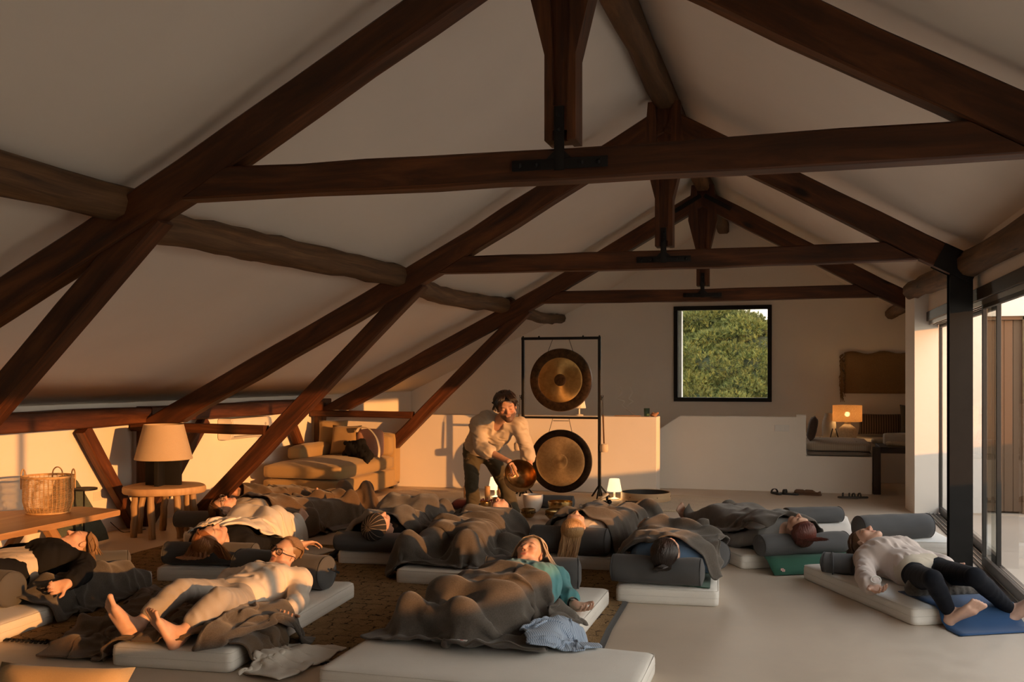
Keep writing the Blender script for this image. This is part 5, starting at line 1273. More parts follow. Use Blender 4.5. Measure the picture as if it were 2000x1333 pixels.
for k in range(3): add_tube(bm, [cp+Vector((.032*math.cos(a)+.012*(k-1), .02*math.sin(a), .012*k+.006*math.sin(2*a+k))) for a in [2*PI*i/16 for i in range(16)]], .013, 8, closed=True)
tag(obj('clay_knot', bm, m_plain('terracotta clay', (.36, .19, .11), .8), None, 180, origin=(cp.x, cp.y, LZ)), 'small terracotta knot at the right end of the ledge', 'ornament')
# switch plate on the stair parapet
t = thing('switch_plate', 'triple white switch plate on the stair parapet', 'switch', (-.12, 13.44, .82)); bm = NB(); add_box(bm, (-.215, 13.430, .785), (-.03, 13.4395, .87), None, .002); obj('plate', bm, M['white_plastic'], t)
for k in range(3):
    bm = NB(); add_box(bm, (-.207+k*.059, 13.426, .793), (-.207+k*.059+.052, 13.431, .862), None, .0015); obj('switch', bm, M['white_plastic'], t)
# ================================================================ ALCOVE
M['tuft'] = m_fabric('striped ticking', (.42, .35, .27), .12, 220, .9, 8, stripe=(14, (.30, .25, .19), 'X'))
t = thing('daybed_mattress', 'tufted striped daybed mattress on the low white plinth', 'mattress', (.6, 14.2, .47))
obj('lower_pad', soft_box((.19, 13.52, .472), (.985, 14.88, .53), .02, .0, 6), m_fabric('grey pad', (.20, .17, .14), .1), t); obj('pad', soft_box((.19, 13.50, .53), (.985, 14.88, .64), .035, .012, 8, 3), M['tuft'], t)
bm = NB()
for x in (.38, .6, .82):
    for y in (13.8, 14.2, 14.6): add_sphere(bm, (x, y, .647), .014, 8, 5, (1, 1, .4))
obj('tuft_button', bm, M['tuft'], t)
pillow('dark_cushion', 'dark patterned cushion leaning on the left end of the daybed', (.27, 14.05, .80), .40, .34, .12, PI/2, d2r(12), m_fabric('dark woven', (.07, .045, .035), .3, 60), 9)
m_stripe = m_fabric('brown striped weave', (.06, .042, .035), .2, 120, .9, 8, stripe=(9, (.20, .14, .10), 'X'))
SZ = .582
vp = Vector((.53, 15.35, SZ)); bm = NB(); add_lathe(bm, [(0, 0), (.085, 0), (.095, .02), (.10, .20), (.092, .27), (.068, .33), (.06, .36), (.064, .38), (.055, .38), (.05, .35), (0, .33)], 32, Matrix.Translation(vp)); tag(obj('tall_vase', bm, m_plain('pale stoneware', (.42, .36, .29), .7), None, 50, origin=vp), 'tall pale stoneware vase beside the lit lamp', 'vase')
lp = Vector((.78, 15.25, SZ)); t = thing('bedside_lamp', 'lit lamp with round pale base and cylindrical fabric shade', 'lamp', tuple(lp))
bm = NB(); add_lathe(bm, [(0, 0), (.10, 0), (.125, .02), (.128, .12), (.115, .17), (.06, .215), (.042, .23), (.042, .27), (0, .27)], 36, Matrix.Translation(lp)); obj('base', bm, m_plain('speckled stone', (.45, .38, .30), .7, var=.2, scale=40), t, 50)
bm = NB(); add_lathe(bm, [(.205, .265), (.205, .50), (.203, .50), (.203, .265)], 40, Matrix.Translation(lp))
m, nt, bs = new_mat('translucent linen shade'); nt.nodes.clear(); oo = nt.nodes.new('ShaderNodeOutputMaterial'); d_ = nt.nodes.new('ShaderNodeBsdfDiffuse'); tr = nt.nodes.new('ShaderNodeBsdfTranslucent'); tp = nt.nodes.new('ShaderNodeBsdfTransparent'); mx = nt.nodes.new('ShaderNodeMixShader'); m2 = nt.nodes.new('ShaderNodeMixShader')
fv = noise(nt, coords(nt), 120, 2); cc = ramp(nt, fv, [(.3, (.55, .36, .18)), (.7, (.75, .53, .30))]); lnk(nt, cc, d_.inputs[0]); lnk(nt, cc, tr.inputs[0]); mx.inputs[0].default_value = .6; m2.inputs[0].default_value = .2
lnk(nt, d_.outputs[0], mx.inputs[1]); lnk(nt, tr.outputs[0], mx.inputs[2]); lnk(nt, mx.outputs[0], m2.inputs[1]); lnk(nt, tp.outputs[0], m2.inputs[2]); lnk(nt, m2.outputs[0], oo.inputs[0]); obj('shade', bm, m, t, 40)
bm = NB(); add_sphere(bm, lp+Vector((0, 0, .37)), .036, 16, 12); obj('bulb', bm, m_emit('bulb glow', (1, .62, .25), 22), t)
l = bpy.data.lights.new('bulb light', 'POINT'); l.energy = 6; l.color = (1, .50, .18); l.shadow_soft_size = .04; lo = bpy.data.objects.new('bulb light', l); COL.objects.link(lo); lo.parent = t; lo.location = (0, 0, .37)
bm = NB(); pp = Vector((.60, 15.0, SZ)); add_lathe(bm, [(0, 0), (.09, 0), (.13, .012), (.128, .016), (.085, .006), (0, .005)], 32, Matrix.Translation(pp)); tag(obj('plate', bm, M['white_plastic'], None, 50, origin=pp), 'pale plate before the lit lamp', 'plate')
for dx, s, lab in ((-.07, 1, 'dark stick leaning right above the pale plate'), (.05, -1, 'dark stick leaning left above the pale plate')):
    bm = NB(); add_tube(bm, [pp+Vector((dx, .02, .015)), pp+Vector((dx+s*.04-(.0 if s > 0 else .0), .04, .17))], .008, 6); tag(obj('incense_stand', bm, M['iron'], None, origin=pp+Vector((dx, .02, .015))), lab, 'stick')
pillow('lumbar_cushion', 'long dark striped cushion against the gable wall', (1.30, 16.0, .78), .66, .32, .16, 0, d2r(-8), m_stripe, 12)
pillow('seat_back_cushion', 'grey padded chair back at the edge of the white pier', (1.72, 15.8, .835), .34, .50, .2, 0, d2r(-6), m_fabric('grey felt', (.08, .075, .07), .1), 13)
tag(obj('white_box', soft_box((1.16, 13.75, .60), (1.48, 14.0, .76), .03, .0, 5), m_fabric('off white cover', (.56, .50, .42), .06), None, origin=(1.32, 13.87, .6)), 'off-white padded box resting on the dark post', 'box')
bm = NB(); add_box(bm, (1.0, 13.42, 0), (1.09, 13.56, .60), None, .004); add_box(bm, (1.09, 13.5, .52), (1.6, 14.3, .60), None, .004); add_box(bm, (1.5, 13.52, 0), (1.58, 13.6, .52), None, .004); tag(obj('dark_side_frame', bm, m_plain('dark stained wood', (.045, .03, .022), .6), None, 40, origin=(1.05, 13.5, 0)), 'dark wooden post and shelf at the end of the daybed', 'frame')
f = Field(); f.cone((1.2, 13.7, .63), (1.5, 13.75, .62), .03, .03); f.cone((1.1, 14.4, .62), (1.5, 14.35, .64), .05, .04, .04); v, q = f.mesh(.015, 0, wrinkle(40, .008, (1, 0, 0), 9)); tag(obj('cream_throw', (v, q), M['cream'], None, 180, origin=(1.3, 14.3, .6)), 'crumpled cream throw behind the dark post', 'blanket')
M['hang'] = m_fabric('brown felt hanging', (.25, .155, .07), .2, 90, .95, 5)
t = thing('wall_hanging', 'brown woven wall hanging with a ragged fringe at its left edge', 'wall hanging', (1.2, 16.15, 1.2)); bm = NB(); W_ = 18; Hh = 10; vv = []
for i in range(W_+1):
    vv.append([bm.verts.new((.78+i*.058, 16.155+.018*math.sin(i*.9)*(1-j/Hh)+.01*math.sin(i*.35+j*.5), 1.24+(.63+.02*math.sin(i*.8))*j/Hh)) for j in range(Hh+1)])
for i in range(W_):
    for j in range(Hh): bm.faces.new((vv[i][j], vv[i+1][j], vv[i+1][j+1], vv[i][j+1])).smooth = True
o = obj('cloth', bm, M['hang'], t); o.modifiers.new('t', 'SOLIDIFY').thickness = .012
bm = NB(); rnd = random.Random(6)
for k in range(60):
    z0 = 1.28+.58*k/60; x0 = .78-.015*math.sin(k); add_tube(bm, bez([(x0, 16.15, z0), (x0-.035-rnd.random()*.03, 16.12, z0-.05), (x0-.02+rnd.uniform(-.02, .03), 16.10, z0-.13-rnd.random()*.08)], 3), .006, 4)
obj('fringe', bm, M['hang'], t)['kind'] = 'stuff'
# ================================================================ SHOES
def shoe(label, p, yaw, col, kind, group):
    t = thing('sandal' if kind != 'shoe' else 'slipper', label, 'shoe', tuple(p), group); Mx = ROT(p, yaw); mat = m_plain('shoe '+label[:8], col, .6)
    out = [(-.115, -.026), (-.085, -.036), (0, -.034), (.07, -.045), (.11, -.036), (.13, 0), (.112, .03), (.07, .042), (0, .034), (-.085, .034), (-.115, .024), (-.122, 0)]
    bm = NB(); add_prism(bm, out, 0, .022, 'z', .005); bm.transform(Mx); obj('sole', bm, mat, t, 50)
    bm = NB()
    if kind == 'shoe':
        f = Field(); f.cone((.07, 0, .03), (-.08, 0, .035), .038, .034, .02); f.cut((-.055, 0, .075), .045, .01); f.slab((0, 0, .02), (0, 0, -1)); v, q = f.mesh(.007); o = obj('upper', (np.c_[v, np.ones(len(v))] @ np.array(Mx).T[:, :3], q), mat, t, 180)
        return
    for x0, x1 in (((.03, .075)) , ) if kind == 'slide' else ((.055, .075), (-.02, .0)):
        n = 10; A_ = []
        for k in range(n+1):
            a = PI*k/n; y = -.044*math.cos(a); zz = .02+.05*math.sin(a)
            A_.append((bm.verts.new(Mx @ Vector((x0, y, zz))), bm.verts.new(Mx @ Vector((x1, y, zz*.94)))))
        for (a_, b_), (c_, d_) in zip(A_, A_[1:]): bm.faces.new((a_, b_, d_, c_)).smooth = True
    o = obj('strap', bm, mat, t, 180); o.modifiers.new('t', 'SOLIDIFY').thickness = .006
G_ = 'shoes left by the stair parapet'
shoe('black slide sandal at the left end of the shoe row', P(1516, 966), d2r(115), (.014, .013, .012), 'slide', G_); shoe('black slide sandal second from the left in the shoe row', P(1541, 967), d2r(165), (.014, .013, .012), 'slide', G_)
shoe('brown slip-on shoe third from the left in the shoe row', P(1568, 967), d2r(170), (.10, .05, .025), 'shoe', G_); shoe('brown slip-on shoe at the right end of the shoe row', P(1586, 968), d2r(160), (.12, .06, .03), 'shoe', G_)
shoe('flat grey strap sandal alone, left of its pair', P(1657, 974), d2r(175), (.07, .06, .05), 'strap', 'flat grey sandals'); shoe('flat grey strap sandal alone, right of its pair', P(1677, 974), d2r(200), (.07, .06, .05), 'strap', 'flat grey sandals')
# foreground cushion corner
o = pillow('floor_cushion', 'tan cushion poking in at the lower left corner', D(92, 1408, 4.0)+Vector((0, 0, .02)), .60, .44, .19, d2r(8), d2r(-42), m_fabric('caramel canvas', (.50, .34, .17), .1, 300, bmp=.3), 21)
# ================================================================ OUTSIDE: pine tree
M['needle'] = None
m, nt, bs = new_mat('pine needles'); oi = nt.nodes.new('ShaderNodeAttribute'); oi.attribute_name = 'tint'; lnk(nt, oi.outputs['Color'], bs.inputs['Base Color']); setp(bs, .6, 0, .3); M['needle'] = m
t = thing('pine_tree', 'dense green pine tree filling the gable window', 'tree', (-1.9, 29, -3.2))
rs = np.random.RandomState(5); V_ = []; F_ = []; Cc = []; nb = 0; cl = []
for k in range(960):
    x = rs.uniform(-5.2, 1.6); z = rs.uniform(-1.6, 4.2); top = 3.5-.30*max(0, x+2.4)-.10*max(0, -3.4-x)**2+.06*math.sin(x*5)
    if z > top: continue
    cl.append((x, 27.0+.10*(x+1.8)**2+.5*max(0, z-.2)**1.3+rs.uniform(0, .9), z, rs.uniform(.34, .56)))
for x, y, z, r in cl:
    n = 82; d = rs.normal(size=(n, 3)); d[:, 2] = np.abs(d[:, 2])*.9-.1; d[:, 1] -= .5; d /= np.linalg.norm(d, axis=1)[:, None]; tip = np.array([x, y, z])+d*r*np.array([1.2, 1, .60])*rs.uniform(.82, 1.05, (n, 1))
    tn = np.array([.135, .165, .055])*(.75+.5*rs.rand())+rs.rand()*np.array([.04, .03, 0]); m_ = 11
    w = d[:, None, :]*1.2+np.array([0, -.2, .5])+rs.normal(size=(n, m_, 3))*.65; w /= np.linalg.norm(w, axis=2)[..., None]; ln = rs.uniform(.07, .13, (n, m_, 1)); s_ = np.cross(w, rs.normal(size=(n, m_, 3))); s_ /= np.linalg.norm(s_, axis=2)[..., None]; wd = .0075
    base = tip[:, None, :]+rs.normal(size=(n, m_, 3))*.012; q = np.stack([base-s_*wd, base+s_*wd, base+w*ln], 2).reshape(-1, 3); V_.append(q); F_.append(nb+np.arange(len(q)).reshape(-1, 3)); nb += len(q)
    Cc.append(np.repeat((tn[None]*rs.uniform(.75, 1.3, (n, 1))), 3*m_, 0))
V_ = np.concatenate(V_); F_ = np.concatenate(F_); Cc = np.concatenate(Cc)
o = obj('foliage', (V_, F_), M['needle'], t); o['kind'] = 'stuff'; a = o.data.color_attributes.new('tint', 'FLOAT_COLOR', 'POINT'); a.data.foreach_set('color', np.c_[np.clip(Cc, 0, 1), np.ones(len(Cc))].astype(np.float32).ravel())
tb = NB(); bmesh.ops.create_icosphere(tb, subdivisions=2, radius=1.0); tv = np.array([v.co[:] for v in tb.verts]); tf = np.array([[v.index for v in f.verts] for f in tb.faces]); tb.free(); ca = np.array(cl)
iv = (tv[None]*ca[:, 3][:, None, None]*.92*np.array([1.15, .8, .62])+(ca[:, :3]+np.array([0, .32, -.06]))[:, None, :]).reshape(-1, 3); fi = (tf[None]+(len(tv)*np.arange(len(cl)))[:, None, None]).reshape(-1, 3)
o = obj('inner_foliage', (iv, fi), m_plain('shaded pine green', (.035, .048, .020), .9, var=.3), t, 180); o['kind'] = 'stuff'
bm = NB(); add_tube(bm, [(-2.6, 29.2, -3.2), (-2.55, 29.1, -.5), (-2.3, 29.0, .6), (-1.9, 29.1, 2.4)], [.22, .18, .14, .06], 10); obj('trunk', bm, M['trunk'], t)
for x, z in ((-4.2, .7), (-3.2, 1.9), (-.6, 1.4), (.8, .4)):
    bm = NB(); add_tube(bm, bez([(-2.4, 29.0, z-1.0), ((x-2.4)/2, 28.7, z-.2), (x, 28.4, z)], 5), [.09-.005*i for i in range(11)], 7); obj('branch', bm, M['trunk'], t)
bm = NB(); bmesh.ops.create_grid(bm, x_segments=2, y_segments=2, size=60); bm.transform(Matrix.Translation((0, 60, -3.3))); struct('floor_ground', bm, m_plain('dry grass ground', (.22, .19, .10), .95))
# ================================================================ PEOPLE
def rot_of(J): return math.atan2(J.ax[1], J.ax[0])
HAIR = {}
def m_hair(name, a, b_):
    m, nt, bs = new_mat(name); n = noise(nt, coords(nt, 'UV', (3, 14, 1)), 3, 4, .6); lnk(nt, ramp(nt, n, [(.3, a), (.7, b_)]), bs.inputs['Base Color']); setp(bs, .42, 0, .5); bs.inputs['Anisotropic'].default_value = .5; return m
HAIR['red'] = m_hair('auburn hair', (.16, .055, .016), (.42, .17, .055)); HAIR['brown'] = m_hair('brown hair', (.055, .026, .012), (.16, .075, .03)); HAIR['blond'] = m_hair('golden blond hair', (.30, .15, .055), (.60, .36, .16))
HAIR['grey'] = m_hair('grey blond hair', (.36, .27, .18), (.62, .50, .36)); HAIR['dark'] = m_hair('dark hair', (.008, .005, .004), (.026, .013, .008)); HAIR['chestnut'] = m_hair('dark red hair', (.05, .012, .008), (.15, .035, .022)); HAIR['light'] = m_hair('light brown hair', (.15, .085, .04), (.34, .20, .095))
def hp(J, x, y, z): return npv(J.head)+(J.R[0]*x+J.R[1]*y+J.R[2]*z)*J.hs
def hair(t, J, mat, locks=150, length=.12, hang=None, seed=0, part=0.0, vol=1.0, floorz=None, tied=False, back=True, curl=.0, wid=1.0, sides=0, sdir=None):
    """scalp cap plus locks combed back over the skull, then falling along 'hang'"""
    rnd = random.Random(seed); f = Field()
    f.ell(hp(J, 0, -.020, .036), npv((.078*vol, .091*vol, .083*vol))*J.hs, J.R, .02)
    f.slab(hp(J, 0, .060, .060), J.R[1]*.80-J.R[2]*.62, .004); f.slab(hp(J, 0, 0, -.055), -J.R[2]+.35*J.R[1], .004)
    v, q = f.mesh(.006); v = relax(v, q, 1); bm = NB(); vs = [bm.verts.new(p) for p in v]
    for a in q: bm.faces.new([vs[i] for i in a]).smooth = True
    hang = unit(hang) if hang is not None else None
    for k in range(int(locks*1.9)):
        a = rnd.uniform(-1.0, 1.0)*2.9; st = rnd.uniform(0, 1)
        pts = []; px = part
        th0 = math.radians(58-20*rnd.random()); n = 7; end = math.radians(190 if tied else rnd.uniform(120, 185))
        for i in range(n):
            s = i/(n-1); ph = th0+(end-th0)*s                   # from the brow over the crown to the nape
            ca = math.sin(a*.5*(1-.25*s)); x = px*(1-s)+(.083*vol*ca*1.0)*(.55+.45*math.sin(min(ph, PI)*.9)); yy = .098*math.cos(ph)*vol*math.sqrt(max(.05, 1-(x/.09)**2)); zz =   .036+.0895*math.sin(ph)*vol*math.sqrt(max(.05, 1-(x/.09)**2)) if ph < PI else .036-.09*(ph-PI)
            pts.append(hp(J, x, yy-.02, zz)+np.array([rnd.uniform(-1, 1) for _ in range(3)])*.002)
        r0 = rnd.uniform(.0030, .0052)*wid; rad = [r0*.15, r0*.8]+[r0]*(n-2)
        if length > 0:
            L = length*rnd.uniform(.55, 1.1); d = unit(pts[-1]-pts[-2]); p = pts[-1]; m_ = 7; w = rnd.uniform(0, 6)
            for i in range(m_):
                d = unit(d*.6+(hang if hang is not None else np.array([0, 0, -1.0]))*.55+np.array([rnd.uniform(-1, 1) for _ in range(3)])*.10+curl*(J.R[0]*math.sin(w+i*1.6)+np.array([0, 0, 1.0])*math.cos(w+i*1.6)))
                p = p+d*L/m_
                if floorz is not None and p[2] < floorz(p[0], p[1]): p = np.array([p[0], p[1], floorz(p[0], p[1])+rnd.random()*.012])
                pts.append(p); rad.append(r0*(1-.75*(i+1)/m_))
        add_tube(bm, bez(pts, 2), [rad[min(i//2, len(rad)-1)] for i in range(len(pts)*2-1)], 5, caps=False, flat=.7)
    for k in range(int(sides*1.6)):
        s = -1 if k % 2 else 1; u = rnd.random(); pts = [hp(J, s*.018*u, .045-.03*u, .115), hp(J, s*.060, .050-.075*u, .088), hp(J, s*.088, .035-.085*u, .045)]; d = unit(J.R[0]*s*.5-J.R[2]*.6); p = pts[-1]; L = length*rnd.uniform(.6, 1.1)
        hd = unit(npv(sdir if sdir is not None else (0, 0, -1))+J.R[0]*s*.45)
        for i in range(7):
            d = unit(d*.6+hd*.5+np.array([rnd.uniform(-1, 1) for _ in range(3)])*.14); p = p+d*L/7
            if floorz is not None and p[2] < floorz(p[0], p[1]): p = np.array([p[0], p[1], floorz(p[0], p[1])+rnd.random()*.012])
            pts.append(p)
        add_tube(bm, bez(pts, 2), [.0045*wid*(1-.7*i/19) for i in range(19)], 5, caps=False, flat=.7)
    return obj('hair', bm, HAIR[mat], t, 180)
def eyeglasses(t, J, mat, big=1.0):
    bm = NB(); R = .0028
    for s in (-1, 1): add_tube(bm, [hp(J, s*.034+.024*big*math.copysign(abs(math.cos(a))**.7, math.cos(a)), .099, .004+.019*big*math.copysign(abs(math.sin(a))**.7, math.sin(a))) for a in [2*PI*i/20 for i in range(20)]], R*J.hs, 6, closed=True)
    add_tube(bm, bez([hp(J, -.011, .100, .008), hp(J, 0, .105, .011), hp(J, .011, .100, .008)], 4), R, 5)
    for s in (-1, 1): add_tube(bm, bez([hp(J, s*.058, .097, .010), hp(J, s*.078, .06, .010), hp(J, s*.083, -.01, .012), hp(J, s*.080, -.03, -.012)], 4), R*.9, 5)
    o = obj('eyeglasses', bm, mat, t, 180)
    bm = NB()
    for s in (-1, 1):
        c = [hp(J, s*.034+.023*math.cos(a), .099, .004+.018*math.sin(a)) for a in [2*PI*i/16 for i in range(16)]]; bm.faces.new([bm.verts.new(p) for p in c])
    obj('lens', bm, M['glass'], t); return o
def bracelet(t, J, k, mat, name='bracelet', r=.030, th=.005, at=.06, beads=False):
    W, E = npv(getattr(J, 'wr_'+k)), npv(getattr(J, 'el_'+k)); d = unit(W-E); a, b_ = frame(d); a, b_ = npv(a), npv(b_); c = W-d*at*.5; bm = NB()
    if beads:
        for i in range(18): add_sphere(bm, c+(a*math.cos(i*PI/9)+b_*math.sin(i*PI/9))*r, th, 7, 5)
    else: add_tube(bm, [c+(a*math.cos(i*PI/10)+b_*math.sin(i*PI/10))*r for i in range(20)], th, 6, closed=True)
    return obj(name, bm, mat, t, 180)
C_ = {n: m_fabric('cloth '+n, c, .1, 380, bmp=.3, sheen=0 if n in ('black', 'leg') else .12) for n, c in dict(black=(.010, .010, .011), white=(.62, .57, .50), cream=(.64, .55, .45), ivory=(.70, .62, .53), taupe=(.36, .33, .30), teal=(.10, .27, .29), pinkgrey=(.56, .47, .42), leg=(.007, .008, .012), linen=(.53, .44, .33), olive=(.075, .062, .038), greyknit=(.20, .19, .18), beige=(.48, .41, .32), steel=(.13, .22, .36)).items()}
PG = 'people lying on the mattresses'
PEOPLE = {}
def clad(t, J, top, bottom, h=.009, rot=0.0, seed=0, sleeves=.97, lo=0.0, hi=.90, waist=.30, to=.97, off=.013, girth=1.0, female=True, names=('shirt', 'trousers'), wr=.005, cuff=0.0):
    if bottom is not None: garment(names[1], t, bottom, leg_field(J, off*.85, girth, to, waist), h, rot, wrinkle(26, wr*.8, J.front, seed+5))
    if top is not None: garment(names[0], t, top, torso_field(J, off, girth, lo, hi, sleeves, female, 1.0, cuff), h, rot, wrinkle(24, wr, np.cross(J.front, [.3, .5, .7]), seed))
    if isinstance(names, tuple): pass
# --- woman in black glasses (front left)
H = D(557, 1082, 6.40); J = lying(H, P(290, 1232, .10), T, (.40, .26, .86), (-.23, -.86, .32), .94)
J.neck = npv(P(550, 1129, .245)); J.chest = npv(P(513, 1150, .205)); J.pelvis = npv(P(452, 1172, .195))
J.front = unit((-.05, -.25, 1.0))
J.sh_l = npv(P(584, 1136, .235)); J.el_l = npv(P(583, 1172, .165)); J.wr_l = npv(P(562, 1196, .165))
J.sh_r = npv(P(505, 1122, .245)); J.el_r = npv(P(447, 1130, .17)); J.wr_r = npv(P(425, 1158, .20))
J.hip_l = npv(P(462, 1180, .20)); J.kn_l = npv(P(428, 1170, .315)); J.an_l = npv(P(350, 1240, .165))
J.hip_r = npv(P(428, 1163, .205)); J.kn_r = npv(P(355, 1152, .325)); J.an_r = npv(P(262, 1224, .17))
J.hand_l = (unit(P(548, 1222, .14)-P(562, 1196, .165)), (.45, -.25, .85), -1, dict(curl=.55)); J.hand_r = ((-.2, -.9, -.2), (0, .1, -1), 1, dict(curl=.3))
J.foot_l = ((-.45, -.20, .85), (-.35, -.80, -.45), dict(side=-1, s=1.0)); J.foot_r = ((-.55, .0, .80), (-.15, -.85, -.35), dict(side=1, s=1.0))
rot = math.atan2(-.95, -.25)
t = person('woman in black glasses and pale jumper lying with bare feet toward the viewer', J, PG, .0055, rot, 'fair', girth=.82, base=(-3.1, 5.3, T)); PEOPLE['P2'] = t
garment('trousers', t, C_['taupe'], leg_field(J, .014, .82, .62, .14, .012), .008, rot, wrinkle(24, .005, (.2, 1, .2), 2)); garment('jumper', t, C_['ivory'], torso_field(J, .026, .80, .06, .90, .93, True, 1.0), .008, rot, wrinkle(22, .009, (.5, 1, 0), 1), 8)
hair(t, J, 'light', 150, .04, (.3, .7, -.3), 2, .0, .98, tied=True); eyeglasses(t, J, M['iron'], 1.08); bm = NB(); add_sphere(bm, hp(J, .079, -.006, -.040), .0045, 8, 6); obj('earring', bm, M['alu'], t); bracelet(t, J, 'l', M['brass2'], 'bracelet', .029, .0028)
# --- woman in black top (far left)
H = P(152, 1064, .345); J = lying(H, P(-140, 1150, .16), T, (.30, .86, .25), (-.28, -.05, .95), 1.0, L=1.5)
J.neck = npv(P(126, 1087, .30)); J.chest = npv(P(85, 1103, .26)); J.pelvis = npv(P(15, 1118, .24)); J.front = unit((.05, -.12, 1))
J.sh_l = npv(P(158, 1106, .25)); J.el_l = npv(P(160, 1122, .245)); J.wr_l = npv(P(134, 1139, .235)); J.sh_r = npv(P(78, 1078, .25)); J.el_r = npv(P(20, 1082, .2)); J.wr_r = npv(P(-30, 1100, .2))
for s, dx in (('l', .09), ('r', -.09)):
    p = npv(P(8, 1122, .235)); setattr(J, 'hip_'+s, p+np.array([dx, -.05, 0])); setattr(J, 'kn_'+s, p+np.array([dx*1.2, -.42, .13])); setattr(J, 'an_'+s, p+np.array([dx*1.4, -.78, -.07])); setattr(J, 'foot_'+s, ((dx*3, -.2, .9), (0, -1, -.1), dict(side=-1 if s == 'l' else 1)))
J.hand_l = (unit((-.45, -.65, -.20)), (.62, -.25, .35), -1, dict(curl=.85)); J.hand_r = ((0, -1, 0), (0, 0, 1), 1, dict(curl=.4)); rot = -PI/2
t = person('woman in a black top at the left edge, white hem at her waist', J, PG, .006, rot, 'fair', base=(-4.7, 5.3, T)); PEOPLE['P1'] = t
garment('trousers', t, C_['black'], leg_field(J, .014, 1.0, .97, .2), .009, rot, wrinkle(26, .004, (0, 1, 0), 6)); garment('undershirt', t, C_['cream'], torso_field(J, .012, 1.02, -.2, .5, .1), .008, rot, wrinkle(40, .003, (0, 1, .3), 8)); garment('sweater', t, C_['black'], torso_field(J, .020, 1.04, .36, .9, .92), .008, rot, wrinkle(24, .005, (1, .4, 0), 4))
hair(t, J, 'light', 180, .12, (.5, .1, -.8), 3, 0, 1.0, sides=60, floorz=lambda x, y: .2)
# --- red-haired woman under the white cover
H = D(412, 1053, 7.22); J = lying(H, H+Vector((-.32, 1.48, 0)), T, (-.30, -.92, .05), (.35, .05, .93), 1.02, knee=.14, chest_up=.03)
J.sh_r = J.sh_r+np.array([.02, 0, 0]); J.el_r = npv(P(505, 1062, .19)); J.wr_r = npv(P(590, 1062, .205))
ok = 'r' if J.sh_r[0] > J.sh_l[0] else 'l'; no = 'l' if ok == 'r' else 'r'
setattr(J, 'el_'+ok, npv(P(520, 1064, .19))); setattr(J, 'wr_'+ok, npv(P(588, 1064, .21))); setattr(J, 'hand_'+ok, ((.55, .75, .05), (.3, -.3, -.9), 1 if ok == 'r' else -1, dict(curl=.4)))
t = person('red-haired woman in black under a white cover, head tipped back on a bolster', J, PG, .007, rot_of(J), 'fair', base=(-3.95, 6.5, T)); PEOPLE['P3'] = t
clad(t, J, C_['black'], C_['black'], .010, rot_of(J), 3, .94, names=('sweater', 'trousers'))
def cuff(k, mat): 
    W, E = npv(getattr(J, 'wr_'+k)), npv(getattr(J, 'el_'+k)); d = unit(W-E); bm = NB(); add_tube(bm, [W-d*.028, W+d*.006], .036, 14); return obj('cuff', bm, mat, t, 60)
cuff(ok, C_['white'])
P3J = J
hair(t, J, 'red', 300, .22, (-.12, -.55, -.75), 4, 0, 1.08, floorz=lambda x, y: .20, curl=.5, wid=1.1, sides=110, sdir=(.5, -.3, -.6))
# --- woman with clear glasses behind her
H = D(436, 992, 8.95); J = lying(H, H+Vector((.35, 1.42, 0)), T, (-.72, -.55, -.05), (.42, -.12, .90), 1.0); P4J = J
t = person('brown-haired woman with clear glasses lying behind the red-haired woman', J, PG, .008, rot_of(J), 'fair', base=(-4.7, 8.2, T)); PEOPLE['P4'] = t
clad(t, J, C_['beige'], C_['greyknit'], .011, rot_of(J), 4, names=('sweater', 'trousers')); hair(t, J, 'brown', 180, .2, (-.4, -.5, -.7), 5, 0, 1.03, floorz=lambda x, y: .18, sides=80); eyeglasses(t, J, M['alu'])
# --- person behind, by the strut
H = P(452, 966, .30); J = lying(H, H+Vector((.75, 1.25, 0)), T-.03, (-.62, -.55, .1), (.5, -.3, .85), 1.0, L=1.45); P5J = J
t = person('bearded dark-haired person under a brown blanket, head beside the raking strut', J, PG, .008, rot_of(J), 'tan', female=False, beard=True, base=(-4.9, 9.4, T)); PEOPLE['P5'] = t
clad(t, J, C_['greyknit'], C_['black'], .011, rot_of(J), 5, female=False, names=('sweater', 'trousers')); hair(t, J, 'dark', 110, .03, None, 6)
# --- person in a striped knit cap
H = D(737, 1026, 7.83); J = lying(H, H+Vector((-.22, 1.48, 0)), T, (-.12, -.97, .12), (.42, .02, .9), 1.0, knee=.16, chest_up=.02); P6J = J
t = person('person in a striped knit cap lying under a blanket left of the man', J, PG, .007, rot_of(J), 'fair', base=(-3.2, 7.8, T)); PEOPLE['P6'] = t
clad(t, J, C_['black'], C_['black'], .011, rot_of(J), 6, names=('sweater', 'trousers')); hair(t, J, 'dark', 60, 0, None, 7)
bm = NB(); n_, m_ = 40, 14; rr = []
m, nt, bs = new_mat('striped knit'); w = nt.nodes.new('ShaderNodeTexWave'); w.inputs['Scale'].default_value = 2.2; w.bands_direction = 'X'; lnk(nt, coords(nt, 'UV'), w.inputs['Vector']); lnk(nt, ramp(nt, w.outputs['Fac'], [(.90, (.018, .015, .014)), (.97, (.22, .17, .13))]), bs.inputs['Base Color']); setp(bs, .95); bump(nt, bs, noise(nt, coords(nt), 300, 2), .5, .003)
uvv = uvl(bm)
for j in range(m_+1):
    ph = PI/2*(j/m_)**.9*1.22; rr.append([bm.verts.new(hp(J, .092*math.sin(ph)*math.cos(a), -.018+.108*math.sin(ph)*math.sin(a), .030+.102*math.cos(ph)+.03*max(0, math.sin(a))*(j/m_)**2)) for a in [2*PI*k/n_ for k in range(n_)]])
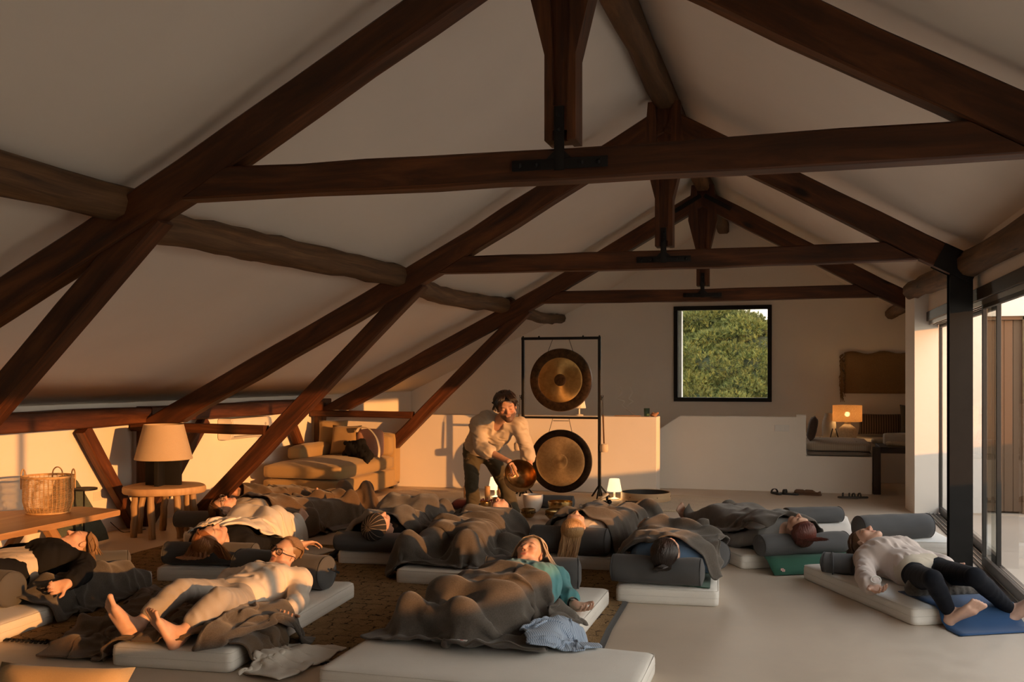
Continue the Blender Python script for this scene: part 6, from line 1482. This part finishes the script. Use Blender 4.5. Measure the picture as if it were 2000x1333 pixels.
for j in range(m_):
    for k in range(n_):
        try: f_ = bm.faces.new((rr[j][k], rr[j][(k+1) % n_], rr[j+1][(k+1) % n_], rr[j+1][k]))
        except ValueError: continue
        f_.smooth = True
        for lp, (jj, kk) in zip(f_.loops, ((j, k), (j, k+1), (j+1, k+1), (j+1, k))): lp[uvv].uv = (kk/n_*2.2, jj/m_)
o = obj('knit_cap', bm, m, t, 180); o.modifiers.new('t', 'SOLIDIFY').thickness = .006
# --- person whose face shows between the legs of the man
H = P(977, 996, .35); J = lying(H, Vector((-2.52, 7.0, 0)), T, (.05, .92, .12), (-.12, -.25, .95), 1.0, knee=.10); P7J = J
t = person('person whose upturned face shows between the legs of the standing man', J, PG, .007, rot_of(J), 'fair', base=(-2.45, 7.6, T)); PEOPLE['P7'] = t
clad(t, J, C_['greyknit'], C_['black'], .011, rot_of(J), 7, names=('sweater', 'trousers')); hair(t, J, 'dark', 90, .05, (0, 1, -.3), 8)
# --- woman in the teal top
H = D(1036, 1083, 6.45); J = lying(H, P(890, 1232, .12), T, (.12, .68, .68), (-.14, -.66, .72), 1.03, knee=.08, L=1.42, spread=.12)
J.neck = npv(P(1040, 1124, .285)); J.chest = npv(P(1022, 1148, .245)); J.front = unit((0, -.2, 1)); J.sh_l = npv(P(1085, 1132, .235)); J.el_l = npv(P(1106, 1166, .16)); J.wr_l = npv(P(1122, 1182, .152)); J.sh_r = npv(P(985, 1128, .24)); J.el_r = npv(P(930, 1150, .17)); J.wr_r = npv(P(905, 1190, .16))
J.hand_l = (unit((.40, -.42, -.08)), (.1, -.2, .95), -1, dict(curl=.5, s=1.02)); P8J = J; rot = rot_of(J)
J.pelvis = np.array([-1.60, 5.46, T+.105]); J.hip_l = np.array([-1.53, 5.43, T+.1]); J.hip_r = np.array([-1.70, 5.46, T+.1]); J.kn_l = np.array([-1.50, 5.12, .29]); J.kn_r = np.array([-1.78, 5.20, .28]); J.an_l = np.array([-1.58, 4.99, .17]); J.an_r = np.array([-1.86, 5.03, .15]); J.foot_l = ((-.2, -.35, .9), (-.2, -.9, -.4), dict(side=-1)); J.foot_r = ((-.5, -.1, .8), (-.3, -.9, -.3), dict(side=1))
t = person('grey-blond woman in a teal top asleep under a grey blanket', J, PG, .0055, rot, 'fair', girth=1.06, base=(-1.5, 5.8, T)); PEOPLE['P8'] = t
garment('trousers', t, C_['greyknit'], leg_field(J, .012, 1.04, .97, .25), .011, rot, wrinkle(26, .004, (0, 1, 0), 6)); garment('teal_top', t, C_['teal'], torso_field(J, .013, 1.08, .2, .90, .70, True, 1.0, .006), .008, rot, wrinkle(26, .006, (1, .3, 0), 9))
hair(t, J, 'grey', 260, .17, (.12, .1, -.95), 9, .01, 1.04, floorz=lambda x, y: .20, curl=.15, sides=170, sdir=(.1, .0, -1)); bracelet(t, J, 'l', M['iron'], 'watch_strap', .031, .007, .05); bm = NB(); add_sphere(bm, npv(J.wr_l)+np.array([-.01, -.01, .034]), .014, 12, 8, (1, 1, .45)); obj('watch', bm, M['alu'], t)
# --- blonde woman, hair over the bolster
H = D(1122, 1028, 7.68); J = lying(H, H+Vector((.12, 1.50, 0)), T, (.0, -.95, .06), (.1, .05, 1), 1.02, knee=.08, chest_up=.05); P9J = J
k = 'l' if J.sh_l[0] > J.sh_r[0] else 'r'; setattr(J, 'el_'+k, npv(P(1190, 1052, .18))); setattr(J, 'wr_'+k, npv(P(1213, 1040, .18))); setattr(J, 'hand_'+k, ((.25, .9, .05), (.3, 0, .9), -1 if k == 'l' else 1, dict(curl=.5)))
t = person('blonde woman in a cream sweater, long hair falling over the bolster', J, PG, .007, rot_of(J), 'fair', base=(-1.5, 8.0, T)); PEOPLE['P9'] = t
clad(t, J, C_['white'], C_['black'], .010, rot_of(J), 9, .95, hi=.99, names=('sweater', 'trousers')); bracelet(t, J, k, M['brass'], 'bead_bracelet', .038, .007, .03, True)
hair(t, J, 'blond', 420, .27, (-.05, -.62, -.78), 10, 0, 1.06, curl=.08, floorz=lambda x, y: .12 if y < 7.50 else .31)
# --- person with the green scrunchie
H = D(1302, 1079, 6.60); J = lying(H, H+Vector((-.12, 1.46, 0)), T, (-.05, -.78, .55), (.15, .55, .75), 1.02, knee=.12, chest_up=.05); P10J = J
t = person('person with a dark bun in a green scrunchie under a grey blanket', J, PG, .007, rot_of(J), 'fair', base=(-.85, 7.2, T)); PEOPLE['P10'] = t
clad(t, J, C_['steel'], C_['black'], .011, rot_of(J), 10, names=('sweater', 'trousers')); hair(t, J, 'dark', 200, .02, None, 11, 0, 1.08, tied=True, wid=1.2)
bm = NB(); bc = hp(J, .0, -.125, .03); rnd = random.Random(5); bx, by_ = frame(-J.R[1])
for i in range(26):
    a0 = rnd.uniform(0, 6.28); rr_ = rnd.uniform(.018, .044); add_tube(bm, [bc+(npv(bx)*math.cos(a0+u)+npv(by_)*math.sin(a0+u))*rr_-J.R[1]*.03*math.sin(u*1.3+a0) for u in [k_*.5 for k_ in range(9)]], .008, 5)
obj('bun', bm, HAIR['dark'], t, 180); bm = NB(); add_tube(bm, [hp(J, 0, -.10, .03)+(npv(bx)*math.cos(u)+npv(by_)*math.sin(u))*(.040+.006*math.sin(9*u)) for u in [2*PI*k_/40 for k_ in range(40)]], .012, 7, closed=True)
obj('scrunchie', bm, m_fabric('jade scrunchie', (.03, .22, .17), .2, 120), t, 180)
# --- person with dark red hair
H = D(1562, 1034, 7.68); J = lying(H, H+Vector((-.80, 1.32, 0)), T, (.62, -.74, .02), (.25, -.12, .95), 1.02, knee=.10, chest_up=.03); P11J = J
t = person('person with tousled dark red hair under a grey blanket on the green mat', J, PG, .007, rot_of(J), 'fair', base=(-.3, 8.2, T)); PEOPLE['P11'] = t
clad(t, J, C_['greyknit'], C_['black'], .011, rot_of(J), 11, names=('sweater', 'trousers')); hair(t, J, 'chestnut', 260, .17, (.65, -.40, -.5), 12, 0, 1.10, floorz=lambda x, y: .26, curl=.35, wid=1.15)
# --- woman in black leggings (right)
H = P(1692, 1058, .315); J = lying(H, P(1920, 1215, .05), T, (-.72, .52, .02), (.12, -.05, .98), 1.0, L=1.45)
J.neck = npv(P(1722, 1078, .285)); J.chest = npv(P(1748, 1092, .245)); J.pelvis = npv(P(1800, 1116, .215)); J.front = unit((.05, -.05, 1))
J.sh_r = npv(P(1692, 1094, .235)); J.el_r = npv(P(1690, 1127, .18)); J.wr_r = npv(P(1700, 1144, .165)); J.sh_l = npv(P(1770, 1082, .24)); J.el_l = npv(P(1815, 1095, .18)); J.wr_l = npv(P(1850, 1105, .17))
J.hip_r = npv(P(1790, 1128, .20)); J.kn_r = npv(P(1822, 1132, .305)); J.an_r = npv(P(1856, 1200, .075)); J.hip_l = npv(P(1838, 1117, .21)); J.kn_l = npv(P(1905, 1128, .315)); J.an_l = npv(P(1976, 1194, .07))
J.hand_r = (unit((.40, -.55, -.12)), (-.2, -.2, .9), 1, dict(curl=.55)); J.hand_l = ((.5, -.8, -.1), (0, 0, 1), -1, dict(curl=.3))
J.foot_r = ((.75, -.15, .62), (.25, -.93, -.28), dict(side=1)); J.foot_l = ((.68, -.1, .7), (.3, -.9, -.25), dict(side=-1)); rot = math.atan2(-1.2, .6)
t = person('woman in black leggings and pale sweatshirt lying by the glass doors', J, PG, .0055, rot, 'fair', girth=.86, base=(.75, 7.0, T)); PEOPLE['P12'] = t
garment('leggings', t, C_['leg'], leg_field(J, .006, .88, .93, .3), .008, rot, wrinkle(30, .0015, (0, 1, 0), 2)); garment('undershirt', t, C_['beige'], torso_field(J, .012, .88, .0, .4, .1), .008, rot, wrinkle(26, .003, (0, 1, 0), 3)); garment('sweatshirt', t, C_['pinkgrey'], torso_field(J, .022, .90, .06, .90, .95, True, 1.0, .004), .008, rot, wrinkle(27, .008, (1, .6, 0), 4), 4)
hair(t, J, 'brown', 170, .05, (-.6, .3, -.6), 13, 0, 1.04); bm = NB(); add_tube(bm, [npv(J.wr_r)+np.array([.03+.03*math.cos(a), -.04+.012*math.sin(a), .045+.02*math.sin(a)]) for a in [2*PI*i/16 for i in range(16)]], .004, 5, closed=True); obj('ear_loop', bm, M['white_plastic'], t, 180)
# --- the man playing the bowl
J = Fig(); J.hs = 1.15; J.head = npv(D(989, 796, 9.75)); J.R = headR((-.12, -.26, .92), (.34, -.86, -.30)); J.neck = npv(D(972, 823, 10.02)); J.chest = npv(D(957, 845, 10.15)); J.pelvis = npv(D(938, 882, 10.38)); J.front = unit((.2, -.85, -.45))
J.sh_r = npv(D(935, 832, 10.10)); J.el_r = npv(D(940, 876, 9.92)); J.wr_r = npv(D(994, 902, 9.70)); J.sh_l = npv(D(1013, 832, 9.98)); J.el_l = npv(D(1030, 880, 10.02)); J.wr_l = npv(D(1036, 922, 9.86))
J.hip_r = npv(D(922, 886, 10.38)); J.kn_r = npv(D(921, 948, 10.22)); J.an_r = npv(D(926, 1012, 10.32)); J.hip_l = npv(D(957, 886, 10.38)); J.kn_l = npv(D(987, 950, 10.2)); J.an_l = npv(D(1003, 1012, 10.30))
J.an_r[2] = J.an_l[2] = .10
BC = npv(D(1015, 931, 9.66)); bax = unit((.42, -.70, .56))
J.hand_r = (unit((.55, -.20, -.78)), unit((-.3, .2, -.6)), 1, dict(curl=.85, s=1.05)); J.hand_l = (unit((-.30, -.35, -.85)), unit((-.45, -.55, .45)), 1, dict(curl=.45, s=1.05))
J.foot_r = ((-.2, -.95, 0), (0, 0, -1), dict(side=1)); J.foot_l = ((.25, -.95, 0), (0, 0, -1), dict(side=-1))
t = person('dark-haired bearded man in a cream shirt bending over a brass bowl', J, None, .0055, 0, 'tan', female=False, beard=True, girth=1.04, base=(J.an_r[0]*.5+J.an_l[0]*.5, J.an_r[1], 0)); PEOPLE['man'] = t
garment('trousers', t, C_['olive'], leg_field(J, .013, .93, 1.0, .22, .018), .009, 0, wrinkle(24, .006, (.2, .3, 1), 3)); f = torso_field(J, .026, 1.0, .02, .96, .64, False, .93, .008)
upm = unit(npv(J.neck)-npv(J.chest))
for k_ in range(6): f.cut(npv(J.neck)-upm*(.0+.028*k_)+J.front*(.088+.012*k_)+np.array([.012, 0, 0]), .052-.0075*k_, .006)
garment('shirt', t, C_['linen'], f, .008, 0, wrinkle(26, .007, (.4, .2, .8), 5), 1)
f = Field(); up = unit(npv(J.neck)-npv(J.pelvis)); sd = unit(np.cross(up, J.front))
bm = NB(); c0 = npv(J.pelvis)*.86+npv(J.chest)*.14; add_tube(bm, [c0-up*.035+(sd*.178*math.cos(a)+J.front*.118*math.sin(a)) for a in [2*PI*i/30 for i in range(30)]], .016, 6, closed=True); obj('belt', bm, M['iron'], t, 180)
hair(t, J, 'dark', 260, .06, (0, .2, -.9), 15, .02, 1.20, wid=1.5, sides=70)
bm = NB(); rnd = random.Random(4)
for k in range(26):
    x = -.07+.14*k/25; w_ = .055*(1 if x > -.01 else -1); add_tube(bm, bez([hp(J, x*.8, .0, .135), hp(J, x*.9, .072, .122), hp(J, x*1.0+w_*.4, .104, .080+rnd.uniform(0, .01)), hp(J, x*.9+w_*.8, .096, .040+rnd.uniform(0, .02))], 3), [.007*(1-.08*i) for i in range(10)], 5)
for s in (-1, 1):
    for k in range(12): add_tube(bm, bez([hp(J, s*.05, .05-.012*k, .122), hp(J, s*.094, .04-.010*k, .075), hp(J, s*.098, .035-.010*k, .005+rnd.uniform(-.02, .02))], 3), [.008, .008, .007, .006, .005, .004, .003], 5)
obj('fringe', bm, HAIR['dark'], t, 180)
# bowl in his hands, wand in the right
t = thing('singing_bowl', 'large brass bowl held tilted in the hands of the man', 'singing bowl', tuple(BC-bax*.09)); xa, ya = frame(bax); Mx = MAT(xa, ya, bax, tuple(BC-bax*.10))
bm = NB(); R_ = .158; add_lathe(bm, [(0, -.04), (.06, -.038), (.105, -.015), (.142, .035), (.158, .095), (.156, .135), (.160, .15)], 48, Mx); obj('bowl', bm, M['brass2'], t, 60)
bm = NB(); add_lathe(bm, [(.160, .15), (.150, .15), (.147, .133), (.149, .095), (.134, .04), (.10, -.006), (.05, -.028), (0, -.03)], 48, Mx); obj('inside', bm, M['brass_in'], t, 60)
t = thing('bowl_wand', 'short wooden playing wand in the right hand of the man', 'wand', tuple(D(1003, 918, 9.6))); bm = NB(); add_tube(bm, [D(999, 908, 9.62), D(1012, 932, 9.6)], [.011, .013], 10); obj('wand', bm, M['oak'], t)
# ================================================================ BLANKETS AND LOOSE CLOTHES
def m_wool(name, a, b_, sc=9):
    m, nt, bs = new_mat(name); v = coords(nt); n = noise(nt, v, 160, 4, .75); n2 = noise(nt, v, sc, 3); c = mixc(nt, .3, ramp(nt, n, [(.3, a), (.7, b_)]), ramp(nt, n2, [(.3, a), (.7, b_)]))
    lnk(nt, c, bs.inputs['Base Color']); setp(bs, 1.0, 0, .1, .25); bump(nt, bs, n, .5, .003); return m
M['wool'] = m_wool('grey brown wool', (.058, .049, .041), (.132, .114, .097)); M['wool2'] = m_wool('brown wool', (.078, .051, .032), (.165, .112, .072)); M['sheet'] = m_fabric('white cotton sheet', (.74, .69, .62), .05, 300, bmp=.15)
BG = 'grey wool blankets over the people lying down'
def kids(*ks): return [c for k in ks for c in PEOPLE[k].children if c.name.split('.')[0] not in ('hair', 'eyeglasses', 'lens')]
def ms(*ks): return [mats[k] for k in ks]
def bs_(*ks): return [bolsters[k] for k in ks]
ALL = {}
def blanket(key, label, quad, col, mat='wool', slack=(1.42, 1.26), res=.028, it=190, seed=0, name='wool_blanket', cat='blanket', group=BG, thick=.013, **kw):
    o = cloth_obj(name, label, cat, drape(quad, col, slack, res, it, thick, seed=seed, **kw), M[mat] if isinstance(mat, str) else mat, group); ALL[key] = o; return o
def along(J, s, y): return npv(J.head)[:2]+J.ax[:2]*s+J.sd[:2]*y
def Q(J, a, b_, w0, w1, sh=0.0): return [along(J, a, w0+sh), along(J, a, -w0+sh), along(J, b_, -w1+sh), along(J, b_, w1+sh)]
blanket('P5', 'brown blanket heaped over the person by the raking strut', Q(P5J, .17, 1.84, .46, .46), kids('P5')+ms('N'), 'wool2', (1.5, 1.35), seed=1)
blanket('P4', 'brown blanket over the woman with clear glasses', Q(P4J, .45, 1.84, .34, .42, -.05), kids('P4')+ms('N', 'I')+[ALL['P5']], 'wool2', (1.45, 1.3), seed=2, group=None)
blanket('P3', 'white sheet draped over the red-haired woman', [along(P3J, .30, .24), along(P3J, .30, -.02), along(P3J, 1.15, -.78), along(P3J, 1.85, .36)], kids('P3')+ms('I', 'H')+bs_('P3', 'P6'), 'sheet', (1.25, 1.3), seed=3, folds=.05, name='white_sheet', cat='sheet', group=None, thick=.010)
blanket('P6', 'blanket over the raised knees of the person in the striped cap', Q(P6J, .17, 1.82, .40, .44, -.02), kids('P6')+ms('H', 'G'), 'wool', (1.45, 1.28), seed=4)
blanket('P7', 'big blanket over the person lying at the center toward the camera', Q(P7J, .25, 1.50, .38, .40, .03), kids('P7')+ms('G', 'H')+bs_('P6')+[ALL['P6']], 'wool', (1.45, 1.28), seed=5)
blanket('P9', 'blanket over the blonde woman with the cream sweater', Q(P9J, .17, 1.86, .32, .44, -.04), kids('P9')+ms('F'), 'wool', (1.35, 1.22), seed=6)
blanket('P10', 'blanket over the person with the green scrunchie', Q(P10J, .14, 1.86, .33, .40, .0), kids('P10')+ms('D')+bs_('P10', 'P10k'), 'wool', (1.16, 1.16), seed=7)
blanket('P11', 'blanket over the person with dark red hair', Q(P11J, .16, 1.92, .28, .46, -.05), kids('P11')+ms('C', 'O')+bs_('P11'), 'wool', (1.22, 1.22), seed=8)
blanket('P8', 'blanket with a small white tag over the teal-topped woman', [P(950, 1140, .27).xy, P(1062, 1158, .28).xy, Vector((-1.13, 4.74)), Vector((-2.24, 4.84))], kids('P8')+ms('E', 'L')+bs_('P8'), 'wool', (1.42, 1.34), .026, 230, 9)
t8 = ALL['P8']
# folded grey cloth ridge lying on the front mattress edge, with its sewn tag
blanket('P8b', 'second fold of grey blanket spread right of the teal-topped woman', [P(1045, 1185, .2).xy, P(1098, 1204, .12).xy, P(1140, 1228, .115).xy, P(1000, 1242, .2).xy], kids('P8')+ms('E')+[t8], 'wool', 1.1, .028, 160, 19, group=None)
bm = NB(); p = P(905, 1272, .120); cv = [Vector(v_.co)+wloc(t8) for v_ in t8.data.vertices]; p = min(cv, key=lambda c_: (c_.xy-p.xy).length)+Vector((0, 0, .016)); add_box(bm, p+Vector((-.028, -.012, .002)), p+Vector((.028, .012, .005))); o = obj('tag', bm, m_fabric('white woven tag', (.6, .58, .55), .05), None); o.parent = t8; o.data.transform(Matrix.Translation(-wloc(t8))); add = None
bm = NB(); add_box(bm, p+Vector((-.008, -.006, .005)), p+Vector((.008, .006, .0056))); o2 = obj('print', bm, m_plain('red print', (.45, .10, .09), .8), None); o2.parent = o; o2.data.transform(Matrix.Translation(-wloc(t8)))
bp = lambda px, py, z, r, h: (P(px, py, z)[0], P(px, py, z)[1], r, h)
blanket('P2', 'rumpled blanket under and around the bare feet', [P(300, 1128, .1).xy, P(560, 1192, .13).xy, P(500, 1262, .1).xy+Vector((.05, -.02)), P(95, 1285, .01).xy], ms('J'), 'wool2', (1.5, 1.5), .026, 220, 11, group=None, lift=.05, bumps=[bp(440, 1215, .15, .11, .07), bp(390, 1250, .14, .09, .07), bp(200, 1225, .05, .14, .09), bp(300, 1150, .12, .12, .07), bp(140, 1265, .02, .10, .07), bp(320, 1245, .13, .08, .05)])
blanket('P2b', 'thick turned-back fold of grey blanket beside the hand and pale jumper', [P(430, 1175, .22).xy+Vector((.1, 0)), P(585, 1212, .12).xy, P(575, 1250, .05).xy, P(350, 1288, .12).xy], ms('J')+[ALL['P2']], 'wool', (1.4, 1.4), .026, 200, 12, group=None, lift=.05, folds=.03)
blanket('P1', 'dark blanket rolled along the mattress edge beside the hand', [(-4.64, 5.06), (-4.64, 5.98), (-4.27, 5.98), (-4.27, 5.02)], ms('K', 'Q'), 'wool', 1.3, .026, 180, 13, group=None, lift=.03, bumps=[(-4.45, 5.1+.1*k_,   .10, .06) for k_ in range(9)])
# rolled grey cloth behind the knees of the woman in leggings
f = Field(); f.cone(P(1785, 1150, T+.05), P(1835, 1142, T+.06), .055, .06, .03); f.cone(P(1840, 1146, T+.055), P(1905, 1150, T+.03), .06, .055, .03); v, q = f.mesh(.009, 0, wrinkle(60, .006, (.5, .2, .8), 7)); v[:, 2] = np.maximum(v[:, 2], T+.008); tag(obj('rolled_blanket', (v, q), M['wool'], None, 180, origin=(float(v[:, 0].mean()), float(v[:, 1].mean()), T)), 'rolled grey blanket under the knees of the woman in leggings', 'blanket')
# loose clothes in front
M['sweat'] = m_fabric('off white jersey', (.60, .56, .50), .08, 260); M['ribknit'] = m_fabric('blue striped knit', (.20, .27, .38), .12, 200, stripe=(28, (.42, .50, .62), 'X', 'UV', .5))
blanket('sweat', 'off-white sweatshirt dropped beside the long mattress', [Vector((-2.70, 4.46)), Vector((-2.72, 4.88)), Vector((-2.34, 5.02)), Vector((-2.48, 4.42))], ms('J'), 'sweat', 1.6, .019, 240, 14, name='sweatshirt', cat='sweatshirt', group=None, thick=.014, lift=.03, folds=.035, bumps=[(-2.60, 4.66, .10, .06), (-2.50, 4.82, .08, .04)])
blanket('knit', 'blue striped knit sweater crumpled at the edge of the front mattress', [P(1035, 1222, .2).xy, P(1118, 1228, .12).xy, P(1168, 1272, .12).xy, P(1018, 1276, .12).xy], ms('E', 'L')+[ALL['P8'], ALL['P8b']], 'ribknit', 1.55, .018, 260, 15, folds=.0, name='knit_sweater', cat='sweater', group=None, thick=.014, lift=.04)
